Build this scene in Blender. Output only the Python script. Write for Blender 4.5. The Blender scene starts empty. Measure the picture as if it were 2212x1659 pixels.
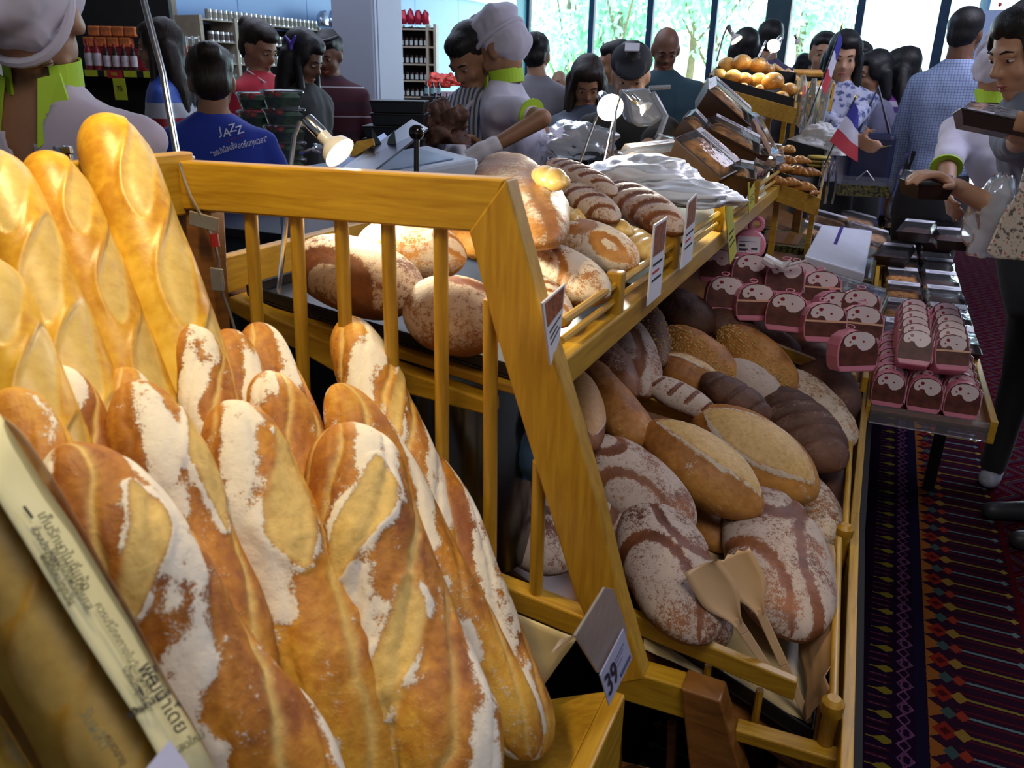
import bpy, bmesh, math, random
import numpy as np
from math import sin, cos, pi, radians, tan, atan2, sqrt
from mathutils import Vector, Matrix, Euler
random.seed(7); RNG = np.random.default_rng(7)
SC = bpy.context.scene; COL = SC.collection
# ---------------------------------------------------------------- camera
F = 1725.0; PITCH = radians(20.8); ROLL = radians(1.2); YAW = radians(24.0); CZ = 1.5
FWD = Vector((-sin(YAW)*cos(PITCH), cos(YAW)*cos(PITCH), -sin(PITCH)))
R0 = Vector((cos(YAW), sin(YAW), 0)); U0 = R0.cross(FWD)
RT = R0*cos(ROLL) + U0*sin(ROLL); UP = -R0*sin(ROLL) + U0*cos(ROLL)
CAMP = Vector((0, 0, CZ))
cam = bpy.data.cameras.new('camera'); camo = bpy.data.objects.new('camera', cam); COL.objects.link(camo)
M = Matrix((( RT.x, UP.x, -FWD.x, 0), (RT.y, UP.y, -FWD.y, 0), (RT.z, UP.z, -FWD.z, CZ), (0, 0, 0, 1)))
camo.matrix_world = M
cam.sensor_fit = 'HORIZONTAL'; cam.sensor_width = 36; cam.lens = F/2212*36; cam.clip_start = .02; cam.clip_end = 200
cam.dof.use_dof = True; cam.dof.focus_distance = 1.9; cam.dof.aperture_fstop = 9
SC.camera = camo
# ---------------------------------------------------------------- world, view, big lights
W = bpy.data.worlds.new('sky'); SC.world = W; W.use_nodes = True
wn = W.node_tree.nodes; wl = W.node_tree.links
bg = wn['Background']; bg.inputs[0].default_value = (.80, .97, 1.0, 1); bg.inputs[1].default_value = 5.5
SC.view_settings.view_transform = 'Standard'; SC.view_settings.look = 'None'; SC.view_settings.gamma = 1
SC.view_settings.use_curve_mapping = False; SC.view_settings.exposure = 0.0
def area(name, loc, tgt, size, power, color, sy=None, spread=180):
    l = bpy.data.lights.new(name, 'AREA'); l.energy = power; l.color = color; l.size = size
    if sy: l.shape = 'RECTANGLE'; l.size_y = sy
    l.spread = radians(spread)
    o = bpy.data.objects.new(name, l); COL.objects.link(o); o.location = loc
    o.rotation_euler = (Vector(tgt)-Vector(loc)).to_track_quat('-Z', 'Y').to_euler(); return o
def spot(name, loc, tgt, power, color, angle=90, blend=.6, rad=.04):
    l = bpy.data.lights.new(name, 'SPOT'); l.energy = power; l.color = color; l.spot_size = radians(angle)
    l.spot_blend = blend; l.shadow_soft_size = rad
    o = bpy.data.objects.new(name, l); COL.objects.link(o); o.location = loc
    o.rotation_euler = (Vector(tgt)-Vector(loc)).to_track_quat('-Z', 'Y').to_euler(); return o
area('window_daylight', (-2.6, 13.6, 1.9), (-2.6, 0, 1.2), 8.5, 420, (.62, .88, 1.0), 2.6)
area('fill_cool', (-3.2, 5.0, 3.2), (-3.2, 5.0, 0), 3.0, 75, (.72, .80, 1.0), 3.0)  # added soft cool fill for the room, no ceiling fixture behind it
area('fill_cool_right', (1.0, 4.4, 3.2), (.4, 4.2, 0), 1.5, 95, (.80, .80, 1.0), 2.6)  # added fill that brightens the right table and its labels, not a real lamp
area('fill_near', (0.5, 0.3, 3.1), (-.1, 1.5, .6), 1.0, 26, (1.0, .90, .84), 1.2)  # added warmish fill to lift the bin loaves, stands for no lamp
spot('lamp_light_baguettes', (-.80, .62, 2.02), (-.52, .62, 1.0), 30, (1.0, .76, .36), 110, .8, .06)
# ---------------------------------------------------------------- unprojection of photo pixels on planes
def ray(x, y): return FWD + RT*((x-1106)/F) - UP*((y-829.5)/F)
def pX(x, y, X): d = ray(x, y); return CAMP + d*(X/d.x)
def pY(x, y, Y): d = ray(x, y); return CAMP + d*(Y/d.y)
def pZ(x, y, Z): d = ray(x, y); return CAMP + d*((Z-CZ)/d.z)
def pD(x, y, D): return CAMP + ray(x, y)*D
def pP(x, y, p0, n): d = ray(x, y); return CAMP + d*((Vector(p0)-CAMP).dot(n)/d.dot(n))
# ---------------------------------------------------------------- numpy value noise
def _hash(ix, iy, iz, s):
    h = (ix*374761393 + iy*668265263 + iz*1274126177 + s*144665) & 0x7fffffff
    h = (h ^ (h >> 13))*1274126177 & 0x7fffffff
    return ((h ^ (h >> 16)) & 0xffff)/65535.0
def vnoise(P, s=0):
    P = np.asarray(P, float); I = np.floor(P).astype(np.int64); f = P-I; f = f*f*(3-2*f)
    x, y, z = I[..., 0], I[..., 1], I[..., 2]; out = 0
    for a in (0, 1):
        for b in (0, 1):
            for c in (0, 1):
                w = (f[..., 0] if a else 1-f[..., 0])*(f[..., 1] if b else 1-f[..., 1])*(f[..., 2] if c else 1-f[..., 2])
                out = out + w*_hash(x+a, y+b, z+c, s)
    return out*2-1
def fbm(P, s=0, o=3):
    P = np.asarray(P, float); a = 1.; t = 0.; r = 0.
    for i in range(o): r = r + a*vnoise(P*(2**i)+i*17.3, s+i); t += a; a *= .5
    return r/t
# ---------------------------------------------------------------- object helpers
def link(o, parent=None):
    COL.objects.link(o)
    if parent is not None: o.parent = parent
    return o
def tag(o, label=None, cat=None, group=None, kind=None):
    if label: o['label'] = label
    if cat: o['category'] = cat
    if group: o['group'] = group
    if kind: o['kind'] = kind
    return o
def thing(name, label, cat, loc=(0, 0, 0), rot=(0, 0, 0), group=None, scale=1):
    o = bpy.data.objects.new(name, None); COL.objects.link(o); o.empty_display_size = .05
    o.location = loc; o.rotation_euler = rot
    if scale != 1: o.scale = (scale,)*3
    return tag(o, label, cat, group)
def mesh_obj(name, verts, faces, mat, parent=None, smooth=False, attrs=None, matidx=None):
    me = bpy.data.meshes.new(name); me.from_pydata([tuple(v) for v in verts], [], faces); me.update()
    for m in (mat if isinstance(mat, (list, tuple)) else [mat]): me.materials.append(m)
    if smooth: me.polygons.foreach_set('use_smooth', [True]*len(me.polygons))
    if matidx is not None: me.polygons.foreach_set('material_index', matidx)
    if attrs:
        for k, a in attrs.items():
            at = me.attributes.new(k, 'FLOAT', 'POINT'); at.data.foreach_set('value', np.asarray(a, np.float32))
    o = bpy.data.objects.new(name, me); return link(o, parent)
def dup(o, parent=None, **kw):
    c = o.copy(); COL.objects.link(c)
    if parent is not None: c.parent = parent
    for ch in o.children:
        dup(ch, c)
    return c
class MB:
    """collects shapes as one mesh"""
    def __init__(s): s.v = []; s.f = []; s.mi = []; s.cur = 0
    def add(s, v, f):
        n = len(s.v); s.v += [Vector(p) for p in v]; s.f += [tuple(i+n for i in q) for q in f]; s.mi += [s.cur]*len(f); return s
    def hexa(s, P, bev=0):
        return s.add(P, [(3, 2, 1, 0), (4, 5, 6, 7), (0, 1, 5, 4), (1, 2, 6, 5), (2, 3, 7, 6), (3, 0, 4, 7)])
    def box(s, a, b, M=None):
        (x0, y0, z0), (x1, y1, z1) = a, b
        P = [(x0, y0, z0), (x1, y0, z0), (x1, y1, z0), (x0, y1, z0), (x0, y0, z1), (x1, y0, z1), (x1, y1, z1), (x0, y1, z1)]
        if M is not None: P = [M @ Vector(p) for p in P]
        return s.hexa(P)
    def beam(s, a, b, w, h, up=(0, 0, 1), taper=1):
        a = Vector(a); b = Vector(b); d = (b-a).normalized(); sd = d.cross(Vector(up))
        if sd.length < 1e-5: sd = Vector((1, 0, 0))
        sd.normalize(); u = sd.cross(d).normalized(); P = []
        for q, k in ((a, 1), (b, taper)):
            P += [q-sd*w/2*k-u*h/2*k, q+sd*w/2*k-u*h/2*k, q+sd*w/2*k+u*h/2*k, q-sd*w/2*k+u*h/2*k]
        return s.hexa(P)
    def tube(s, pts, r, n=10, cap=True):
        pts = [Vector(p) for p in pts]; R = r if isinstance(r, (list, tuple)) else [r]*len(pts)
        V = []; Fc = []; pr = None
        for i, p in enumerate(pts):
            d = (pts[min(i+1, len(pts)-1)]-pts[max(i-1, 0)]).normalized()
            if pr is None:
                t = Vector((0, 0, 1)) if abs(d.z) < .9 else Vector((1, 0, 0)); sd = d.cross(t).normalized()
            else:
                sd = (pr - d*pr.dot(d)).normalized()
            pr = sd; u = d.cross(sd)
            for k in range(n):
                a = 2*pi*k/n; V.append(p+(sd*cos(a)+u*sin(a))*R[i])
        for i in range(len(pts)-1):
            for k in range(n):
                k2 = (k+1) % n; Fc.append((i*n+k, i*n+k2, (i+1)*n+k2, (i+1)*n+k))
        if cap: Fc.append(tuple(range(n-1, -1, -1))); Fc.append(tuple((len(pts)-1)*n+k for k in range(n)))
        return s.add(V, Fc)
    def lathe(s, prof, n=16, M=None, cap=True):
        V = []; Fc = []
        for r, z in prof:
            for k in range(n): V.append(Vector((r*cos(2*pi*k/n), r*sin(2*pi*k/n), z)))
        if M is not None: V = [M @ p for p in V]
        for i in range(len(prof)-1):
            for k in range(n):
                k2 = (k+1) % n; Fc.append((i*n+k, i*n+k2, (i+1)*n+k2, (i+1)*n+k))
        if cap: Fc.append(tuple(range(n-1, -1, -1))); Fc.append(tuple((len(prof)-1)*n+k for k in range(n)))
        return s.add(V, Fc)
    def ball(s, c, r, n=10, sc=(1, 1, 1), M=None):
        prof = [(max(sin(pi*i/n), 1e-3)*r, -cos(pi*i/n)*r) for i in range(n+1)]
        T = Matrix.Translation(Vector(c)) @ (M or Matrix.Identity(4)) @ Matrix.Diagonal((*sc, 1))
        return s.lathe(prof, n+4, T)
    def prism(s, poly, d):
        """polygon (3d points) extruded by vector d"""
        n = len(poly); V = [Vector(p) for p in poly]; d = Vector(d)
        nr = Vector((0, 0, 0))
        for i in range(n): nr += V[i].cross(V[(i+1) % n])
        if nr.dot(d) > 0: V.reverse()
        V2 = V+[p+d for p in V]
        return s.add(V2, [tuple(range(n)), tuple(range(2*n-1, n-1, -1))]+[((i+1) % n, i, i+n, (i+1) % n+n) for i in range(n)])
    def build(s, name, mat, parent=None, smooth=False, bevel=0, attrs=None):
        o = mesh_obj(name, s.v, s.f, mat, parent, smooth, attrs, s.mi if isinstance(mat, (list, tuple)) else None)
        if smooth:
            try: o.data.set_sharp_from_angle(angle=radians(38))
            except Exception: pass
        if bevel:
            m = o.modifiers.new('bevel', 'BEVEL'); m.width = bevel; m.segments = 2; m.limit_method = 'ANGLE'
        return o
# ---------------------------------------------------------------- materials
MATS = {}
def nt(name):
    m = bpy.data.materials.new(name); m.use_nodes = True; MATS[name] = m
    return m, m.node_tree.nodes, m.node_tree.links, m.node_tree.nodes['Principled BSDF']
def mth(n, l, op, a, b=None, c=None, clamp=False):
    k = n.new('ShaderNodeMath'); k.operation = op; k.use_clamp = clamp
    for i, v in enumerate((a, b, c)):
        if v is None: continue
        if isinstance(v, (int, float)): k.inputs[i].default_value = v
        else: l.new(v, k.inputs[i])
    return k.outputs[0]
def mixc(n, l, f, a, b, mode='MIX'):
    k = n.new('ShaderNodeMix'); k.data_type = 'RGBA'; k.blend_type = mode
    for i, v in ((0, f), (6, a), (7, b)):
        if isinstance(v, (int, float)): k.inputs[i].default_value = v
        elif isinstance(v, tuple): k.inputs[i].default_value = (*v[:3], 1)
        else: l.new(v, k.inputs[i])
    return k.outputs[2]
def noise(n, l, scale, detail=3, vec=None, dist=0, rough=.55):
    k = n.new('ShaderNodeTexNoise'); k.inputs['Scale'].default_value = scale; k.inputs['Detail'].default_value = detail
    k.inputs['Distortion'].default_value = dist; k.inputs['Roughness'].default_value = rough
    if vec is not None: l.new(vec, k.inputs['Vector'])
    return k.outputs[0]
def coord(n, l, kind='Object', scale=None, rot=None):
    t = n.new('ShaderNodeTexCoord'); o = t.outputs[kind]
    if scale or rot:
        m = n.new('ShaderNodeMapping'); l.new(o, m.inputs[0])
        if scale: m.inputs['Scale'].default_value = scale
        if rot: m.inputs['Rotation'].default_value = rot
        o = m.outputs[0]
    return o
def ramp(n, l, f, stops):
    k = n.new('ShaderNodeValToRGB'); l.new(f, k.inputs[0]); e = k.color_ramp.elements
    while len(e) < len(stops): e.new(.5)
    for i, (p, c) in enumerate(stops): e[i].position = p; e[i].color = (*c, 1) if len(c) == 3 else c
    return k.outputs[0]
def bump(n, l, b, h, strength=.3, dist=.002):
    k = n.new('ShaderNodeBump'); k.inputs['Strength'].default_value = strength; k.inputs['Distance'].default_value = dist
    l.new(h, k.inputs['Height']); l.new(k.outputs[0], b.inputs['Normal'])
def simple(name, col, rough=.6, metal=0, var=.12, scale=12, bmp=0, emit=0, spec=.5, sheen=0, sss=0):
    if name in MATS: return MATS[name]
    m, n, l, b = nt(name)
    nz = noise(n, l, scale, 3, coord(n, l))
    dk = tuple(c*(1-var) for c in col); lt = tuple(min(1, c*(1+var)) for c in col)
    l.new(ramp(n, l, nz, [(.3, dk), (.7, lt)]), b.inputs['Base Color'])
    b.inputs['Roughness'].default_value = rough; b.inputs['Metallic'].default_value = metal
    b.inputs['Specular IOR Level'].default_value = spec
    if sheen: b.inputs['Sheen Weight'].default_value = sheen
    if bmp: bump(n, l, b, nz, bmp, .004)
    if emit: b.inputs['Emission Color'].default_value = (*col, 1); b.inputs['Emission Strength'].default_value = emit
    if sss: b.inputs['Subsurface Weight'].default_value = sss; b.inputs['Subsurface Radius'].default_value = (.02, .01, .005)
    return m
def wood(name, dark, lite, sc=(3, 3, 40), rough=.38):
    m, n, l, b = nt(name)
    v = coord(n, l, 'Object', sc)
    a = noise(n, l, 3.0, 5, v, .6); c = noise(n, l, 5, 2, coord(n, l))
    f = mth(n, l, 'ADD', mth(n, l, 'MULTIPLY', a, .7), mth(n, l, 'MULTIPLY', c, .3))
    l.new(ramp(n, l, f, [(.33, dark), (.62, lite)]), b.inputs['Base Color'])
    l.new(mth(n, l, 'ADD', mth(n, l, 'MULTIPLY', a, .25), rough-.1), b.inputs['Roughness'])
    b.inputs['Coat Weight'].default_value = .25; b.inputs['Coat Roughness'].default_value = .25
    bump(n, l, b, a, .15, .002)
    return m
WOODX = wood('varnished_wood_x', (.36, .18, .010), (.55, .325, .022), (3, 40, 40))
WOODY = wood('varnished_wood_y', (.36, .18, .010), (.55, .325, .022), (40, 3, 40))
WOODZ = wood('varnished_wood_z', (.34, .165, .010), (.53, .30, .020), (40, 40, 3))
WOODD = wood('brown_wood', (.17, .065, .015), (.30, .125, .028), (6, 6, 30))
PALEW = wood('pale_wood', (.42, .27, .14), (.60, .42, .24), (40, 3, 40), .6)
CHROME = simple('chrome', (.75, .75, .78), .15, 1, .03)
STEEL = simple('brushed_steel', (.50, .50, .52), .35, 1, .08)
BLACK = simple('black_plastic', (.010, .010, .012), .35, 0, .2)
BLACKM = simple('black_matte', (.008, .008, .009), .8, 0, .2)
WHITEP = simple('white_plastic', (.75, .75, .78), .35, 0, .03)
WHITEL = simple('white_paper', (.72, .72, .80), .6, 0, .03)
def clear(name, tint=(.95, .97, 1), gloss=.25, rough=.06, alpha_mix=.12):
    m, n, l, b = nt(name); n.remove(b); out = n['Material Output']
    t = n.new('ShaderNodeBsdfTransparent'); t.inputs[0].default_value = (*tint, 1)
    g = n.new('ShaderNodeBsdfGlossy'); g.inputs['Roughness'].default_value = rough; g.inputs[0].default_value = (1, 1, 1, 1)
    d = n.new('ShaderNodeBsdfDiffuse'); d.inputs[0].default_value = (.8, .84, .9, 1)
    fr = n.new('ShaderNodeFresnel'); fr.inputs[0].default_value = 1.5
    nz = noise(n, l, 30, 2, coord(n, l)); bp = n.new('ShaderNodeBump'); bp.inputs['Strength'].default_value = .35; bp.inputs['Distance'].default_value = .004
    l.new(nz, bp.inputs['Height']); l.new(bp.outputs[0], g.inputs['Normal']); l.new(bp.outputs[0], fr.inputs['Normal'])
    m1 = n.new('ShaderNodeMixShader'); m1.inputs[0].default_value = alpha_mix; l.new(t.outputs[0], m1.inputs[1]); l.new(d.outputs[0], m1.inputs[2])
    f2 = mth(n, l, 'ADD', fr.outputs[0], gloss-.1, clamp=True)
    m2 = n.new('ShaderNodeMixShader'); l.new(f2, m2.inputs[0]); l.new(m1.outputs[0], m2.inputs[1]); l.new(g.outputs[0], m2.inputs[2])
    l.new(m2.outputs[0], out.inputs[0]); return m
CLEAR = clear('clear_plastic', (.97, .98, 1), .07, .05, .05); BAGP = clear('plastic_bag', (.9, .93, .97), .0, .25, .45); GLASS = clear('window_glass', (1, 1, 1), .1, .02, .0)
# ---------------------------------------------------------------- bread materials (patterns ride on vertex attributes made with the mesh)
def bread_mat(name, c_dark, c_mid, c_lite, flour_c=(.80, .74, .66), crumb_c=(.72, .52, .20), fl_scale=60, bstr=.5, rough=.65, bd=.004):
    m, n, l, b = nt(name)
    oc = coord(n, l, 'Object')
    info = n.new('ShaderNodeObjectInfo')
    big = noise(n, l, 9, 4, oc); fine = noise(n, l, 90, 4, oc); mid = noise(n, l, fl_scale, 5, oc, .3, .7)
    f = mth(n, l, 'ADD', mth(n, l, 'MULTIPLY', big, .75), mth(n, l, 'MULTIPLY', fine, .25))
    f = mth(n, l, 'ADD', f, mth(n, l, 'MULTIPLY', mth(n, l, 'SUBTRACT', info.outputs['Random'], .5), .12))
    base = ramp(n, l, f, [(.36, c_dark), (.50, c_mid), (.64, c_lite)])
    def at(k):
        a = n.new('ShaderNodeAttribute'); a.attribute_name = k; return a.outputs['Fac']
    cr = at('crumb'); fl = at('flour'); bk = at('bake')
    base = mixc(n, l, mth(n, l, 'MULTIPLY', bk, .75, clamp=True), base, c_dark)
    crn = ramp(n, l, mth(n, l, 'ADD', mth(n, l, 'MULTIPLY', mid, .6), mth(n, l, 'MULTIPLY', fine, .4)), [(.26, (crumb_c[0]*.78, crumb_c[1]*.68, crumb_c[2]*.5)), (.5, crumb_c), (.74, tuple(min(1, c*1.22) for c in crumb_c))])
    base = mixc(n, l, mth(n, l, 'MULTIPLY', cr, .95, clamp=True), base, crn)
    # flour: attribute sets coverage, noise breaks it up
    k = n.new('ShaderNodeMapRange'); k.interpolation_type = 'SMOOTHSTEP'
    th = mth(n, l, 'ADD', .27, mth(n, l, 'MULTIPLY', mth(n, l, 'SUBTRACT', 1.0, fl), .46))
    spk = noise(n, l, fl_scale*4.5, 3, oc, 0, .7)
    cov = mth(n, l, 'ADD', mth(n, l, 'MULTIPLY', mid, .55), mth(n, l, 'MULTIPLY', spk, .45))
    l.new(cov, k.inputs[0]); l.new(mth(n, l, 'SUBTRACT', th, .045), k.inputs[1]); l.new(mth(n, l, 'ADD', th, .065), k.inputs[2])
    flc = mixc(n, l, fine, tuple(c*.86 for c in flour_c), flour_c)
    base = mixc(n, l, k.outputs[0], base, flc)
    l.new(base, b.inputs['Base Color'])
    l.new(mth(n, l, 'ADD', mth(n, l, 'MULTIPLY', k.outputs[0], .25), rough-.1), b.inputs['Roughness'])
    b.inputs['Subsurface Weight'].default_value = .0
    h = mth(n, l, 'ADD', mth(n, l, 'MULTIPLY', mid, .6), mth(n, l, 'ADD', mth(n, l, 'MULTIPLY', fine, .4), mth(n, l, 'MULTIPLY', k.outputs[0], .35)))
    bump(n, l, b, h, bstr, bd)
    return m
B_BAG = bread_mat('baguette_crust', (.46, .21, .012), (.66, .39, .032), (.78, .53, .085), crumb_c=(.58, .44, .15), bstr=.16, rough=.5)
B_RUS = bread_mat('rustic_crust', (.26, .075, .009), (.52, .21, .018), (.74, .42, .05), flour_c=(.86, .80, .70), crumb_c=(.70, .50, .16), fl_scale=85, bstr=.55)
B_BOU = bread_mat('floured_loaf_crust', (.10, .028, .010), (.20, .065, .022), (.33, .12, .04), flour_c=(.58, .47, .40), crumb_c=(.55, .30, .10), fl_scale=120, bstr=.35)
B_BAT = bread_mat('golden_loaf_crust', (.24, .08, .015), (.42, .17, .03), (.58, .28, .06), flour_c=(.72, .62, .50), crumb_c=(.66, .44, .17), fl_scale=90, bstr=.45)
B_DRK = bread_mat('dark_rye_crust', (.045, .018, .012), (.10, .040, .024), (.17, .075, .045), flour_c=(.52, .42, .37), crumb_c=(.20, .10, .06), fl_scale=120, bstr=.6)
B_BUN = bread_mat('glossy_bun_crust', (.50, .19, .03), (.72, .36, .07), (.85, .50, .14), crumb_c=(.85, .62, .25), bstr=.05, rough=.32)
B_ROL = bread_mat('pale_roll_crust', (.62, .38, .11), (.78, .55, .19), (.86, .68, .32), crumb_c=(.88, .76, .45), bstr=.08, rough=.42)
SEEDM = simple('oat_and_seed', (.52, .33, .10), .6, 0, .35, 200)
def loft(n, m, fn):
    """grid body: t along -1..1, a around; fn(T, A) -> xyz and attributes"""
    t = -np.cos(np.linspace(0, pi, n)); a = np.linspace(0, 2*pi, m, endpoint=False)
    T, A = np.meshgrid(t, a, indexing='ij'); return T, A
def grid_faces(n, m):
    f = [(i*m+k, i*m+(k+1) % m, (i+1)*m+(k+1) % m, (i+1)*m+k) for i in range(n-1) for k in range(m)]
    return f
def sstep(x, a, b): t = np.clip((x-a)/(b-a), 0, 1); return t*t*(3-2*t)
def frame(A, B, up):
    """matrix with x along A->B, z near up, origin at middle"""
    A = Vector(A); B = Vector(B); x = (B-A).normalized(); up = Vector(up); z = (up-x*up.dot(x)).normalized(); y = z.cross(x)
    c = (A+B)/2
    return Matrix(((x.x, y.x, z.x, c.x), (x.y, y.y, z.y, c.y), (x.z, y.z, z.z, c.z), (0, 0, 0, 1))), (B-A).length/2
def bread(name, label, cat, A, B, w, h=None, up=(0, 0, 1), style='plain', mat=None, seed=0, group=None, n=84, m=56, pw=2.4, bend=0, flat=.35, opts=None, roll=0):
    """one loaf: ends A and B in the world, half width w, half height h"""
    Mx, L = frame(A, B, up); h = h or w*.8; o = opts or {}
    if roll: Mx = Mx @ Matrix.Rotation(roll, 4, 'X')
    T, Aa = loft(n, m, None)
    prof = (1-np.abs(T)**pw)**(1/o.get('q', 2.0))
    prof[0] = prof[-1] = .002
    prof = prof*(1+o.get('taper', 0)*T)
    cy = np.cos(Aa); sz = np.sin(Aa)
    lum = fbm(np.stack([T*L*14+seed*3.1, cy*w*14, sz*h*14+seed], -1), seed, 3)
    R = prof*(1+.05*lum)
    attr = {k: np.zeros_like(T) for k in ('flour', 'crumb', 'bake')}
    X = T*L; dz = np.zeros_like(T); top = sstep(sz, -.1, .6)
    flr = fbm(np.stack([T*L*22+seed*7, cy*w*22, sz*h*22], -1), seed+9, 3)
    if style == 'baguette':
        # long diagonal cuts with a pale torn crumb, raised lip
        ns = o.get('cuts', 4); ang0 = o.get('ang', pi/2); c = np.zeros_like(T); lip = np.zeros_like(T)
        for i in range(ns):
            tc = -1+2*(i+.55)/ns; hl = 1.25/ns
            s = (T-tc)/hl; da = (Aa-ang0+pi) % (2*pi)-pi
            d = da - s*.55 - .12*np.sin(s*3+i); wd = o.get('wid', .42)*np.sqrt(np.clip(1-s*s, 0, 1))
            inn = sstep(wd-np.abs(d), -.02, .08)*(wd > .02)
            c = np.maximum(c, inn); lip = np.maximum(lip, np.exp(-((d-wd)/.09)**2)*(wd > .05)*np.clip(1.2-s*s, 0, 1)); 
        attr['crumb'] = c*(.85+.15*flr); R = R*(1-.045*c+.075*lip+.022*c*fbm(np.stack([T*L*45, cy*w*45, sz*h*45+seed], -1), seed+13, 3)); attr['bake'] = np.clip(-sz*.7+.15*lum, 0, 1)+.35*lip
    elif style == 'rustic':
        tw = -o.get('twist', 5.0)*.80*L/w/5.2; ph = o.get('ph', seed*1.3)
        q = np.sin(Aa*2.0+T*tw+ph+.9*flr); q2 = np.sin(Aa*3+T*tw*1.5+ph*2.1+.8*flr)
        groove = np.exp(-(q2/.30)**2)
        rdg = 1-np.abs(fbm(np.stack([T*L*28+cy*2, cy*w*60, sz*h*60+seed], -1), seed+5, 3))*2; R = R*(1+.045*q-.06*groove*o.get('gr', 1)+.035*np.sin(T*9+ph+Aa)+.022*rdg)
        fl = sstep(q+.55*flr+o.get('fl', 0), .30, .95)
        pat = fbm(np.stack([T*L*30, cy*w*45, sz*h*45+seed], -1), seed+21, 3); attr['flour'] = np.clip(fl*(.66+.60*pat)+.20+.30*pat, 0, .9); attr['crumb'] = np.clip(groove*sstep(-q, -.4, .5)*.9, 0, 1)
        attr['bake'] = np.clip(.45*np.sin(Aa-T*3+ph)+.5*lum-.1, 0, 1)
        for (tc, hl, a0, wd0) in o.get('tear', []):
            s = (T-tc)/hl; da = (Aa-a0+tw*.5*(T-tc)-.12*np.sin(3*s+seed)+pi) % (2*pi)-pi; wd = wd0*np.clip(1-np.abs(s)**1.5, 0, 1)**.8*(1+.30*flr+.30*pat)
            inn = sstep(wd-np.abs(da), -.05, .16)*(wd > .03); edge = np.exp(-((np.abs(da)-wd)/.11)**2)*(wd > .05); stk = fbm(np.stack([T*L*14+seed, Aa*7, Aa*0], -1), seed+41, 3)
            attr['crumb'] = np.maximum(attr['crumb']*(1-inn), inn); attr['flour'] = attr['flour']*(1-inn)+edge*np.clip(.35+1.1*pat, 0, .7)*(1-inn); R = R*(1+.03*inn+.05*edge+inn*.03*fbm(np.stack([T*L*60, cy*w*25, sz*h*25], -1), seed+31, 3)); attr['bake'] = attr['bake']*(1-inn)+inn*np.clip(.6*stk+.25*edge, 0, .6); attr['flour'] = attr['flour']+inn*np.clip(.30*flr, 0, .3)
    elif style in ('swirl', 'floured'):
        xn, yn = T, cy*np.sign(1)
        attr['flour'] = .62*o.get('fs', 1)*sstep(sz, -.55, .1)+.34*flr
        band = np.zeros_like(T)
        u = T; v = cy*np.sqrt(np.clip(1-T*T*.6, 0, 1))
        for (cx_, cy_, r_, wd, a0, a1) in o.get('arcs', [(-.45, .5, .75, .10, 0, 7), (.7, -.4, .70, .10, 0, 7)]):
            dd = np.abs(np.hypot(u-cx_, (v-cy_))-r_); aa = np.arctan2(v-cy_, u-cx_) % (2*pi)
            ok = ((aa >= a0) & (aa <= a1)); band = np.maximum(band, sstep(wd-dd+.06*flr, -.02, .07)*ok*(sz > -.3))
        attr['flour'] *= (1-band); attr['bake'] = .35*band+np.clip(.3*lum, 0, 1); R = R*(1+.02*(1-band)*top-.035*band)
    elif style == 'batard':
        # one long slash, opened, pale, floury lips
        v = cy*1.0; wd = o.get('wid', .38)*np.sqrt(np.clip(1-(T/.86)**2, 0, 1)); off = o.get('off', .1)
        inn = sstep(wd-np.abs(v-off-.12*T), -.02, .08)*(sz > 0); edge = np.exp(-((np.abs(v-off-.12*T)-wd)/.07)**2)*(sz > 0)*(np.abs(T) < .88)
        attr['crumb'] = inn; attr['flour'] = np.clip(edge*.85+.45*sstep(flr, -.2, .6)*(1-inn), 0, 1); R = R*(1+.05*inn+.06*edge)
        attr['bake'] = np.clip(-sz*.5+.4*lum, 0, 1)*(1-inn)
    elif style == 'ladder':
        ns = o.get('cuts', 6); c = np.zeros_like(T)
        for i in range(ns):
            tc = -.72+1.44*i/(ns-1); v = cy
            d = np.abs(T-tc-.16*(v-o.get('off', 0))**1); c = np.maximum(c, sstep(.055*(1-.3*abs(tc))-d*.9, -.01, .02)*(np.abs(v-o.get('off', 0)) < .75)*(sz > -.1))
        attr['flour'] = np.clip(.68*sstep(sz, -.5, .2)+.3*flr, 0, 1)*(1-c); R = R*(1-.10*c); attr['bake'] = .6*c
    elif style == 'rolls':
        g = np.abs(np.sin((T*o.get('n', 3.5)+.35*cy)*pi)); R = R*(.84+.18*g**.5); attr['crumb'] = sstep(.5-g, 0, .4)*.5; attr['bake'] = np.clip(.25-sz*.4, 0, 1)
    elif style == 'bun':
        attr['bake'] = np.clip(.15*lum+.5*sstep(-sz, .1, .8), 0, 1); attr['crumb'] = .35*sstep(sz, .2, .9)
    elif style == 'dark':
        attr['flour'] = np.clip(.30*flr+.15+o.get('fl', 0), 0, 1); g = fbm(np.stack([T*L*40, cy*w*40, sz*h*40], -1), seed+3, 2); R = R*(1+.03*g)
        for i in range(o.get('cuts', 0)):
            tc = -.6+1.2*i/max(1, o['cuts']-1); d = np.abs(T-tc-.15*cy); c = sstep(.06-d, -.02, .03)*(sz > 0); R = R*(1-.08*c); attr['flour'] *= (1-c); attr['bake'] += .5*c
    elif style == 'dust':
        attr['flour'] = np.clip(o.get('fl', .6)*sstep(sz+.3*flr, -.6, .4)+.2*flr, 0, 1)
        g = fbm(np.stack([T*5+seed, cy*2, sz*2], -1), seed+3, 2); R = R*(1+.06*g); attr['bake'] = np.clip(.4*lum, 0, 1)
    Y = R*cy*w; Z = R*sz*h
    Z = np.where(Z < -h*(1-flat)*prof, -h*(1-flat)*prof + (Z+h*(1-flat)*prof)*.25, Z)
    Y = Y+bend*(T*T-.4)*L; Z = Z+dz
    if style == 'rustic': Y = Y+.05*w*np.sin(T*4+seed); Z = Z+.06*w*np.sin(T*5+seed*2)
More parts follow.
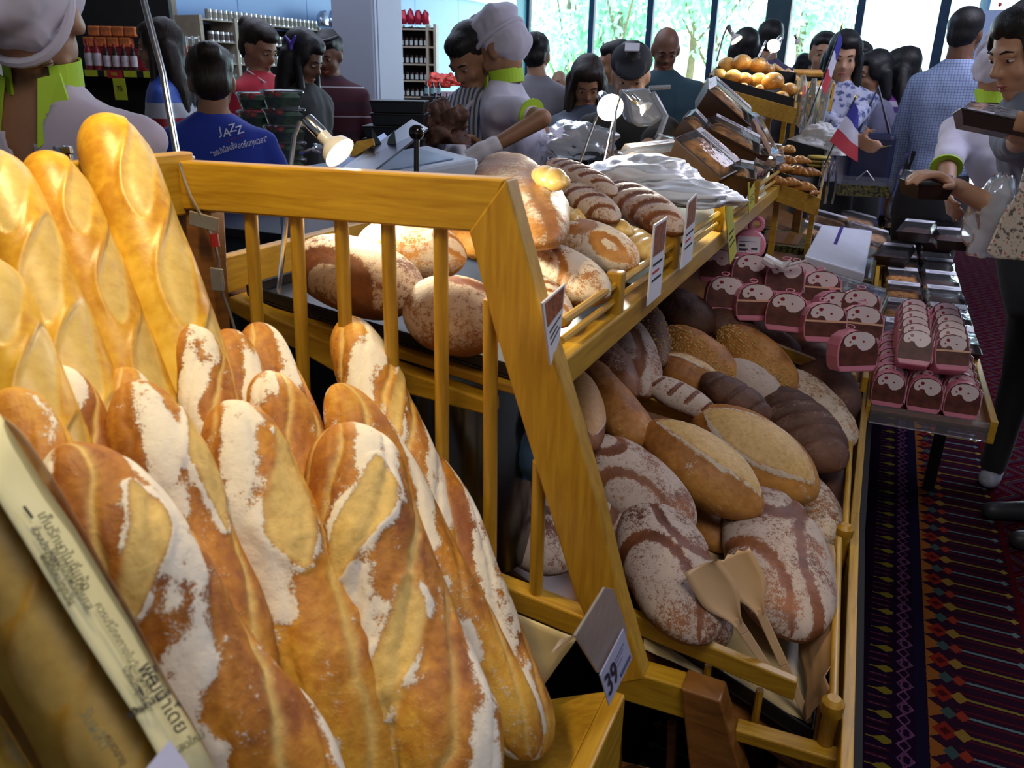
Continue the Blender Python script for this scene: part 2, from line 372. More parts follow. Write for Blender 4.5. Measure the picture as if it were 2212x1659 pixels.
    V = np.stack([X, Y, Z], -1).reshape(-1, 3)
    ob = mesh_obj(name, V, grid_faces(n, m), mat, None, True, {k: np.clip(a, 0, 1).reshape(-1) for k, a in attr.items()})
    ob.matrix_world = Mx; tag(ob, label, cat, group)
    return ob
def add_seeds(ob, count, size, seed=0, part=(.2, 1), name='seed_coating', side=None):
    """seeds pressed in the crust, one joined part (far too many to pick apart)"""
    rg = np.random.default_rng(seed); me = ob.data; me.calc_loop_triangles() if hasattr(me, 'calc_loop_triangles') else None
    P = me.polygons; mb = MB(); tries = 0; zs = max(v.co.z for v in me.vertices); ys = max(v.co.y for v in me.vertices)
    while count > 0 and tries < 40000:
        tries += 1; p = P[int(rg.integers(len(P)))]
        c = p.center; nrm = p.normal
        if p.area < 1e-7 or rg.random() > p.area/(me_area(me)/len(P))*.7: continue
        if c.z < zs*part[0]-1e-3 and nrm.z < .2: continue
        if side is not None and (c.y*side < -ys*.1): continue
        Mq = nrm.to_track_quat('Z', 'Y').to_matrix().to_4x4(); a = rg.random()*pi
        T = Matrix.Translation(c+nrm*size*.15) @ Mq @ Matrix.Rotation(a, 4, 'Z')
        s = size*(.7+.6*rg.random())
        V = [(s, 0, 0), (0, s*.55, 0), (-s, 0, 0), (0, -s*.55, 0), (0, 0, s*.45), (0, 0, -s*.3)]
        mb.add([T @ Vector(v) for v in V], [(0, 1, 4), (1, 2, 4), (2, 3, 4), (3, 0, 4), (1, 0, 5), (2, 1, 5), (3, 2, 5), (0, 3, 5)]); count -= 1
    o = mb.build(name, SEEDM, ob, True); o['kind'] = 'stuff'; return o
def me_area(me, _c={}):
    if me.name not in _c: _c[me.name] = sum(p.area for p in me.polygons)
    return _c[me.name]
# ---------------------------------------------------------------- room shell
def struct(o): o['kind'] = 'structure'; return o
def plane_box(name, a, b, mat): return struct(MB().box(a, b).build(name, mat))
XL, XR, YN, YF, ZC = -6.2, 3.4, -3.0, 14.0, 3.3
def carpet_mat():
    m, n, l, b = nt('patterned_carpet')
    oc = coord(n, l); sx = n.new('ShaderNodeSeparateXYZ'); 
    nz = n.new('ShaderNodeTexNoise'); nz.inputs['Scale'].default_value = 260; l.new(oc, nz.inputs['Vector'])
    vm = n.new('ShaderNodeVectorMath'); vm.operation = 'MULTIPLY_ADD'; l.new(nz.outputs['Color'], vm.inputs[0])
    vm.inputs[1].default_value = (.006, .006, 0); l.new(oc, vm.inputs[2]); l.new(vm.outputs[0], sx.inputs[0])
    X = mth(n, l, 'SUBTRACT', mth(n, l, 'PINGPONG', mth(n, l, 'SUBTRACT', sx.outputs[0], 1.05), .90), -.0)
    X = mth(n, l, 'SUBTRACT', 1.05, X); V = sx.outputs[1]
    def tri(p, ph=0): return mth(n, l, 'MULTIPLY', mth(n, l, 'PINGPONG', mth(n, l, 'ADD', V, ph), p/2), 2/p)   # 0..1
    def lt(a, e): return mth(n, l, 'LESS_THAN', a, e)
    def gt(a, e): return mth(n, l, 'GREATER_THAN', a, e)
    def AND(a, b_): return mth(n, l, 'MULTIPLY', a, b_)
    def rng(a, lo, hi): return AND(gt(a, lo), lt(a, hi))
    def ab(a): return mth(n, l, 'ABSOLUTE', a)
    c = (.016, .006, .020)
    col = mixc(n, l, rng(X, .05, .34), (.030, .010, .022), c)
    def put(col, mask, cc): return mixc(n, l, mask, col, cc)
    tA = tri(.094); tA2 = tri(.094, .047)
    # band A: drops, red bars, purple scrolls
    col = put(col, AND(rng(X, .19, .245), lt(ab(mth(n, l, 'SUBTRACT', tA2, .28)), .10)), (.05, .010, .014))
    col = put(col, AND(rng(X, .19, .236), lt(ab(mth(n, l, 'SUBTRACT', tA, .66)), .035)), (.14, .045, .10))
    dr = mth(n, l, 'SUBTRACT', .34, mth(n, l, 'MULTIPLY', ab(mth(n, l, 'SUBTRACT', X, .232)), 12))
    col = put(col, AND(rng(X, .19, .25), lt(tA, mth(n, l, 'MAXIMUM', dr, .05))), (.22, .17, .02))
    zz = mth(n, l, 'ADD', .262, mth(n, l, 'MULTIPLY', tA, .038))
    col = put(col, lt(ab(mth(n, l, 'SUBTRACT', X, zz)), .0032), (.20, .07, .15))
    zz2 = mth(n, l, 'SUBTRACT', .292, mth(n, l, 'MULTIPLY', tA, .030))
    col = put(col, lt(ab(mth(n, l, 'SUBTRACT', X, zz2)), .0026), (.14, .05, .12))
    ci = mth(n, l, 'SQRT', mth(n, l, 'ADD', mth(n, l, 'POWER', mth(n, l, 'SUBTRACT', X, .283), 2), mth(n, l, 'POWER', mth(n, l, 'MULTIPLY', mth(n, l, 'SUBTRACT', tA, .9), .047), 2)))
    col = put(col, lt(ab(mth(n, l, 'SUBTRACT', ci, .011)), .003), (.14, .05, .12))
    # band B: orange triangles, diamonds, fine threads
    tB = tri(.0725*2); tB3 = tri(.0483*1.0)
    th = AND(rng(X, .40, .60), lt(tri(.036), .16)); col = put(col, th, (.10, .012, .016))
    col = put(col, AND(rng(X, .40, .585), lt(tB, .06)), (.22, .17, .035))
    col = put(col, AND(rng(X, .38, .575), gt(tB, .94)), (.12, .20, .20))
    col = put(col, AND(rng(X, .335, .385), gt(mth(n, l, 'ADD', tri(.0725, .036), 0), mth(n, l, 'MULTIPLY', mth(n, l, 'SUBTRACT', X, .335), 20))), (.30, .10, .02))
    def dia(cx, w, t, hw, cc, col):
        e = mth(n, l, 'ADD', mth(n, l, 'DIVIDE', ab(mth(n, l, 'SUBTRACT', X, cx)), w), mth(n, l, 'DIVIDE', t, hw)); return put(col, lt(e, 1), cc)
    iv = mth(n, l, 'SUBTRACT', 1, tB)
    col = dia(.372, .030, tB, .5, (.22, .022, .014), col); col = dia(.372, .014, tB, .2, (.07, .01, .01), col)
    col = dia(.383, .020, iv, .34, (.05, .085, .075), col)
    col = dia(.412, .022, tB, .34, (.28, .17, .03), col); col = dia(.415, .018, iv, .30, (.28, .04, .02), col)
    col = dia(.585, .014, tB, .2, (.34, .24, .05), col); col = dia(.580, .014, iv, .2, (.14, .22, .22), col)
    # band C: steep crimson and violet chevrons
    tC = tri(.20); k = mth(n, l, 'FRACT', mth(n, l, 'MULTIPLY', mth(n, l, 'ADD', mth(n, l, 'MULTIPLY', tC, .10), X), 14))
    cC = ramp(n, l, k, [(0, (.05, .006, .012)), (.25, (.12, .012, .02)), (.4, (.05, .008, .025)), (.55, (.20, .09, .015)), (.62, (.03, .035, .05)), (.8, (.09, .02, .05)), (1, (.045, .006, .012))])
    k.node.inputs[0]; cC.node.color_ramp.interpolation = 'CONSTANT'
    col = put(col, rng(X, .615, 2), cC)
    col = put(col, rng(X, .60, .618), (.09, .008, .012))
    col = put(col, rng(X, .305, .332), (.014, .010, .030))
    col = mixc(n, l, 1.0, col, (.62, .62, .66), 'MULTIPLY')
    l.new(col, b.inputs['Base Color']); b.inputs['Roughness'].default_value = .95; b.inputs['Specular IOR Level'].default_value = .0
    bump(n, l, b, nz.outputs[0], .5, .003)
    return m
CARPET = carpet_mat()
WALLB = simple('pale_blue_wall_panel', (.30, .50, .86), .5, 0, .05, .6); WALLBE = simple('taupe_wall_panel', (.36, .30, .25), .7, 0, .06, .8)
WALLW = simple('painted_wall', (.42, .45, .52), .7, 0, .05, 1); CEIL = simple('ceiling_paint', (.55, .58, .65), .8, 0, .03, 1)
FRAME = simple('window_frame_blue', (.018, .040, .085), .4, .3, .2); TURQ = simple('turquoise_post_paint', (.30, .72, .85), .5, 0, .04)
COLW = simple('column_paint', (.50, .54, .66), .55, 0, .04, 2)
fl = plane_box('floor', (XL-.1, YN, -.05), (XR+.1, YF+.3, 0), CARPET)
plane_box('ceiling', (XL-.1, YN, ZC), (XR+.1, YF+.3, ZC+.1), CEIL)
w = plane_box('wall_left', (XL-.1, YN, 0), (XL, 13.2, ZC), WALLW)
plane_box('wall_right', (XR, YN, 0), (XR+.1, YF+.3, ZC), WALLW)
plane_box('wall_back', (XL, YN-.1, 0), (XR, YN, ZC), WALLW)
ys = [6.07, 6.9, 8.0, 9.15, 10.35, 11.6, 13.18]
for a_, b_ in zip(ys[:-1], ys[1:]):
    o = MB().box((XL, a_+.004, .02), (XL+.03, b_-.004, ZC-.02)).build('wall_panel', WALLB, w, bevel=.003)
for a_, b_ in ((-2.9, 1.2), (1.2, 3.6), (3.6, 6.07)):
    MB().box((XL, a_+.004, .02), (XL+.06, b_-.004, ZC-.02)).build('wall_panel', WALLBE, w, bevel=.004)
plane_box('trim_1', (XL+.03, 9.9, 2.62), (XL+.12, 13.15, 2.74), WHITEP)
struct(MB().box((XL-.1, 13.2, 0), (XL+.10, 14.05, ZC)).build('wall_corner', TURQ))
# window wall: frame, mullions and panes
win = struct(MB().box((XL, YF, 0), (XR, YF+.12, .12)).box((XL, YF, 3.0), (XR, YF+.12, ZC)).build('window_1', FRAME))
mx = [(-6.09, .045), (-4.91, .045), (-3.90, .05), (-2.86, .05), (-.70, .055), (.42, .07), (.93, .05), (1.9, .05), (2.9, .05)]
for x, wd in mx: MB().box((x-wd, YF-.02, .12), (x+wd, YF+.10, 3.0)).build('mullion', FRAME if x != .93 else simple('pale_post_paint', (.30, .50, .75), .5), win, bevel=.006)
xs = [-6.2]+[x for x, _ in mx[:4]]+[-1.84]+[x for x, _ in mx[4:]]+[XR]
for x0, x1 in zip(xs[:-1], xs[1:]): MB().box((x0+.02, YF+.04, .12), (x1-.02, YF+.05, 3.0)).build('pane', GLASS, win)
PIL = simple('dark_pillar_paint', (.02, .035, .05), .5)
struct(MB().box((-2.02, YF-.28, 0), (-1.66, YF-.04, ZC)).build('pillar', PIL, None, bevel=.01))
# square column left of the middle
cl = struct(MB().box((-3.432, 4.70, 0), (-3.119, 5.06, ZC)).build('column', COLW, None, bevel=.006))
for y in (4.74, 4.76): pass
MB().box((-3.124, 4.712, 0), (-3.108, 4.735, ZC)).box((-3.124, 4.75, 0), (-3.108, 4.765, ZC)).build('corner_bead', COLW, cl)
# grey partition board at the right
bd_a = pD(2150, 0, 3.6); 
PBRD = simple('pale_blue_board', (.40, .52, .78), .45, 0, .05, 3)
# ---------------------------------------------------------------- garden beyond the glass
GRASS = simple('sunlit_grass', (.45, .70, .35), .9, 0, .3, 1.5); PAV = simple('bright_paving', (.85, .86, .84), .8, 0, .04, 2)
LEAFM = simple('leaf_green', (.42, .80, .55), .6, 0, .35, 3); LEAFB = simple('strap_leaf_green', (.16, .42, .10), .5, 0, .3, 3); BARK = simple('bark', (.20, .15, .10), .9, 0, .3, 10)
struct(MB().box((-30, YF+.3, -.10), (14, 44, -.04)).build('ground', PAV))
o = MB().box((-30, 20, -.05), (-2.0, 44, 0)).build('lawn', GRASS); tag(o, kind='stuff')
def foliage(mb, c, r, n, size, rg, sq=1.0):
    for i in range(n):
        v = rg.normal(size=3); v /= np.linalg.norm(v); k = rg.random()**.4
        p = Vector((c[0]+v[0]*r*k, c[1]+v[1]*r*k, c[2]+v[2]*r*k*sq))
        Mq = Euler((rg.random()*3, rg.random()*3, rg.random()*6)).to_matrix(); s = size*(.6+.8*rg.random())
        q = [Mq @ Vector(t) for t in ((-s, 0, 0), (0, -s*.45, .1*s), (s, 0, 0), (0, s*.45, .1*s))]
        mb.add([p+t for t in q], [(0, 1, 2, 3)])
def tree(x, y, h, r, seed, label, name='tree'):
    rg = np.random.default_rng(seed); t = thing(name, label, 'tree', (x, y, -.04), group='trees beyond the window')
    MB().tube([(0, 0, 0), (.1, .05, h*.35), (0, .1, h*.62)], [.16, .12, .06], 8).build('trunk', BARK, t, True)
    for k in range(4):
        a = rg.random()*6.3; MB().tube([(0, .08, h*(.3+.06*k)), (cos(a)*r*.5, sin(a)*r*.5, h*(.5+.1*k))], [.05, .02], 6).build('branch', BARK, t, True)
    mb = MB()
    for k in range(9):
        a = rg.random()*6.3; d = r*.6*rg.random()**.5; foliage(mb, (cos(a)*d, sin(a)*d, h*(.38+.5*rg.random())), r*.55, 210, .13, rg, .8)
    o = mb.build('foliage', LEAFM, t); o['kind'] = 'stuff'
places = [(-11.6, 21, 5.4, 2.2), (-8.8, 23, 6.2, 2.4), (-6.8, 21.5, 5.2, 1.9), (-4.9, 24, 6.4, 2.3), (-14.8, 23, 6.0, 2.4), (-9.9, 27, 7.0, 2.6), (-6.4, 28, 7.2, 2.8), (-3.1, 29, 6.6, 2.2)]
for i, (x, y, h, r) in enumerate(places): tree(x, y, h, r, 40+i, 'leafy green tree outside the windows, '+['fifth', 'seventh', 'eleventh'][0]*0+f'{["far left", "left", "middle left", "right", "leftmost", "rear left", "rear middle", "rear right"][i]} one of the group')
def strap_plant(x, y, h, seed):
    rg = np.random.default_rng(seed); mb = MB()
    for k in range(34):
        a = rg.random()*6.3; L = h*(.6+.5*rg.random()); sp = .12+.35*rg.random(); w_ = .045
        P = [(cos(a)*sp*t*t*L, sin(a)*sp*t*t*L, L*t*(1-.25*sp*t)) for t in (0, .3, .6, .85, 1)]
        sdx, sdy = -sin(a)*w_, cos(a)*w_; V = []
        for (px, py, pz), k2 in zip(P, (1, 1.2, 1, .6, .05)): V += [(px-sdx*k2, py-sdy*k2, pz), (px+sdx*k2, py+sdy*k2, pz)]
        mb.add(V, [(2*i, 2*i+1, 2*i+3, 2*i+2) for i in range(4)])
    o = mb.build('strap_leaved_plant', LEAFB); o.location = (x, y, -.04)
    tag(o, f'clump of tall strap shaped leaves outside the leftmost windows, {["second from left", "middle", "fourth from left", "leftmost and tallest", "rightmost and lowest"][seed-60]}', 'plant', 'strap leaved plants')
for i, (x, y, h) in enumerate([(-7.2, 15.6, 1.9), (-6.5, 15.9, 1.6), (-6.1, 16.6, 2.4), (-7.9, 16.4, 2.6), (-5.7, 15.4, 1.3)]): strap_plant(x, y, h, 60+i)
# ---------------------------------------------------------------- baguette rack (left, nearest)
YP = .85
def pl2(pts, Y): return [pY(x, y, Y) for x, y in pts]
rack = thing('baguette_rack', 'varnished wooden rack with a slatted sloping side that holds the standing baguettes', 'rack', (-.6, .6, 0))
def rp(mb, name, mat, bevel=.003, **k):
    o = mb.build(name, mat, None, bevel=bevel, **k); o.parent = rack; o.matrix_parent_inverse = rack.matrix_basis.inverted(); return o
def keep(o, par):
    o.parent = par; o.matrix_parent_inverse = Matrix.Translation(par.location).inverted() if par.rotation_euler.to_matrix() == Matrix.Identity(3) else par.matrix_basis.inverted(); return o
TH = Vector((0, .028, 0))
rp(MB().prism(pl2([(384, 348), (1092, 387), (1040, 503), (382, 452)], YP), TH), 'top_rail', WOODX)
rp(MB().prism(pl2([(1092, 387), (1172, 685), (1287, 1077), (1341, 1300), (1390, 1470), (1330, 1480), (1243, 1290), (1150, 985), (1067, 712), (1012, 500)], YP-.001), TH+Vector((0, .006, 0))), 'sloping_stile', WOODZ)
rp(MB().prism(pl2([(425, 985), (1075, 1262), (1262, 1335), (1262, 1385), (1070, 1305), (425, 1030)], YP), TH), 'bottom_rail', WOODX)
rp(MB().prism(pl2([(378, 452), (452, 458), (470, 760), (500, 1250), (440, 1250), (395, 760)], YP+.004), Vector((0, .03, 0))), 'corner_post', WOODD)
for (xt, yt, xb, yb) in [(541, 462, 580, 1070), (640, 470, 668, 1105), (737, 478, 762, 1140), (838, 487, 858, 1180), (952, 497, 957, 1225), (1060, 660, 1058, 1268), (1166, 1010, 1157, 1300)]:
    a = pY(xt, yt-14, YP+.014); b = pY(xb, yb, YP+.014)
    rp(MB().tube([a, b], .0095, 12), 'dowel', WOODZ, 0, smooth=True)
# back rail towards the left, behind the baguettes
XB = pY(384, 348, YP).x
a = Vector((XB-.012, .05, 1.355)); b = Vector((XB-.012, YP+.03, 1.355))
rp(MB().beam(a, b, .024, .085), 'back_rail', WOODY)
for yy in (.18, .34, .50, .66): rp(MB().tube([(XB-.01, yy, 1.32), (XB-.01, yy, .75)], .0095, 10), 'dowel', WOODZ, 0, smooth=True)
# trough: sloping floor board, front board, lower frame
fa = pY(1300, 1395, YP-.02)
Xf = -.225; zf = .66
rp(MB().hexa([(Xf-.10, -.1, .60), (Xf, -.1, .60), (Xf, YP-.002, .60), (Xf-.10, YP-.002, .60), (Xf-.10, -.1, .62), (Xf, -.1, .62), (Xf, YP-.002, .62), (Xf-.10, YP-.002, .62)]), 'floor_board', WOODY)
rp(MB().hexa([(-.97, -.1, .72), (Xf-.10, -.1, .60), (Xf-.10, YP-.002, .60), (-.97, YP-.002, .72), (-.97, -.1, .74), (Xf-.10, -.1, .62), (Xf-.10, YP-.002, .62), (-.97, YP-.002, .74)]), 'floor_board', WOODY)
rp(MB().hexa([(Xf-.115, -.1, .655), (Xf, -.1, .715), (Xf, YP-.006, .715), (Xf-.115, YP-.006, .655), (Xf-.115, -.1, .668), (Xf, -.1, .733), (Xf, YP-.006, .733), (Xf-.115, YP-.006, .668)]), 'inner_board', WOODX)
rp(MB().hexa([(Xf, -.1, .56), (Xf+.025, -.1, .56), (Xf+.025, YP-.004, .56), (Xf, YP-.004, .56), (Xf, -.1, .735), (Xf+.025, -.1, .735), (Xf+.025, YP-.004, .735), (Xf, YP-.004, .735)]), 'front_board', WOODY, .004)
for x in (-.95, Xf-.02):
    for y in (.0, YP+.01): rp(MB().beam((x, y, 0), (x, y, .60), .045, .045, (0, 1, 0)), 'leg', WOODZ)
rp(MB().beam((-.95, YP+.01, .25), (Xf, YP+.01, .25), .03, .06), 'stretcher', WOODX)
# wax paper under the bread
def sheet(name, label, cat, P00, P10, P11, P01, mat, nu=16, nv=16, amp=.006, seed=0, fold=0, group=None, thick=.0006):
    V = []; P = [Vector(p) for p in (P00, P10, P11, P01)]; nrm = (P[1]-P[0]).cross(P[3]-P[0]).normalized()
    for i in range(nu+1):
        for j in range(nv+1):
            u, v = i/nu, j/nv; V.append(P[0].lerp(P[1], u).lerp(P[3].lerp(P[2], u), v))
    Q = np.array([list(v) for v in V]); nz = fbm(Q*14, seed, 3)*amp*2
    V = [p+nrm*float(z) for p, z in zip(V, nz)]
    Fc = [(i*(nv+1)+j, (i+1)*(nv+1)+j, (i+1)*(nv+1)+j+1, i*(nv+1)+j+1) for i in range(nu) for j in range(nv)]
    o = mesh_obj(name, V, Fc, mat, None, True)
    s = o.modifiers.new('thickness', 'SOLIDIFY'); s.thickness = thick
    if label: tag(o, label, cat, group)
    return o
WAXP = simple('wax_paper', (.52, .42, .22), .35, 0, .1, 30); KRAFT = simple('kraft_paper', (.42, .26, .13), .6, 0, .1, 20)
sheet('baking_paper', 'crinkled translucent baking paper under the rustic baguettes', 'baking paper', (-.80, .25, .752), (Xf-.105, .25, .675), (Xf-.10, YP-.03, .685), (-.80, YP-.03, .752), WAXP, 20, 20, .006, 3)
# ---------------------------------------------------------------- baguettes
BN = Vector((.75, 0, .66)).normalized(); BP0 = Vector((-.25, 0, .62))
def bpt(x, y, off): return pP(x, y, BP0+BN*off, BN)
def bag(a, b, wpx, off, style, label, seed, group, opts=None, mat=None, off2=None, roll=0, pw=5, name='rustic_baguette', cat='bread', bend=0, fat=.92):
    A = bpt(*a, off); B = bpt(*b, off2 if off2 is not None else off)
    D = ((A+B)/2-CAMP).dot(FWD); w = wpx*D/F/2
    up = (CAMP-(A+B)/2).normalized()*.6+BN*.6
    return bread(name, label, cat, A, B, w, w*fat, up, style, mat, seed, group, 184, 88, pw, bend, .0, opts, roll)
GS = 'smooth pale baguettes leaning on the back rail'; GR = 'flour dusted rustic baguettes'
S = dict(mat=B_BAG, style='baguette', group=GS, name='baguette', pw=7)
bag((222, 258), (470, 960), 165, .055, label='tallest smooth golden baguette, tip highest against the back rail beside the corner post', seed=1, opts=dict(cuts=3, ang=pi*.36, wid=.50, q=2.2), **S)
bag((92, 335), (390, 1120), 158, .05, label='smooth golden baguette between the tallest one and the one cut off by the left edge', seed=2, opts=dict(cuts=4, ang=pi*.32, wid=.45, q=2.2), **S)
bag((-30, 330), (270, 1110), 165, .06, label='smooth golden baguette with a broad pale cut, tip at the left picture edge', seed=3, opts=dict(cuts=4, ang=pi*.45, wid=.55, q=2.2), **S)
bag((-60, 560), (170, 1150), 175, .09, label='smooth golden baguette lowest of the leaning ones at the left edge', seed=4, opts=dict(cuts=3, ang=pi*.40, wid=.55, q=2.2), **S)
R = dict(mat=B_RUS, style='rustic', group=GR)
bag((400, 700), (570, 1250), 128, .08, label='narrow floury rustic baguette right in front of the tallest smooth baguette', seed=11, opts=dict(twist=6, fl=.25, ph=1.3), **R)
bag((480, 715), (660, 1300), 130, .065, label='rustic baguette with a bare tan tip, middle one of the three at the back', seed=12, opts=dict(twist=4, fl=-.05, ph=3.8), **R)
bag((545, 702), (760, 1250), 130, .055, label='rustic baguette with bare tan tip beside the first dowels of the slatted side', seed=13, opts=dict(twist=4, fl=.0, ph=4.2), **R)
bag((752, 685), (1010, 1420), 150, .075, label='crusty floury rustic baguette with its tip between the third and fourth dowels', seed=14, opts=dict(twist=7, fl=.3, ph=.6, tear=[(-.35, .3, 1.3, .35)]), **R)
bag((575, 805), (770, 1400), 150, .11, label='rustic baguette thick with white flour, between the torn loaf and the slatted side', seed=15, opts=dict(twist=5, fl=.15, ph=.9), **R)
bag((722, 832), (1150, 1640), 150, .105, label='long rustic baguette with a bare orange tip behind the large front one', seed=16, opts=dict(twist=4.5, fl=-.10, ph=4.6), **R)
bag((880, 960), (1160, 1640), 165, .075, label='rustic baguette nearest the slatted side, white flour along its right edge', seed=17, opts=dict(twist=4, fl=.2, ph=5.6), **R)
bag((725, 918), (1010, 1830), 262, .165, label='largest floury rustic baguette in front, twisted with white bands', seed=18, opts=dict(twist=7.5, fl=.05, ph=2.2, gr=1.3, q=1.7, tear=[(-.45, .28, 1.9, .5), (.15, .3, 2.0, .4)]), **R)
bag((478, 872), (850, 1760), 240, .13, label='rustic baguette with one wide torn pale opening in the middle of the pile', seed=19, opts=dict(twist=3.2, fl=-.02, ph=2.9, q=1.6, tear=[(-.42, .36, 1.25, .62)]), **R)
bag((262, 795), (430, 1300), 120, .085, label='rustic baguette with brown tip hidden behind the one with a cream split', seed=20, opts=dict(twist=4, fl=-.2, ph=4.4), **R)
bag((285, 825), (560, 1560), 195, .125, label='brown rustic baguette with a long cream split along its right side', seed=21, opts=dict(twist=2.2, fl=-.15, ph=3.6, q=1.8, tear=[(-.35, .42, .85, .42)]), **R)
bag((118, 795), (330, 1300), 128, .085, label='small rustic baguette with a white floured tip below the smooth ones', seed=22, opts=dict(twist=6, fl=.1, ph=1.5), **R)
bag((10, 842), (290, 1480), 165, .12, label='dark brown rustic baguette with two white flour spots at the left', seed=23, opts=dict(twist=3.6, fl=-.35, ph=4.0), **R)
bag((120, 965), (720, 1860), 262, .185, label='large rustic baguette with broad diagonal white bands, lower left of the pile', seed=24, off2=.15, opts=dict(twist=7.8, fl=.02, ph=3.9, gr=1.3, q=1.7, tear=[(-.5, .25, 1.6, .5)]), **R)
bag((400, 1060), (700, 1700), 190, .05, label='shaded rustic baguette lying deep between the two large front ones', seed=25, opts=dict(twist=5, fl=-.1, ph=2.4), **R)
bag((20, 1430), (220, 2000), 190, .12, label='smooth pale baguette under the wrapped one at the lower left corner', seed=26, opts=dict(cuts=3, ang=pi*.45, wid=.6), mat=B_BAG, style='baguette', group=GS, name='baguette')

sheet('baking_paper', 'glossy baking paper beside the rustic baguettes at the foot of the slatted side', 'baking paper', pX(985, 1480, -.42), pX(1120, 1560, -.335), pY(1246, 1378, YP-.012), pY(1040, 1295, YP-.012), WAXP, 14, 14, .006, 9)
# ---------------------------------------------------------------- loaf stand: upper shelf and lower bin
stand = thing('loaf_stand', 'long varnished wooden bakery stand with a railed upper shelf and a deep sloping bin', 'stand', (-.35, 1.7, 0))
def sp(mb, name, mat, bevel=.003, smooth=False):
    o = mb.build(name, mat, None, smooth, bevel); o.parent = stand; o.matrix_parent_inverse = stand.matrix_basis.inverted(); return o
Y0, Y1 = .925, 4.3
# upper shelf, front beam and rails
sp(MB().hexa([(-.372, Y0, 1.115), (-.340, Y0, 1.115), (-.340, Y1, 1.115), (-.372, Y1, 1.115), (-.372, Y0, 1.158), (-.340, Y0, 1.158), (-.340, Y1, 1.158), (-.372, Y1, 1.158)]), 'shelf_beam', WOODY)
e = pl2([(496, 641), (740, 755), (1060, 868), (1060, 900), (740, 815), (488, 668)], Y0+.008)
sp(MB().prism(e, (0, .03, 0)), 'shelf_end_rail', WOODX)
sp(MB().hexa([(-.372, Y0+.03, 1.080), (-.93, Y0+.03, 1.150), (-.93, Y1, 1.150), (-.372, Y1, 1.080), (-.372, Y0+.03, 1.095), (-.93, Y0+.03, 1.165), (-.93, Y1, 1.165), (-.372, Y1, 1.095)]), 'shelf_board', WOODX)
sp(MB().beam((-.94, Y0, 1.20), (-.94, Y1, 1.20), .02, .06), 'back_beam', WOODY)
posts = [1.19, 1.565, 2.05, 2.62, 3.2, 3.8]
for py in posts: sp(MB().box((-.368, py-.012, 1.14), (-.342, py+.012, 1.225)), 'rail_post', WOODZ)
pp = [Y0+.03]+posts+[Y1]
for a_, b_ in zip(pp[:-1], pp[1:]):
    for z, r in ((1.177, .0055), (1.203, .0065)): sp(MB().tube([(-.355, a_, z), (-.355, b_, z)], r, 8), 'rail_rod', WOODY, 0, True)
# black baking trays on the shelf
def black_tray(x0, x1, y0, y1, zf, zb, label, h=.022):
    """tray with a rolled rim, sloping in x"""
    mb = MB(); t = .004
    def q(x, y, up): k = (x-x1)/(x0-x1); return (x, y, zf+(zb-zf)*k+up)
    mb.hexa([q(x0, y0, 0), q(x1, y0, 0), q(x1, y1, 0), q(x0, y1, 0), q(x0, y0, t), q(x1, y0, t), q(x1, y1, t), q(x0, y1, t)])
    for (a, b, c, d) in (((x0, y0), (x1, y0), (x1, y0+t), (x0, y0+t)), ((x0, y1-t), (x1, y1-t), (x1, y1), (x0, y1)), ((x0, y0), (x0+t, y0), (x0+t, y1), (x0, y1)), ((x1-t, y0), (x1, y0), (x1, y1), (x1-t, y1))):
        mb.hexa([q(*a, t), q(*b, t), q(*c, t), q(*d, t), q(*a, h), q(*b, h), q(*c, h), q(*d, h)])
    o = mb.build('baking_tray', BLACK, bevel=.002); return tag(o, label, 'tray', 'black baking trays')
black_tray(-.90, -.39, .965, 1.50, 1.1, 1.165, 'black baking tray under the big floured boules on the upper shelf')
black_tray(-.90, -.39, 1.52, 2.06, 1.1, 1.165, 'black baking tray under the slashed loaves on the upper shelf')
# lower bin
def zb(X): return .50+.42*(.05-X)
xb0, xb1, ya, yb = -.66, .055, 1.08, 2.50
sp(MB().hexa([(xb0, ya, zb(xb0)-.03), (xb1, ya, zb(xb1)-.03), (xb1, yb, zb(xb1)-.03), (xb0, yb, zb(xb0)-.03), (xb0, ya, zb(xb0)-.015), (xb1, ya, zb(xb1)-.015), (xb1, yb, zb(xb1)-.015), (xb0, yb, zb(xb0)-.015)]), 'bin_bottom', WOODD)
for a_, b_, yy in (((1345, 1318), (1722, 1476), 1.085), ((1325, 840), (1560, 905), 1.80), ((1400, 634), (1850, 812), 2.42)):
    A = pY(*a_, yy); B = pY(*b_, yy); up = Vector((0, 0, .036))
    sp(MB().hexa([A-up, B-up, B-up+Vector((0, .018, 0)), A-up+Vector((0, .018, 0)), A, B, B+Vector((0, .018, 0)), A+Vector((0, .018, 0))]), 'bin_divider', WOODX)
for x, y in ((1530, 1437), (1642, 1490)):
    p = pY(x, y, 1.094); sp(MB().tube([p, p-Vector((0, 0, .075))], .006, 8), 'peg', WOODZ, 0, True)
ob = [pZ(1843, 1700, .6), pZ(1857, 1110, .6), pZ(1882, 790, .6), pZ(1900, 610, .6)]
mb = MB()
for a_, b_ in zip(ob[:-1], ob[1:]):
    u = Vector((-.018, 0, 0)); dn = Vector((0, 0, -.16)); mb.hexa([a_+u+dn, a_+dn, b_+dn, b_+u+dn, a_+u, a_, b_, b_+u])
sp(mb, 'front_fascia', WOODY, .002)
mb = MB()
for a_, b_ in zip(ob[:-1], ob[1:]):
    u = Vector((-.03, 0, 0)); dn = Vector((0, 0, -.595)); up = Vector((0, 0, -.04)); k = Vector((.018, 0, 0))
    mb.hexa([a_+dn, a_+k+dn, b_+k+dn, b_+dn, a_+up, a_+k+up, b_+k+up, b_+up])
sp(mb, 'kick_panel', BLACKM, .001)
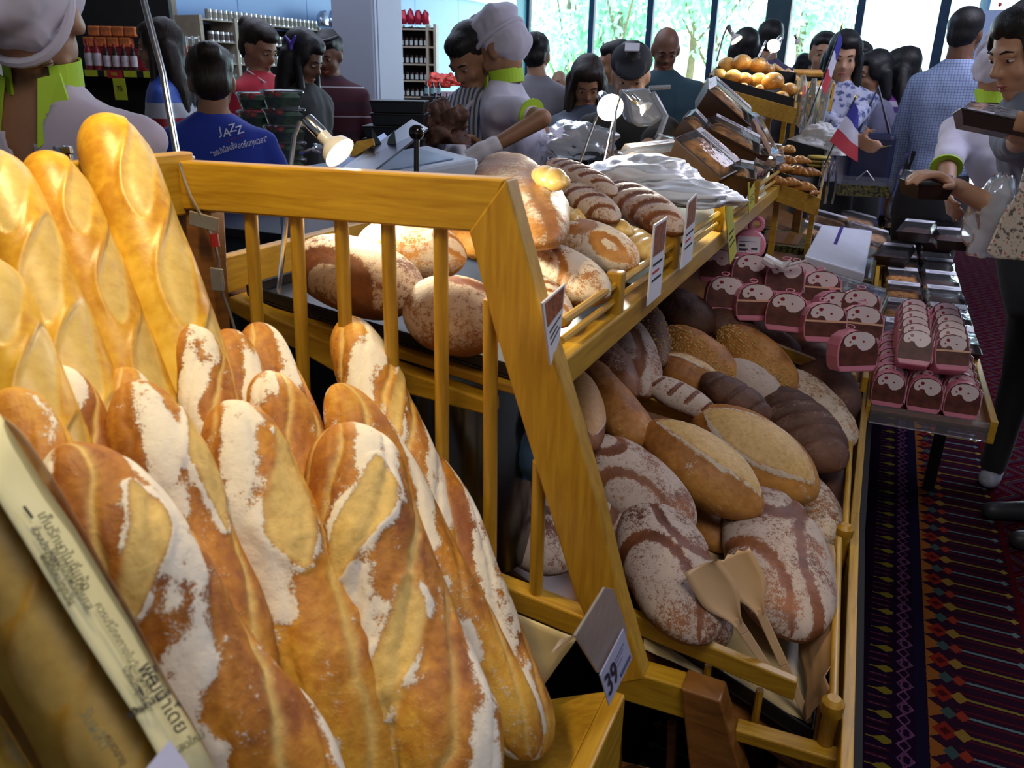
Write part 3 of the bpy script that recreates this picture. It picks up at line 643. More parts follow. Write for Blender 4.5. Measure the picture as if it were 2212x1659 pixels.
rodpx = [((1800, 1512), (1812, 1165), .63), ((1826, 1140), (1846, 800), .63)]
for (a_, b_, z) in rodpx:
    for dz, dx, r in ((0, 0, .007), (-.035, .004, .006)):
        A = pZ(*a_, z)+Vector((dx, 0, dz)); B = pZ(*b_, z)+Vector((dx, 0, dz)); sp(MB().tube([A, B], r, 10), 'front_rod', WOODY, 0, True)
    A = pZ(*a_, z); sp(MB().lathe([(.012, -.15), (.012, -.02), (.017, -.012), (.017, .006), (.010, .014)], 12, Matrix.Translation(A-Vector((0, .012, 0)))), 'knob_post', WOODZ, 0, True)
A = pZ(1848, 775, .63); sp(MB().lathe([(.012, -.15), (.012, -.02), (.017, -.012), (.017, .006), (.010, .014)], 12, Matrix.Translation(A)), 'knob_post', WOODZ, 0, True)
# lower near corner of the stand: beam and cut post end
sp(MB().hexa([*pl2([(1300, 1500), (1482, 1555)], 1.03), *[p+Vector((0, .04, 0)) for p in pl2([(1482, 1555), (1300, 1500)], 1.03)], *pl2([(1340, 1445), (1482, 1488)], 1.03), *[p+Vector((0, .04, 0)) for p in pl2([(1482, 1488), (1340, 1445)], 1.03)]]), 'lower_beam', WOODX)
A = pY(1520, 1500, 1.0)
sp(MB().prism(pl2([(1470, 1487), (1556, 1516), (1625, 1760), (1500, 1760)], 1.02), (0, .05, 0)), 'lower_post', WOODD)
for x in (1335, 1452): sp(MB().tube([pY(x, 1560, 1.10), pY(x-10, 1900, 1.10)], .009, 8), 'lower_bar', WOODD, 0, True)
sp(MB().beam(pY(1300, 1660, 1.12), pY(1790, 1780, 1.12), .03, .03), 'lower_beam', WOODD)
sp(MB().beam(pY(1590, 1575, 1.06), pY(1810, 1640, 1.06), .03, .022), 'lower_beam', WOODX)
for x, y in ((-.62, 1.12), (.02, 1.12), (-.62, 2.44), (.02, 2.44), (-.62, 4.2), (-.35, 4.2)): sp(MB().box((x-.02, y-.02, 0), (x+.02, y+.02, .46 if x > -.3 else (1.09 if y > 4 else .75))), 'leg', WOODD)
for y in (1.55, 2.5, 3.4): sp(MB().box((-.93, y-.02, 0), (-.89, y+.02, 1.15)), 'leg', WOODD)
black_tray(-.30, .045, 1.105, 1.60, .515, .655, 'black baking tray with rounded rim at the near end of the lower bin', .03)
sheet('kraft_paper_sheet', 'brown kraft paper folded up against the front rods of the lower bin', 'paper', pZ(1740, 1558, .56), pZ(1800, 1500, .63), pZ(1806, 1180, .64), pZ(1690, 1150, .58), KRAFT, 14, 14, .012, 5)
sheet('baking_paper', 'pale baking paper flat in the bin behind the near end board', 'baking paper', pP(1390, 1400, (.05, 0, .52), (.42, 0, 1)), pP(1745, 1560, (.05, 0, .52), (.42, 0, 1)), pP(1760, 1180, (.05, 0, .52), (.42, 0, 1)), pP(1400, 1180, (.05, 0, .52), (.42, 0, 1)), WAXP, 12, 12, .004, 6)
# ---------------------------------------------------------------- loaves
def lf(a, b, wpx, style, mat, label, seed, where='bin', lift=0, group=None, opts=None, fat=.78, pw=2.3, name='loaf', roll=0, cat='bread', up=None, n=84, m=56, flat=.25):
    if where == 'bin': p0, nn = (.05, 0, .585+lift), Vector((.42, 0, 1))
    elif where == 'shelf': p0, nn = (-.35, 0, 1.165+lift), Vector((.13, 0, 1))
    else: p0, nn = where
    A = pP(*a, p0, nn); B = pP(*b, p0, nn); D = ((A+B)/2-CAMP).dot(FWD); w = wpx*D/F/2
    u = Vector(up) if up else nn.normalized()*.75+(CAMP-(A+B)/2).normalized()*.5
    return bread(name, label, cat, A, B, w, w*fat, u, style, mat, seed, group, n, m, pw, 0, flat, opts, roll)
GB = 'loaves piled in the lower bin'; GU = 'loaves on the upper shelf'
sw1 = dict(arcs=[(-.55, .55, .62, .085, 0, 7), (.55, -.65, .75, .085, 0, 7), (1.15, .5, .55, .08, 0, 7)], q=1.9)
sw2 = dict(arcs=[(-.9, -.15, .62, .10, 0, 7), (.15, 1.0, .80, .08, 0, 7), (1.0, -.9, .85, .08, 0, 7)], q=1.9)
lf((1392, 1085), (1510, 1392), 208, 'swirl', B_BOU, 'floured round loaf with brown swirls behind the left spatula', 31, group=GB, opts=sw1, fat=.62, lift=.02)
lf((1655, 1062), (1708, 1380), 236, 'swirl', B_BOU, 'largest floured round loaf with brown curls, nearest the front rods', 32, group=GB, opts=sw2, fat=.55, lift=.02)
lf((1262, 950), (1492, 1155), 176, 'swirl', B_BOU, 'floured oval loaf with two brown arcs beside the sloping stile', 33, group=GB, opts=dict(arcs=[(-1.1, .1, .65, .09, 0, 7), (.35, -.75, .62, .09, 0, 7)], q=1.8), fat=.6, lift=.03)
lf((1392, 918), (1645, 1110), 158, 'batard', B_BAT, 'golden split loaf, left one of the two pointed pair in the bin', 34, group=GB, opts=dict(wid=.5, off=.25, q=1.7), lift=.07)
lf((1500, 890), (1765, 1075), 172, 'batard', B_BAT, 'golden split loaf with brown tip, right one of the two pointed pair', 35, group=GB, opts=dict(wid=.62, off=-.1, q=1.7), lift=.05)
lf((1735, 1030), (1795, 1200), 110, 'dust', B_BAT, 'pale golden floured loaf wedged against the front rods', 36, group=GB, lift=-.04, opts=dict(fl=.55))
lf((1652, 845), (1815, 1015), 152, 'dark', B_DRK, 'brown wheat loaf with deep cross cuts and faint flour', 37, group=GB, opts=dict(cuts=5, fl=.15, q=1.7), lift=.04)
lf((1745, 960), (1835, 1130), 110, 'dark', B_DRK, 'dark brown loaf low beside the front rods', 38, group=GB, lift=-.06)
lf((1688, 805), (1835, 965), 118, 'dust', B_BAT, 'golden loaf dusted with flour and dotted with dark raisins', 39, group=GB, opts=dict(fl=.6), lift=.03)
lf((1722, 708), (1822, 895), 118, 'dark', B_DRK, 'long dark rye loaf along the far front corner of the bin', 40, group=GB, lift=.05, pw=4)
s1 = lf((1560, 712), (1712, 842), 116, 'dark', B_BAT, 'seeded brown loaf with oats along its side, right one of the pair', 41, group=GB, lift=.06, opts=dict(fl=-.3)); add_seeds(s1, 420, .0045, 1, side=-1)
s2 = lf((1440, 712), (1590, 830), 104, 'dark', B_BAT, 'seeded brown loaf with oats along its side, left one of the pair', 42, group=GB, lift=.04, opts=dict(fl=-.3)); add_seeds(s2, 360, .0045, 2, side=-1)
lf((1520, 672), (1640, 745), 86, 'dark', B_DRK, 'dark rye loaf below the far rail of the bin', 43, group=GB, lift=.06)
lf((1610, 695), (1752, 815), 84, 'dark', B_DRK, 'dark rye loaf between the seeded loaf and the long corner one', 44, group=GB, lift=.03)
lf((1425, 775), (1560, 850), 92, 'batard', B_BAT, 'small white floured loaf with a yellow split by the inner divider', 45, group=GB, opts=dict(wid=.18, off=.3), lift=.04)
lf((1395, 822), (1545, 895), 72, 'ladder', B_BOU, 'small floured loaf with square cuts lying on the inner divider', 46, group=GB, opts=dict(cuts=4), lift=.07)
lf((1560, 785), (1690, 875), 92, 'dust', B_BOU, 'small round loaf under pinkish white flour', 47, group=GB, opts=dict(fl=.75), lift=.05)
lf((1515, 812), (1665, 905), 80, 'dark', B_DRK, 'small dark knobbly loaf beside the pinkish floured one', 48, group=GB, opts=dict(cuts=3), lift=.08)
s3 = lf((1400, 660), (1428, 790), 66, 'dark', B_DRK, 'dark loaf covered with pale seeds, upright at the back of the bin', 49, group=GB, lift=.05); add_seeds(s3, 300, .004, 3)
lf((1335, 685), (1392, 855), 118, 'swirl', B_BOU, 'grey floured loaf with a brown band, tilted under the shelf beam', 50, group=GB, opts=dict(arcs=[(.2, -.5, .55, .16, 0, 7)]), lift=.05)
lf((1265, 720), (1365, 860), 100, 'dust', B_BOU, 'lumpy brown loaf in the shade right below the shelf beam', 51, group=GB, opts=dict(fl=.35), lift=.05)
lf((1245, 782), (1392, 962), 108, 'dust', B_BAT, 'golden loaf with a white floured back beside the sliced round one', 52, group=GB, opts=dict(fl=.25), lift=.05, pw=4)
lf((1240, 800), (1275, 970), 92, 'batard', B_BOU, 'round loaf cut open to a pale greenish crumb next to the stile', 53, group=GB, opts=dict(wid=.95, off=.0), lift=.09)
lf((1415, 635), (1545, 715), 100, 'dark', B_DRK, 'nearly black loaf in the back corner of the bin', 54, group=GB, lift=.04)
lf((1275, 1030), (1345, 1170), 120, 'floured', B_BOU, 'floured loaf mostly hidden by the stile, under the oval one', 55, group=GB, opts=dict(arcs=[(0, -.6, .7, .12, 0, 7)]), lift=-.03)
lf((1490, 1270), (1555, 1395), 110, 'swirl', B_BOU, 'floured loaf end peeping out under the left spatula', 56, group=GB, opts=dict(arcs=[(-.3, -.2, .55, .1, 0, 7)]), lift=-.05)
lf((1470, 1060), (1572, 1190), 90, 'plain', B_BAT, 'plain brown loaf tucked under the split loaves', 57, group=GB, lift=-.04)
lf((1070, 1065), (1240, 1225), 190, 'swirl', B_BOU, 'large floured round loaf seen through the lowest dowels', 58, group=GB, opts=sw1, lift=-.02, fat=.5)
lf((1560, 640), (1690, 720), 80, 'dark', B_DRK, 'dark loaf leaning on the far rail, half hidden by pink boxes', 59, group=GB, lift=.0)
# upper shelf
lf((648, 548), (905, 650), 185, 'floured', B_BOU, 'big floured brown boule glowing white on top, left end of the shelf', 61, 'shelf', group=GU, opts=dict(arcs=[(0, -.9, .5, .2, 0, 7)], q=1.8), lift=.01, fat=.8)
lf((772, 520), (1008, 560), 140, 'floured', B_BAT, 'pale floured boule behind the first, right under the lamp', 62, 'shelf', group=GU, opts=dict(arcs=[(.9, 0, .4, .1, 0, 7)], q=1.8), lift=.03, fat=.85)
lf((880, 650), (1090, 715), 180, 'floured', B_BOU, 'floured boule with a folded crease behind the fifth dowel', 63, 'shelf', group=GU, opts=dict(arcs=[(.1, .9, .55, .16, 0, 7)], q=1.8), lift=.0, fat=.9)
lf((950, 490), (1085, 545), 90, 'dust', B_BAT, 'brown loaf in shade between the boules and the stile', 64, 'shelf', group=GU, opts=dict(fl=.1), lift=.01)
lf((1080, 345), (1175, 530), 178, 'swirl', B_BAT, 'very large round loaf standing on edge above the stile', 65, 'shelf', group=GU, opts=dict(fs=.72, arcs=[(.4, .9, .75, .13, 0, 7), (-.8, -.2, .5, .12, 0, 7)], q=2), lift=.10, fat=.6, up=(.45, -.85, .35))
lf((1200, 500), (1370, 575), 122, 'swirl', B_BAT, 'floured oval loaf with brown patches touching the shelf rail', 66, 'shelf', group=GU, opts=dict(arcs=[(-.4, -.1, .35, .2, 0, 7), (.6, -.3, .3, .12, 0, 7)], q=1.9), lift=.045, fat=.85)
lf((1130, 548), (1305, 645), 132, 'swirl', B_BAT, 'floured oval loaf with one brown crescent above the nearest rail post', 67, 'shelf', group=GU, opts=dict(arcs=[(-.5, -.9, 1.0, .08, 0, 7)], q=1.9), lift=.03, fat=.8)
lf((1120, 600), (1215, 700), 110, 'ladder', B_BAT, 'floured loaf with parallel cuts between stile and first price card', 68, 'shelf', group=GU, opts=dict(cuts=5), lift=.01)
lf((1300, 402), (1475, 502), 100, 'ladder', B_BOU, 'oval loaf with five dark slashes, rightmost of the slashed ones', 69, 'shelf', group=GU, opts=dict(cuts=6, off=-.35, q=1.8), lift=.07, fat=.85)
lf((1200, 398), (1332, 476), 82, 'ladder', B_BOU, 'oval loaf with dark slashes, middle one of the slashed ones', 70, 'shelf', group=GU, opts=dict(cuts=5, off=-.4, q=1.8), lift=.09, fat=.8)
lf((1185, 350), (1330, 420), 66, 'ladder', B_BOU, 'oval loaf with dark slashes, topmost of the slashed ones', 71, 'shelf', group=GU, opts=dict(cuts=6, q=1.8), lift=.12, fat=.8)
GP = 'pale yellow twisted rolls'
for i, (a, b, w, lab, lift) in enumerate([((1155, 372), (1225, 400), 56, 'shiny pale roll perched between the big round loaf and the slashed ones', .16), ((1195, 445), (1245, 478), 42, 'pale yellow twisted roll behind the big round loaf', .08),
        ((1212, 462), (1300, 480), 42, 'pale yellow twisted roll under the middle slashed loaf', .07), ((1292, 478), (1368, 505), 46, 'pale yellow roll with a single crease between two big loaves', .07), ((1345, 500), (1420, 560), 68, 'pale yellow shell shaped roll resting on the shelf rail', .04)]):
    lf(a, b, w, 'rolls', B_ROL, lab, 80+i, 'shelf', group=GP, opts=dict(n=1.2 if i in (0, 3) else 3), lift=lift, name='roll', fat=.85, n=48, m=36)
# ---------------------------------------------------------------- spatulas, price cards, clips
PLW = simple('beige_plastic', (.62, .42, .24), .35, 0, .05)
def spatula(a, b, wpx, label, fork, z0, z1):
    n_ = Vector((.42, 0, 1)).normalized(); A = pP(*a, (.05, 0, z0), n_); B = pP(*b, (.05, 0, z1), n_); D = (A-CAMP).dot(FWD); w = wpx*D/F
    up = (CAMP-A).normalized(); Mx, L = frame(A, B, up); t = thing('serving_tong' if 0 else 'serving_spatula', label, 'spatula', group='beige serving spatulas'); t.matrix_world = Mx
    mb = MB(); x0 = -L; bl = w*1.75; out = []
    N = 12
    for i in range(N+1):
        s = i/N; x = x0+bl*s; hw = w/2*(.86+.14*sin(s*pi)) if s < .55 else w/2*(1-.78*sstep(np.array(s), .5, 1))
        out.append((x, float(hw), -.010*(1-s)*4*s*.0+.012*(s-.2)**2))
    rows = []
    for (x, hw, z) in out:
        r = []
        for k in range(7):
            v = -1+2*k/6; cut = 0
            if fork and x == out[0][0] : cut = .006*(k % 2)
            r.append((x+cut+ (0 if fork else .010*(v*.5+.5) if x == out[0][0] else 0), v*hw, z+.010*v*v))
        rows.append(r)
    V = [Vector(p) for r in rows for p in r]; V2 = [p+Vector((0, 0, -.0022)) for p in V]; n = len(V); Fc = []
    for i in range(N):
        for k in range(6):
            q = (i*7+k, i*7+k+1, (i+1)*7+k+1, (i+1)*7+k); Fc.append(q[::-1]); Fc.append(tuple(j+n for j in q))
    def wall(ids):
        for p, q in zip(ids[:-1], ids[1:]): Fc.append((p, q, q+n, p+n))
    wall([i*7 for i in range(N+1)][::-1]); wall([i*7+6 for i in range(N+1)]); wall(list(range(7)))
    mesh_obj('blade', V+V2, Fc, PLW, t, True)
    mb = MB(); hx = x0+bl*.92; mb.beam((hx, 0, .006), (L*.3, 0, .004), w*.24, .007).beam((L*.3, 0, .004), (L, 0, 0), w*.24, .006, taper=.8)
    mb.build('handle', PLW, t, bevel=.0015)
spatula((1508, 1215), (1660, 1445), 88, 'beige flat bladed serving spatula, left one of the pair standing in the bin', False, .70, .60)
spatula((1583, 1192), (1750, 1562), 82, 'beige toothed serving spatula, right one of the pair standing in the bin', True, .72, .52)
CARDP = simple('printed_food_photo', (.30, .10, .04), .4, 0, .6, 90); INK = simple('black_ink', (.012, .012, .02), .6); INKG = simple('grey_ink', (.12, .12, .16), .6); REDI = simple('red_ink', (.45, .02, .03), .6)
YELC = simple('yellow_card', (.62, .60, .06), .5, 0, .03)
def card(px, X, label, mat=None, photo=True, bars=3, group='price cards on the shelf beam', name='price_card', red=False):
    """four pixels tl,tr,br,bl on the plane x = X, turned a little to the aisle"""
    P = [pX(x, y, X) for x, y in px]; t = thing(name, label, 'price card', P[3], group=group)
    nr = (P[1]-P[0]).cross(P[3]-P[0]).normalized(); nr = nr if nr.dot(CAMP-P[0]) > 0 else -nr
    def q(u0, u1, v0, v1, off): return [P[0].lerp(P[1], u).lerp(P[3].lerp(P[2], u), v)+nr*off-P[3] for u, v in ((u0, v0), (u1, v0), (u1, v1), (u0, v1))]
    MB().prism(q(0, 1, 0, 1, 0), -nr*.0025).build('card', mat or WHITEL, t)
    if photo: MB().prism(q(.08, .92, .03, .40, .0006), -nr*.0005).build('photo', CARDP, t)
    for k in range(bars): MB().prism(q(.15, .85-.2*(k % 2), .50+.10*k, .53+.10*k, .0006), -nr*.0004).build('printed_line', REDI if red and k == 1 else INK, t)
    return t
card([(1172, 655), (1222, 612), (1210, 730), (1190, 790)], -.325, 'price card with a red food photo, tucked against the sloping stile')
card([(1414, 486), (1442, 468), (1427, 636), (1399, 661)], -.325, 'tall price card hanging on the rail in front of the shell shaped roll', red=True)
card([(1487, 437), (1506, 417), (1495, 560), (1471, 582)], -.325, 'tall price card hanging below the white plastic bags', red=True)
card([(1567, 437), (1581, 428), (1592, 545), (1577, 572)], -.325, 'yellow striped price card hanging over the pink boxes', YELC, False)
card([(1617, 395), (1630, 388), (1630, 440), (1618, 462)], -.325, 'small yellow price card furthest along the shelf beam', YELC, False)
# ---------------------------------------------------------------- packed goods: builders
CHOC = simple('chocolate_cake', (.055, .018, .012), .55, 0, .35, 40, .3); FRUITC = simple('fruit_cake_top', (.55, .24, .05), .5, 0, .7, 45, .5)
PAPB = simple('brown_paper_mould', (.055, .024, .013), .45, 0, .35, 12); DARKT = simple('dark_tray_plastic', (.030, .016, .014), .3, 0, .1)
PASTRY = simple('pale_pastry', (.45, .24, .11), .6, 0, .4, 40); PINKP = simple('pink_card', (.72, .25, .36), .4, 0, .06, 20)
BROWNP = simple('printed_chocolate', (.12, .030, .020), .5, 0, .5, 28); ICING = simple('printed_icing', (.80, .68, .70), .35, 0, .06); CHERRY = simple('printed_cherry', (.30, .01, .02), .35)
CREAMB = simple('printed_cream_band', (.85, .50, .32), .35); LILW = simple('pack_side_white', (.70, .60, .64), .4)
def frustum(mb, w, l, z0, z1, k0, k1, t=.0015, open_top=False, open_bot=False, seg=1):
    P0 = [(-w/2*k0, -l/2*k0, z0), (w/2*k0, -l/2*k0, z0), (w/2*k0, l/2*k0, z0), (-w/2*k0, l/2*k0, z0)]
    P1 = [(-w/2*k1, -l/2*k1, z1), (w/2*k1, -l/2*k1, z1), (w/2*k1, l/2*k1, z1), (-w/2*k1, l/2*k1, z1)]
    F_ = [(0, 1, 5, 4), (1, 2, 6, 5), (2, 3, 7, 6), (3, 0, 4, 7)]
    if not open_bot: F_.append((3, 2, 1, 0))
    if not open_top: F_.append((4, 5, 6, 7))
    return mb.add(P0+P1, F_)
def clamshell(name, label, w, l, h, cake, tray, base_h, strip=True, dome=.012, group=None, cat='cake box', lid=None):
    t = thing(name, label, cat, group=group)
    o = frustum(MB(), w, l, 0, base_h, .84, 1, open_top=True).build('tray', tray, t); s = o.modifiers.new('t', 'SOLIDIFY'); s.thickness = .0015
    fr = MB()
    for a, b in (((-w/2-.003, -l/2-.003), (w/2+.003, -l/2+.002)), ((-w/2-.003, l/2-.002), (w/2+.003, l/2+.003)), ((-w/2-.003, -l/2), (-w/2+.002, l/2)), ((w/2-.002, -l/2), (w/2+.003, l/2))):
        fr.box((a[0], a[1], base_h-.001), (b[0], b[1], base_h+.003))
    fr.build('rim', CLEAR if tray is CLEAR else tray, t)
    n, m = 10, 8; V = []
    for i in range(n+1):
        for j in range(m+1):
            u, v = -1+2*i/n, -1+2*j/m; e = (1-u**6)*(1-v**6)
            V.append((u*w*.46, v*l*.46, base_h*.72+e*(dome+base_h*.2)+.004*float(vnoise(np.array([u*4+w*70, v*4, h*50])))))
    Fc = [(i*(m+1)+j, (i+1)*(m+1)+j, (i+1)*(m+1)+j+1, i*(m+1)+j+1) for i in range(n) for j in range(m)]
    mesh_obj('cake', V, Fc, cake, t, True)
    frustum(MB(), w, l, base_h+.002, h, 1, .86, open_bot=True).build('lid', lid or CLEAR, t)
    if strip:
        lb = MB().box((-w*.43, l*.10, h+.0005), (w*.43, l*.36, h+.0015)).build('label', WHITEL, t)
        MB().box((-w*.34, l*.15, h+.0016), (w*.12, l*.17, h+.0021)).box((-w*.34, l*.21, h+.0016), (w*.25, l*.23, h+.0021)).box((-w*.34, l*.28, h+.0016), (w*.0, l*.295, h+.0021)).build('printed_line', INKG, lb)
    return t
def place(proto, used, loc, rot=(0, 0, 0), label=None, group=None, scale=1):
    o = proto if not used else dup(proto)
    if isinstance(rot, Matrix): o.matrix_world = rot
    else: o.location = loc; o.rotation_euler = rot
    if scale != 1: o.scale = (scale,)*3
    if label: o['label'] = label
    if group: o['group'] = group
    return o
# loaf cakes in paper moulds with clear lids, heaped on the far part of the shelf
pA = clamshell('cake_box', 'x', .15, .11, .085, FRUITC, PAPB, .062, group='clear lidded loaf cakes heaped on the shelf', dome=.014)
pB = clamshell('cake_box', 'x', .17, .12, .055, PASTRY, CLEAR, .030, group='clear lidded loaf cakes heaped on the shelf', dome=.012)
heapA = [((1540, 238), 2.55, (18, 36, 25), 'paper mould loaf cake tipped highest on the heap, clear lid up', 1.15), ((1490, 292), 2.45, (15, 42, 12), 'dark paper mould loaf cake on its side below the highest one', .95),
    ((1502, 352), 2.2, (10, 34, -8), 'tilted loaf cake showing its brown paper side, beside the white plastic bags', 1.1), ((1560, 318), 2.45, (12, 24, 15), 'loaf cake with orange fruit top in the middle of the heap', 1.0),
    ((1560, 392), 2.25, (8, 8, 10), 'loaf cake half under the plastic bags, orange crust in a clear box', 1.05), ((1600, 345), 2.65, (5, 5, 20), 'loaf cake lying level behind the shelf rods', .95)]
heapB = [((1628, 290), 2.75, (10, 55, 30), 'flat clear box tipped on its short side at the right of the heap', .95), ((1645, 328), 3.0, (4, 4, 5), 'flat clear cake box at the far end of the shelf rods', .9), ((1640, 350), 2.9, (3, 5, -8), 'flat clear cake box under the far end one', .9),
    ((1598, 372), 2.5, (5, -10, 35), 'flat clear cake box wedged behind the nearer rail post', .9), ((1420, 345), 2.35, (12, -6, 40), 'flat clear cake box lying behind the white plastic bags', 1.1), ((1460, 322), 2.6, (0, 10, 15), 'flat clear cake box at the back left of the heap', 1.0), ((1575, 352), 2.75, (0, 8, 5), 'flat clear cake box deep in the middle of the heap', .9)]
for k, (px, D, r, lab, s) in enumerate(heapA): place(pA, k, pD(*px, D)-Vector((0, 0, .03)), tuple(radians(a) for a in r), lab, scale=s)
for k, (px, D, r, lab, s) in enumerate(heapB): place(pB, k, pD(*px, D)-Vector((0, 0, .02)), tuple(radians(a) for a in r), lab, scale=s)
# white plastic bags on the shelf, lit by the bright lamp
def crumple(name, label, c, r, sc, mat, seed, amp=.35, n=40, cat='plastic bag', group=None):
    T = np.linspace(.02, pi-.02, n); A = np.linspace(0, 2*pi, n, endpoint=False); T, A = np.meshgrid(T, A, indexing='ij')
    P = np.stack([np.sin(T)*np.cos(A), np.sin(T)*np.sin(A), np.cos(T)], -1); f = fbm(P*2.2+seed, seed, 2); g = 1-np.abs(fbm(P*3.5+seed*2, seed+5, 3))*1.6
    R = 1+amp*f+amp*.5*g; V = P*R[..., None]*r*np.array(sc); V[..., 2] = np.maximum(V[..., 2], -r*sc[2]*.55)
    o = mesh_obj(name, V.reshape(-1, 3), grid_faces(n, n), mat, None, True); o.location = c; return tag(o, label, cat, group)
BAGW = clear('white_plastic_film', (.92, .93, .95), -.12, .5, .93)
crumple('plastic_bag', 'crumpled white plastic bag glaring under the bright lamp', pD(1385, 385, 1.95), .125, (1.0, .85, .36), BAGW, 3, .38)
crumple('plastic_bag', 'folded white plastic bag hanging over the shelf rods', pD(1475, 422, 1.85), .115, (1.0, .75, .28), BAGW, 6, .30)
crumple('plastic_bag', 'thin bluish plastic bag lying by the till behind the lamp rods', pD(1245, 315, 3.3), .115, (1.2, .8, .75), BAGP, 9, .4)
# ---------------------------------------------------------------- pink cake packs
def pink_pack(label, band):
    t = thing('cake_pack', label, 'cake pack'); w, h, d = .102, .112, .062
    def outline(s=1, top=1): return [(x*w*s, z*h*top) for x, z in ((-.40, 0), (.40, 0), (.47, .12), (.50, .38), (.48, .66), (.40, .86), (.22, .98), (0, 1.02), (-.22, .98), (-.40, .86), (-.48, .66), (-.50, .38), (-.47, .12))]
    b = MB().prism([(x, -d/2, z) for x, z in outline()], (0, d, 0)).build('carton', PINKP, t, bevel=.004)
    MB().prism([(x*.97, -d/2-.0012, z) for x, z in outline(.97) if 1][0:0] or [(x*.96, -d/2-.0014, max(z, h*.16)) for x, z in outline(.98)], (0, .0012, 0)).build('cake_print', BROWNP, t)
    ic = [(-.26, .92), (-.35, .83), (-.37, .72), (-.31, .63), (-.22, .62), (-.15, .68), (-.06, .67), (-.01, .58), (.08, .52), (.20, .53), (.31, .60), (.38, .71), (.37, .82), (.29, .91), (.16, .965), (0, .985), (-.14, .97)]
    MB().prism([(x*w, -d/2-.0026, z*h) for x, z in ic], (0, .0012, 0)).build('icing_print', ICING, t)
    mb = MB()
    for x, z, r in ((-.14, .84, .0055), (.10, .74, .003), (-.22, .74, .003)): mb.lathe([(r, 0), (r*.9, .0006)], 8, Matrix.Translation((x*w, -d/2-.0026, z*h)) @ Matrix.Rotation(pi/2, 4, 'X'))
    mb.build('cherry_print', CHERRY, t)
    if band: MB().box((-.49*w, -d/2-.0032, h*.52), (.49*w, -d/2-.0018, h*.57)).build('printed_band', CREAMB, t)
    MB().prism([(w*.50, -d*.36, h*.14), (w*.50, d*.36, h*.14), (w*.485, d*.40, h*.80), (w*.485, -d*.40, h*.80)], (.0015, 0, 0)).build('side_panel', LILW, t)
    MB().tube([(cos(a)*.010, .006+.008*(sin(a)+1), h*1.03+.005*(sin(a)+1)) for a in np.linspace(-pi/2, 1.5*pi, 11)], .0016, 6).build('ring_handle', PINKP, t, True)
    return t
pk = [pink_pack('x', False), pink_pack('x', True)]; used = [0, 0]
GK = 'pink chocolate cake packs piled on the right table'; GK2 = 'pink chocolate cake packs heaped on the middle shelf'
rank = ['front', 'second', 'third', 'fourth', 'fifth', 'sixth', 'rearmost']; colr = ['left', 'middle', 'right']
def put_pack(loc, rz, rx, lab, grp, v, s=1):
    o = place(pk[v], used[v], loc, (rx, 0, rz), lab, grp, s); used[v] = 1; return o
for r in range(6):
    for c in range(3):
        put_pack((.122+c*.097+random.uniform(-.003, .003), 2.52+r*.088, .602), radians(random.uniform(-6, 6)+4), -.12, f'pink cake pack on the right table, bottom layer, {rank[r]} row, {colr[c]} one', GK, 0 if r == 0 else random.randint(0, 1), .94)
for r in range(6):
    for c in range(2):
        put_pack((.172+c*.100, 2.56+r*.084, .718), radians(random.uniform(-9, 9)+5), -.55, f'pink cake pack on the right table, top layer, {rank[r]} row, {"left" if c == 0 else "right"} one', GK, 1 if (r, c) in ((0, 1), (2, 0)) else 0, .96)
heap = [((1614, 625), 2.55, 8, 0, 'upper left one just right of the yellow card'), ((1690, 640), 2.50, -4, 0, 'upper middle one with white plastic cutlery on it'), ((1562, 675), 2.45, 5, 0, 'leftmost one in shade'), ((1625, 692), 2.40, 10, 1, 'lower one above the far bin rail'),
        ((1694, 715), 2.33, -8, 0, 'lowest middle one leaning forward'), ((1766, 662), 2.50, 0, 1, 'one with a shiny band below the gift boxes'), ((1773, 738), 2.26, 6, 1, 'front one with bright band right of centre'), ((1795, 708), 2.42, 12, 0, 'one behind the bright banded pack'),
        ((1852, 742), 2.30, -5, 1, 'rightmost front one'), ((1848, 705), 2.40, -8, 0, 'rightmost rear one with upright ring handle'), ((1838, 800), 2.17, 20, 0, 'lowest one by the knob post'), ((1545, 610), 2.7, 0, 0, 'rear left one in deep shade'), ((1720, 640), 2.62, 14, 0, 'upper right one behind the cutlery')]
for (px, D, rz, v, lab) in heap: put_pack(pD(*px, D), radians(rz+12), radians(-12), 'pink cake pack on the middle shelf, '+lab, GK2, v).scale = (1.16, 1.0, .98)
# big pink disc tag with ring
t = thing('pink_gift_pack', 'round pink pack with a large ring handle and white sticker, facing the aisle', 'cake pack', pD(1618, 530, 2.7))
t.rotation_euler = (radians(-15), 0, radians(15))
MB().lathe([(.001, -.012), (.048, -.012), (.055, -.006), (.055, .006), (.048, .012), (.001, .012)], 28, Matrix.Rotation(pi/2, 4, 'X')).build('disc', PINKP, t, True)
MB().tube([(cos(a)*.021+.018, 0, .071+sin(a)*.021) for a in np.linspace(0, 2*pi, 24)], .008, 8).build('ring_handle', PINKP, t, True)
st = MB().box((-.040, -.0145, -.026), (.034, -.0125, .028)).build('sticker', WHITEL, t)
MB().box((-.034, -.0150, -.006), (-.014, -.0146, .002)).box((-.034, -.0150, .010), (.02, -.0146, .012)).box((-.034, -.0150, -.02), (-.004, -.0146, -.012)).box((.006, -.0150, -.016), (.026, -.0146, -.009)).build('printed_line', INK, st)
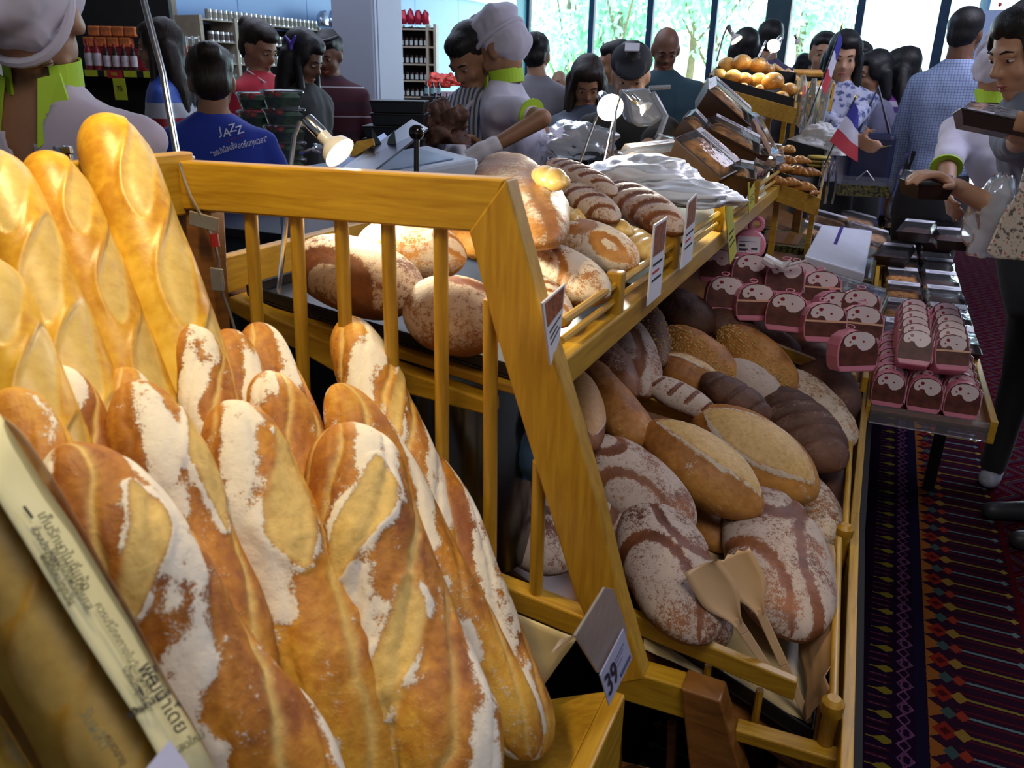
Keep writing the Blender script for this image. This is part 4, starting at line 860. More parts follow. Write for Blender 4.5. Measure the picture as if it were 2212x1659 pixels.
# ---------------------------------------------------------------- middle shelves
mid = thing('middle_stand', 'wooden display stand with sloping shelves of gift boxes and clear packs', 'stand', (-.3, 3.5, 0))
def mp(mb, name, mat, bevel=.003, smooth=False):
    o = mb.build(name, mat, None, smooth, bevel); o.parent = mid; o.matrix_parent_inverse = mid.matrix_basis.inverted(); return o
def slab(P, th): P = [Vector(p) for p in P]; return MB().hexa([p-Vector((0, 0, th)) for p in P]+P)
mp(slab([(-.68, 2.52, .80), (.05, 2.52, .62), (.05, 3.2, .66), (-.68, 3.2, .84)], .015), 'sloping_shelf', WOODD)
mp(slab([(-.68, 3.2, .84), (.05, 3.2, .66), (.05, 6.6, .66), (-.68, 6.6, .84)], .015), 'sloping_shelf', WOODD)
mp(MB().beam((.052, 2.52, .655), (.052, 6.6, .655), .018, .05), 'front_edge', WOODY)
mp(MB().beam((-.68, 3.5, .60), (-.68, 6.6, .60), .018, .05), 'back_edge', WOODY)
for y in (2.56, 4.5, 6.5):
    for x in (-.66, .03): mp(MB().box((x-.02, y-.02, 0), (x+.02, y+.02, .64 if x > 0 else .8)), 'leg', WOODD)
CAMO = nt('camouflage_card')[0]
_m, _n, _l, _b = CAMO, CAMO.node_tree.nodes, CAMO.node_tree.links, CAMO.node_tree.nodes['Principled BSDF']
_l.new(ramp(_n, _l, noise(_n, _l, 60, 2, coord(_n, _l)), [(.45, (.012, .010, .006)), (.55, (.16, .14, .02)), (.62, (.035, .03, .012))]), _b.inputs['Base Color']); _b.inputs['Roughness'].default_value = .35
def gift(P, h, label, clearlid=True, cards=0):
    """long box: four ground corners (fl, fr, br, bl) and height"""
    P = [Vector(p) for p in P]; t = thing('gift_box', label, 'gift box', P[0], group='long brown and green gift boxes'); Q = [p-P[0] for p in P]; U = Vector((0, 0, h))
    MB().hexa(Q+[q+U for q in Q]).build('carton', CAMO, t, bevel=.003)
    k = lambda u, v, z: Q[0].lerp(Q[1], u).lerp(Q[3].lerp(Q[2], u), v)+U+Vector((0, 0, z))
    MB().hexa([k(.04, .10, .0), k(.80, .10, .0), k(.80, .9, .0), k(.04, .9, .0), k(.04, .10, .004), k(.80, .10, .004), k(.80, .9, .004), k(.04, .9, .004)]).build('brown_band', simple('brown_gloss_card', (.17, .075, .02), .22, 0, .3, 8), t)
    if clearlid: MB().hexa([k(.02, .05, .004), k(.97, .05, .004), k(.97, .95, .004), k(.02, .95, .004), k(.04, .10, .022), k(.95, .10, .022), k(.95, .9, .022), k(.04, .9, .022)]).build('lid', CLEAR, t)
    for i in range(cards): MB().hexa([k(.02+.1*i, .3-.22*i, .024), k(.20+.1*i, .3-.22*i, .024), k(.20+.1*i, .6-.22*i, .024), k(.02+.1*i, .6-.22*i, .024), k(.02+.1*i, .3-.22*i, .026), k(.20+.1*i, .3-.22*i, .026), k(.20+.1*i, .6-.22*i, .026), k(.02+.1*i, .6-.22*i, .026)]).build('label', WHITEL, t)
    return t
def gq(px, p0, n_): return [pP(x, y, p0, n_) for x, y in px]
MS0, MSN = (.05, 3, .68), Vector((.247, 0, 1))
gift(gq([(1735, 655), (1895, 710), (1915, 662), (1765, 618)], MS0, MSN), .055, 'big camouflage pattern gift box with bluish clear lid, nearest the pink packs', True, 2)
gift(gq([(1735, 600), (1880, 632), (1890, 585), (1750, 562)], MS0, MSN), .05, 'camouflage gift box with clear lid and two white labels behind the big one', True, 1)
gift(gq([(1640, 548), (1735, 560), (1755, 528), (1652, 518)], MS0, MSN), .05, 'brown gift box with green speckled end behind the pink disc pack', False)
gift(gq([(1640, 512), (1728, 528), (1748, 498), (1655, 484)], MS0, MSN), .05, 'brown gift box topmost on the left of the middle shelf', False)
gift(gq([(1640, 590), (1720, 605), (1738, 575), (1655, 562)], MS0, MSN), .045, 'brown gift box lowest on the left, above the plastic cutlery', False)
# flat glossy white pack and clear packs
pC = clamshell('pastry_pack', 'x', .20, .22, .06, PASTRY, CLEAR, .028, strip=True, group='clear pastry packs on the middle shelf', cat='pastry pack')
cl_pos = [((1790, 436), .76, 'left column, farthest'), ((1862, 438), .74, 'right column, farthest'), ((1785, 470), .76, 'left column, second from the back'), ((1850, 470), .74, 'right column, second from the back'), ((1772, 500), .76, 'left column, nearest, beside the glossy white one'), ((1872, 500), .73, 'right column, nearest, its edge shining turquoise')]
for k, (px, z, lab) in enumerate(cl_pos): p = pZ(*px, z+.05); place(pC, k, (p.x, p.y, p.z-.05), (0, radians(12), radians(4)), 'clear pastry pack, '+lab, scale=1.15)
WHG = simple('glossy_white_film', (.80, .84, .95), .12, 0, .04, 8)
P = gq([(1738, 552), (1868, 590), (1885, 498), (1775, 485)], (.05, 3, .78), MSN)
t = thing('pastry_pack', 'large glossy white pack with a narrow dark ribbon, brightest on the middle shelf', 'pastry pack', P[0]); Q = [p-P[0] for p in P]
MB().hexa([q-Vector((0, 0, .04)) for q in Q]+Q).build('wrapped_box', WHG, t, bevel=.006)
k_ = lambda u, v: Q[0].lerp(Q[1], u).lerp(Q[3].lerp(Q[2], u), v)
MB().hexa([k_(.36, .45), k_(.42, .45), k_(.42, 1), k_(.36, 1)]+[q+Vector((0, 0, .002)) for q in (k_(.36, .45), k_(.42, .45), k_(.42, 1), k_(.36, 1))]).build('ribbon', simple('violet_ribbon', (.05, .03, .20), .4), t)
# plastic cutlery on pink packs
t = thing('plastic_cutlery', 'white disposable plastic cutlery lying across the pink packs', 'cutlery', pD(1685, 568, 2.42))
MB().tube([(-.05, 0, .01), (-.02, 0, -.004), (.02, 0, -.006), (.075, 0, .016)], [.016, .018, .006, .003], 8).build('spoon', WHITEP, t, True)
MB().tube([(-.03, -.01, .004), (.01, -.01, -.010), (.03, -.01, .012)], [.004, .012, .004], 8).build('fork', WHITEP, t, True)
# ---------------------------------------------------------------- right table
rt = thing('right_table', 'low wooden display table on the carpet carrying pink packs and clear boxes', 'table', (.25, 4.3, 0))
def rtp(mb, name, mat, bevel=.003):
    o = mb.build(name, mat, None, False, bevel); o.parent = rt; o.matrix_parent_inverse = rt.matrix_basis.inverted(); return o
rtp(MB().box((.075, 2.47, .582), (.405, 7.2, .60)), 'table_top', WOODD)
rtp(MB().box((.392, 2.46, .555), (.412, 7.2, .625)), 'side_edge', WOODY); rtp(MB().box((.066, 2.46, .555), (.080, 7.2, .615)), 'side_edge', WOODY)
rtp(MB().box((.080, 2.452, .560), (.392, 2.466, .618)), 'front_panel', clear('acrylic', (.9, .9, .95), .1, .1, .1))
for y in (3.3, 5.2, 7.1):
    for x in (.10, .37): rtp(MB().box((x-.02, y-.02, 0), (x+.02, y+.02, .582)), 'leg', BLACK)
pE = clamshell('loaf_box', 'x', .155, .30, .075, FRUITC, DARKT, .045, group='clear lidded boxes in rows on the right table', dome=.006, cat='cake box')
pF = clamshell('loaf_box', 'x', .155, .30, .075, CHOC, DARKT, .045, group='clear lidded boxes in rows on the right table', dome=.006, cat='cake box')
ue = uf = 0; nm = ['first', 'second', 'third', 'fourth', 'fifth', 'sixth', 'seventh', 'eighth', 'ninth', 'tenth']
for r in range(10):
    y = 3.20+r*.345
    for c in range(2 if r < 5 else 2):
        x = .165+c*.165
        side = 'left' if c == 0 else 'right'; lab = f'clear lidded cake box with white label, {side} row, {nm[r]} behind the pink packs'
        if c == 0: place(pE, ue, (x, y, .602), (0, 0, radians(random.uniform(-3, 3))), lab); ue = 1
        else: place(pF, uf, (x, y, .602), (0, 0, radians(random.uniform(-3, 3))), lab); uf = 1
for i, (x, y, z, lab) in enumerate([(.12, 4.45, .68, 'dark chocolate loaf box, lower left one of the raised group beside the gap'), (.20, 4.50, .80, 'dark chocolate loaf box stacked high, left of the two side by side'), (.36, 4.60, .76, 'dark chocolate loaf box stacked high, right of the two side by side'), (.215, 5.25, .86, 'dark chocolate loaf box standing alone under the reaching hand'),
        (.34, 5.0, .68, 'chocolate loaf box at the right edge below the stacked pair')]):
    q = place(pF, 1, (x, y, z), (0, 0, radians(random.uniform(-8, 8))), lab, 'dark loaf boxes stacked on the right table', 1.0)
for r in range(6):
    for c in range(2): place(pE, 1, (.14+.16*c, 5.4+r*.33, .682), (0, 0, radians(random.uniform(-4, 4))), f'clear cake box, upper layer far down the right table, {"left" if c == 0 else "right"} row, {nm[r]}', 'upper layer of clear boxes on the right table')
# ---------------------------------------------------------------- raised trays: buns and croissants
def tray_stand(name, label, P, h, legs, mat=WOODX):
    """sloping wooden tray: corners front-left, front-right, back-right, back-left"""
    P = [Vector(p) for p in P]; t = thing(name, label, 'tray', P[0]); Q = [p-P[0] for p in P]; U = Vector((0, 0, 1))
    MB().hexa([q-U*.02 for q in Q]+Q).build('tray_bottom', WOODD, t)
    for i, nm_ in enumerate(('front_board', 'side_board', 'back_board', 'side_board')):
        a, b = Q[i], Q[(i+1) % 4]; MB().beam(a+U*(h/2-.02), b+U*(h/2-.02), .014, h+.03).build(nm_, mat, t, bevel=.002)
    cen = sum(Q, Vector())/4; q2 = [q.lerp(cen, .07) for q in Q]
    mb = MB(); 
    for i in range(4): a, b = q2[i], q2[(i+1) % 4]; mb.beam(a+U*(h/2+.018), b+U*(h/2+.018), .004, h+.02)
    mb.hexa([q+U*.001 for q in q2]+[q+U*.004 for q in q2]); mb.build('black_liner', BLACKM, t)
    for (u, v, dz) in legs:
        p = Q[0].lerp(Q[1], u).lerp(Q[3].lerp(Q[2], u), v); MB().beam(p-U*.02, p-U*dz, .022, .022, (0, 1, 0)).build('leg', mat, t)
    return t
bp = [pD(1520, 196, 3.3), pD(1716, 250, 3.4), pD(1722, 186, 3.95), pD(1548, 165, 3.9)]
tray_stand('bun_tray', 'raised wooden tray with black liner heaped with glossy round buns', bp, .035, [(.42, .1, .42), (.72, .2, .40), (.9, .9, .40), (.1, .9, .3)])
def px_bun(px, D, rpx, label, i, style='bun', mat=B_BUN, group='glossy golden buns heaped on the raised tray', sc=.85):
    c = pD(*px, D); w = rpx*D/F; ax = Vector((cos(i*2.1), sin(i*2.1), 0))*w
    return bread('bun', label, 'bread', c-ax, c+ax, w, w*sc, (0, -.2, 1), style, mat, 100+i, group, 22, 20, 2.2, 0, .3)
buns = [((1570, 141), 3.75, 19, 'top row, left'), ((1602, 137), 3.7, 21, 'top row, middle, brightest'), ((1638, 143), 3.7, 21, 'top row, right'), ((1553, 163), 3.6, 16, 'middle row, at the left end'), ((1583, 166), 3.55, 18, 'middle row, second from left'), ((1608, 172), 3.55, 17, 'middle row, third from left'),
        ((1638, 174), 3.55, 18, 'middle row, fourth from left'), ((1669, 178), 3.5, 24, 'largest, browner, right of the middle row'), ((1705, 195), 3.5, 18, 'shaded, right end of the middle row'), ((1562, 187), 3.42, 13, 'small, front row, at the left end'), ((1590, 195), 3.42, 12, 'small, front row, second'),
        ((1624, 199), 3.42, 13, 'small, front row, third'), ((1653, 208), 3.42, 14, 'small, front row, fourth'), ((1687, 212), 3.42, 17, 'front row, right end'), ((1658, 152), 3.8, 16, 'shaded, behind the top row'), ((1606, 188), 3.46, 10, 'tiny, between middle and front rows'), ((1640, 192), 3.46, 10, 'tiny, under the fourth of the middle row')]
for i, (px, D, r, lab) in enumerate(buns): px_bun(px, D, r, 'round bun, '+lab, i)
# toasts and breadsticks beyond the buns
for i, (px, D, a, lab) in enumerate([((1695, 160), 4.1, 30, 'long slice leaning nearest the buns'), ((1722, 172), 4.15, 35, 'long slice behind the first'), ((1745, 158), 4.3, 0, 'short slice standing highest'), ((1752, 188), 4.2, 10, 'slice low beside the bag of sticks'), ((1772, 182), 4.4, -5, 'slice at the far end')]):
    c = pD(*px, D); o = MB().box((-.075, -.03, -.012), (.075, .03, .012)).build('toast_slice', B_BUN, bevel=.006); o.location = c; o.rotation_euler = (.3, radians(a), .3)
    tag(o, 'golden toast, '+lab, 'bread', 'toasted slices behind the buns')
tp = [pD(1700, 212, 4.0), pD(1795, 225, 4.05), pD(1800, 190, 4.6), pD(1715, 180, 4.6)]
tray_stand('toast_tray', 'raised wooden tray of toasted slices beyond the bun tray', tp, .03, [(.2, .2, .5), (.9, .9, .5)])
CEL = clear('cellophane', (.85, .97, 1), .45, .1, .25)
for i, (px, D, lean) in enumerate([((1732, 215), 3.5, -.01), ((1752, 222), 3.5, .0), ((1768, 225), 3.55, .015), ((1780, 224), 3.5, .02)]):
    c = pD(*px, D); t = thing('cellophane_bag', f'narrow cellophane bag of breadsticks hanging on the bun tray, {["left", "second", "third", "right"][i]} one', 'bag', c, group='cellophane bags of breadsticks')
    MB().tube([(lean, 0, .10), (0, 0, .06), (0, 0, 0), (-lean*.5, 0, -.10), (-lean, 0, -.12)], [.010, .018, .022, .020, .004], 8).build('film', CEL, t, True)
    for k in range(3): MB().tube([(lean+.004*(k-1), 0, .09), (-lean*.5+.008*(k-1), 0, -.09)], .0035, 6).build('breadstick', B_ROL, t, True)
# croissants
cp = [pD(1655, 405, 2.95), pD(1765, 445, 3.0), pD(1782, 355, 3.45), pD(1690, 330, 3.45)]
tray_stand('croissant_tray', 'wooden tray with black liner heaped with croissants under the bun tray', cp, .035, [(.2, .2, .4), (.9, .8, .4)])
B_CRO = bread_mat('croissant_crust', (.22, .07, .012), (.46, .18, .03), (.66, .32, .07), crumb_c=(.75, .45, .14), bstr=.2, rough=.4)
def croissant(px, D, wpx, a, label, i, shade=None):
    nn = (cp[1]-cp[0]).cross(cp[3]-cp[0]).normalized(); nn = nn if nn.z > 0 else -nn; c = pP(*px, cp[0]+nn*D, nn); L = wpx*3.2/F/2; n, m = 34, 16; T = np.linspace(-1, 1, n); A = np.linspace(0, 2*pi, m, endpoint=False); T, A = np.meshgrid(T, A, indexing='ij')
    r = L*.42*(1-np.abs(T)**1.7)**.8*(.86+.16*np.abs(np.sin(T*3.2*pi/1.4)))+.001; r[0] = r[-1] = .0005
    x = T*L; y = r*np.cos(A)-L*.38*T*T; z = r*np.sin(A)*.85; V = np.stack([x, y, z], -1).reshape(-1, 3)
    g = 1-np.abs(np.sin(T*3.2*pi/1.4))
    o = mesh_obj('croissant', V, grid_faces(n, m), B_CRO, None, True, {'flour': np.zeros(n*m), 'crumb': np.clip(g*.8-.2, 0, 1).reshape(-1), 'bake': (.3*np.clip(-np.sin(A), 0, 1)).reshape(-1)})
    o.location = c; o.rotation_euler = (radians(25), 0, a); return tag(o, 'croissant, '+label, 'bread', 'croissants heaped on the lower tray')
cro = [((1676, 388), 42, .2, 'front row, at the left end'), ((1706, 392), 46, .4, 'front row, second from left'), ((1736, 402), 50, .1, 'front row, third from left'), ((1757, 415), 30, 1.0, 'front row, at the right corner'), ((1690, 362), 48, .9, 'middle row, left'), ((1722, 368), 52, -.3, 'middle row, centre'), ((1748, 372), 52, .7, 'middle row, right, glossiest'),
       ((1680, 335), 46, 2.0, 'back row, left, in shade'), ((1705, 322), 44, -.6, 'topmost, curled, in shade'), ((1728, 345), 44, .4, 'back row, centre'), ((1700, 345), 44, -.2, 'back row, between left and centre')]
for i, (px, w, a, lab) in enumerate(cro): croissant(px, .045+.025*(i >= 4)+.02*(i >= 7), w*1.05, a, lab, i)
# bag of white rice puffs and a stack of yellow crackers
c = pD(1768, 312, 3.5)
pf = crumple('puff_bag', 'bag of frayed white coconut puffs behind the lower flag', c, .10, (1.0, .7, .72), simple('shredded_white_puff', (.62, .64, .66), .9, 0, .12, 60, .6), 21, .45, 44, 'bag')
rg = np.random.default_rng(5); mb = MB()
for k in range(420):
    v = rg.normal(size=3); v /= np.linalg.norm(v); v[2] = abs(v[2])*.9-.1; p = Vector((v[0]*.105, v[1]*.08, v[2]*.08)); q = p*1.16+Vector(rg.normal(size=3)*.006)
    s_ = p.cross(Vector((0, 0, 1))).normalized()*.0025; mb.add([p-s_, p+s_, q], [(0, 1, 2)])
o = mb.build('frayed_fibre', MATS['shredded_white_puff'], pf); o['kind'] = 'stuff'
for i, dz in enumerate((0, .016, .032)):
    t = MB().lathe([(.001, 0), (.055, 0), (.06, .006), (.055, .012), (.001, .012)], 20).build('rice_cracker', simple('yellow_cracker', (.55, .42, .08), .5), None, True); t.location = pD(1766, 360, 3.35)+Vector((0, 0, dz)); t.scale = (.8, .8, 1)
    tag(t, ['lowest yellow round cracker behind the croissants', 'middle yellow round cracker behind the croissants', 'topmost yellow round cracker behind the croissants'][i], 'cracker', 'yellow crackers')
# French flags
FB = simple('flag_blue', (.02, .02, .30), .7); FW = simple('flag_white', (.62, .62, .75), .7); FR = simple('flag_red', (.50, .03, .05), .7)
def flag(a, b, D, e0, e1, label, wob=.01):
    """pole from pixel a to b; free corners of the cloth at pixels e0 (top) and e1 (bottom); blue is next to the tip"""
    A = pD(*a, D); B = pD(*b, D); t = thing('hand_flag', label, 'flag', B, group='small French flags on the display'); d = A-B
    MB().tube([(0, 0, 0), d], .0028, 6).build('stick', BLACK, t, True)
    MB().lathe([(.0005, -.012), (.006, -.004), (.004, .006), (.0005, .02)], 8, Matrix.Translation(d) @ d.to_track_quat('Z', 'Y').to_matrix().to_4x4()).build('finial', simple('gold_finial', (.55, .42, .12), .3, 1), t, True)
    E0 = pD(*e0[0], D-.02)-B, pD(*e0[1], D-.02)-B; E1 = pD(*e1[0], D+.02)-B, pD(*e1[1], D+.02)-B
    nn = (E0[1]-E0[0]).cross(E1[0]-E0[0]).normalized()
    for i, (mt, nm_) in enumerate(((FB, 'blue_stripe'), (FW, 'white_stripe'), (FR, 'red_stripe'))):
        V = []; NU, NV = 6, 9
        for u in range(NU+1):
            for v in range(NV+1):
                s = (i+u/NU)/3; q = E0[0].lerp(E0[1], s); r = E1[0].lerp(E1[1], s); p = q.lerp(r, v/NV)+nn*wob*sin(v/NV*5+s*2)*(v/NV); V.append(p)
        Fc = [(u*(NV+1)+v, (u+1)*(NV+1)+v, (u+1)*(NV+1)+v+1, u*(NV+1)+v+1) for u in range(NU) for v in range(NV)]
        mesh_obj(nm_, V, Fc, mt, t, True)
flag((1848, 210), (1783, 352), 3.0, ((1845, 222), (1792, 305)), ((1860, 250), (1850, 350)), 'larger French flag leaning over the clear packs')
flag((1818, 58), (1744, 262), 3.3, ((1815, 70), (1775, 185)), ((1822, 95), (1783, 205)), 'smaller furled French flag stuck behind the bun tray', .006)
# dark lidded tray with metal cone at the far middle
t = thing('serving_box', 'dark box with clear lid and a metal pyramid handle beyond the clear packs', 'box', pD(1862, 408, 4.3)); t.rotation_euler = (0, 0, .1)
MB().box((-.13, -.1, -.03), (.13, .1, .03)).build('base', CAMO, t, bevel=.004); MB().box((-.135, -.105, .031), (.135, .105, .055)).build('lid', CLEAR, t)
MB().tube([(-.045, -.1, .055), (0, -.1, .105), (.045, -.1, .055)], .004, 6).build('handle', STEEL, t, True)
for i in range(2):
    t = thing('metal_tongs', ['shiny serving tongs hooked up beside the croissants, left pair', 'shiny serving tongs hooked up beside the croissants, right pair'][i], 'tongs', pD(1780+i*16, 400, 3.1), group='serving tongs')
    for s in (-1, 1): MB().tube([(0, 0, .09), (s*.010, 0, .05), (s*.016, 0, -.02), (s*.012, 0, -.07)], [.003, .005, .004, .006], 6).build('arm', CHROME, t, True)
# ---------------------------------------------------------------- people: one continuous remeshed body each, clothes and hair as children
def remesh(name, mb, voxel, mat, parent, smooth_it=3, origin=None, fn=None):
    me = bpy.data.meshes.new('tmp'); me.from_pydata([tuple(v) for v in mb.v], [], mb.f); me.update()
    bm = bmesh.new(); bm.from_mesh(me); bmesh.ops.recalc_face_normals(bm, faces=bm.faces); bm.to_mesh(me); bm.free()
    o = bpy.data.objects.new('tmp', me); COL.objects.link(o)
    m = o.modifiers.new('r', 'REMESH'); m.mode = 'VOXEL'; m.voxel_size = voxel; m.use_smooth_shade = True
    s = o.modifiers.new('s', 'SMOOTH'); s.iterations = smooth_it; s.factor = .5
    dg = bpy.context.evaluated_depsgraph_get(); dg.update(); r = bpy.data.meshes.new_from_object(o.evaluated_get(dg))
    bpy.data.objects.remove(o); bpy.data.meshes.remove(me)
    r.name = name; r.materials.clear(); r.materials.append(mat)
    if fn or origin is not None:
        co = np.empty(len(r.vertices)*3, np.float32); r.vertices.foreach_get('co', co); co = co.reshape(-1, 3)
        if fn: co = fn(co)
        if origin is not None: co = co-np.array(origin)
        r.vertices.foreach_set('co', co.astype(np.float32).reshape(-1)); r.update()
    q = bpy.data.objects.new(name, r); return link(q, parent)
def cap(mb, a, b, ra, rb, n=12):
    a = Vector(a); b = Vector(b); d = b-a; L = max(d.length, 1e-4); Q = d.to_track_quat('Z', 'Y').to_matrix().to_4x4() if d.length > 1e-5 else Matrix.Identity(4)
    pr = []
    for i in range(5): t = -pi/2+i*pi/8; pr.append((max(ra*cos(t), 1e-4), ra*sin(t)))
    for i in range(5): t = i*pi/8; pr.append((max(rb*cos(t), 1e-4), L+rb*sin(t)))
    return mb.lathe(pr, n, Matrix.Translation(a) @ Q)
def rings(mb, R, n=20):
    """R: list of (centre, side vector*halfwidth, front vector*halfdepth)"""
    V = []
    for c, s, f in R:
        for k in range(n): a = 2*pi*k/n; ca, sa = cos(a), sin(a); e = .8; V.append(c+s*(abs(ca)**e*(1 if ca > 0 else -1))+f*(abs(sa)**e*(1 if sa > 0 else -1)))
    m = len(R); Fc = [(i*n+k, i*n+(k+1) % n, (i+1)*n+(k+1) % n, (i+1)*n+k) for i in range(m-1) for k in range(n)]
    Fc += [tuple(range(n-1, -1, -1)), tuple((m-1)*n+k for k in range(n))]; return mb.add(V, Fc)
def hair_mat(name, col, rough=.42):
    m, n, l, b = nt(name); v = coord(n, l, 'Object', (60, 60, 4)); nz = noise(n, l, 4, 4, v, .5)
    l.new(ramp(n, l, nz, [(.3, tuple(c*.5 for c in col)), (.7, tuple(c*1.6 for c in col))]), b.inputs['Base Color']); b.inputs['Roughness'].default_value = rough
    b.inputs['Specular IOR Level'].default_value = .3
    bump(n, l, b, nz, .5, .004); return m
HBLK = hair_mat('black_hair', (.010, .009, .010)); HBRN = hair_mat('dark_brown_hair', (.022, .013, .010))
def skin(name, c): return simple(name, c, .5, 0, .07, 14, sss=.0)
SK1 = skin('light_tan_skin', (.50, .28, .17)); SK2 = skin('tan_skin', (.36, .18, .10)); SK3 = skin('brown_skin', (.17, .075, .042))
def cloth(name, c, var=.06, bmp=.25): return simple(name, c, .85, 0, var, 9, bmp, sheen=.15)
def stripes(name, cols, period, axis='Z', rough=.85, w=None):
    m, n, l, b = nt(name); s = n.new('ShaderNodeSeparateXYZ'); l.new(coord(n, l), s.inputs[0])
    a = s.outputs['XYZ'.index(axis)]; f = mth(n, l, 'FRACT', mth(n, l, 'MULTIPLY', a, 1/period)); w = w or [i/len(cols) for i in range(len(cols))]
    c = ramp(n, l, f, list(zip(w, cols))); c.node.color_ramp.interpolation = 'CONSTANT'; l.new(c, b.inputs['Base Color']); b.inputs['Roughness'].default_value = rough
    bump(n, l, b, noise(n, l, 12, 2, coord(n, l)), .2, .004); return m
EYEW = simple('eye_white', (.62, .60, .58), .3); IRIS = simple('dark_iris', (.012, .008, .006), .2); LIPS = simple('lip_skin', (.36, .10, .08), .45)
LIME = simple('lime_trim', (.42, .68, .03), .7, 0, .04); TROU = cloth('black_trousers', (.010, .010, .012)); JEAN = cloth('blue_jeans', (.020, .040, .13), .2); SHOE = simple('dark_shoe', (.03, .03, .035), .5)
def person(label, px, D, heading, shirt, hair='short', hairm=None, sk=None, pitch=15, yaw=0, trousers=None, hands=None, sleeve='short', fine=False, lean=0, wide=1.0, collar=None, hat=None, legs=True, lean_side=0, hip_px=None, face=True, long_len=.42, hts=1.06, shoe=None, scaleh=None, feet=None, hem=-.70, vox=None):
    sk = sk or SK2; hairm = hairm or HBLK; trousers = trousers or TROU
    Hc = pD(*px, D); H = Hc.z+.115; k = scaleh or H/1.68; hd = radians(heading); f = Vector((cos(hd), sin(hd), 0)); s = Vector((sin(hd), -cos(hd), 0)); z = Vector((0, 0, 1))
    base = Vector((Hc.x, Hc.y, 0))-f*(lean+.02)-s*lean_side
    if feet: base = Vector((*feet, 0))
    t = thing('person', label, 'person', base)
    vx = vox or (.0082 if fine else .0125)
    def B(side, fwd, dz, ln=None):
        """point in the body frame; dz relative to the head centre, leaning with height"""
        dz = dz+.092*min(1, max(0, (1.0+dz)/.45)) if dz < -.12 else dz
        q = (Hc.z+dz*k)/Hc.z; q = max(0, q); cx = base.lerp(Vector((Hc.x, Hc.y, 0)), min(1, max(0, (q-.45)/.5))); return Vector((cx.x, cx.y, Hc.z+dz*k))+s*side*k+f*fwd*k
    Hm = Matrix.Translation(Hc) @ Matrix(((s.x, f.x, 0, 0), (s.y, f.y, 0, 0), (0, 0, 1, 0), (0, 0, 0, 1))) @ Matrix.Rotation(radians(-yaw), 4, 'Z') @ Matrix.Rotation(radians(-pitch), 4, 'X') @ Matrix.Scale(k**.5*hts, 4)
    def ell(mb, c, r, rot=0): return mb.ball((0, 0, 0), 1, 14, (1, 1, 1), Hm @ Matrix.Translation(c) @ Matrix.Rotation(rot, 4, 'X') @ Matrix.Diagonal((*r, 1)))
    body = MB()
    ell(body, (0, -.012, .030), (.074, .092, .088)); ell(body, (0, .020, -.030), (.062, .066, .080)); ell(body, (0, .045, -.085), (.032, .034, .030)); ell(body, (0, .062, -.055), (.034, .024, .030))
    ell(body, (0, .072, .020), (.050, .016, .020)); ell(body, (.036, .058, -.030), (.022, .018, .022)); ell(body, (-.036, .058, -.030), (.022, .018, .022))
    for a_, b_, ra, rb in (((0, .082, .012), (0, .100, -.022), .008, .0115), ((-.009, .090, -.028), (.009, .090, -.028), .008, .008)): cap(body, Hm @ Vector(a_), Hm @ Vector(b_), ra*hts, rb*hts, 8)
    for e in (-1, 1): ell(body, (e*.075, -.006, -.008), (.010, .020, .032)); ell(body, (e*.077, -.012, .002), (.008, .022, .020))
    cap(body, Hm @ Vector((0, -.022, -.045)), B(0, -.022, -.20), .056*k, .060*k)
    def torso(mb, g, low=-.80):
        R = [(-.222, .085, .056), (-.245, .130, .066), (-.272, .168*wide, .080), (-.32, .186*wide, .095), (-.40, .172*wide, .112), (-.50, .150*wide, .105), (-.60, .138*wide, .098), (-.70, .152*wide, .108), (-.80, .170*wide, .118), (-.88, .168*wide, .112)]
        R = [r for r in R if r[0] >= low-.001]
        top = [(B(0, -.02, -.195), s*.058*k, f*.056*k)]
        rings(mb, top+[(B(0, -.012, a), s*(w*k+g), f*(d*k+g)) for a, w, d in R])
    torso(body, -.004, -.88)
    feetp = []
    for e in (-1, 1):
        hip = B(e*.085, -.01, -.86); kn = base+s*e*.095*k+f*.02; kn.z = .27*H; an = base+s*e*.10*k-f*.03; an.z = .06
        cap(body, hip, kn, .080*k, .050*k); cap(body, kn, an, .050*k, .034*k); cap(body, an-z*.02, an+f*.15*k-z*.03, .036*k, .028*k); feetp.append((hip, kn, an))
    if isinstance(sleeve, str): sleeve = dict(short=.72, long=1.9, none=0)[sleeve]
    arms = []
    for i, e in enumerate((-1, 1)):
        sh = B(e*.172*wide, -.012, -.285); ua, fa = .275*k, .245*k
        tg = (hands or [None, None])[i]
        if tg is None: wr = B(e*.235*wide, .03, -.80); el = (sh+wr)/2-f*.03+s*e*.02
        else:
            wr = Vector(tg[0]); d = wr-sh; L = min(d.length, (ua+fa)*.995); 
            if d.length > L: 
                ex = d.length/((ua+fa)*.995); ua *= ex; fa *= ex; L = d.length
            a = (ua*ua-fa*fa+L*L)/(2*L); hgt = sqrt(max(ua*ua-a*a, 0)); dn = d.normalized(); pole = Vector(tg[1]) if len(tg) > 1 and tg[1] else (-z*1.0+s*e*.35-f*.2); pole = (pole-dn*pole.dot(dn)).normalized(); el = sh+dn*a+pole*hgt
        cap(body, B(0, -.02, -.25), sh-z*.03, .045*k, .040*k); cap(body, sh-z*.032, el, .040*k, .037*k); cap(body, el, wr, .037*k, .024*k)
        hdn = (wr-el).normalized(); pn = Vector(tg[2]) if tg and len(tg) > 2 and tg[2] else s*(-e); pn = (pn-hdn*pn.dot(hdn)).normalized(); sd = hdn.cross(pn)
        hk = k*1.0; curl = tg[3] if tg and len(tg) > 3 else .35; th_side = tg[4] if tg and len(tg) > 4 else (1 if f.dot(sd) > 0 else -1)
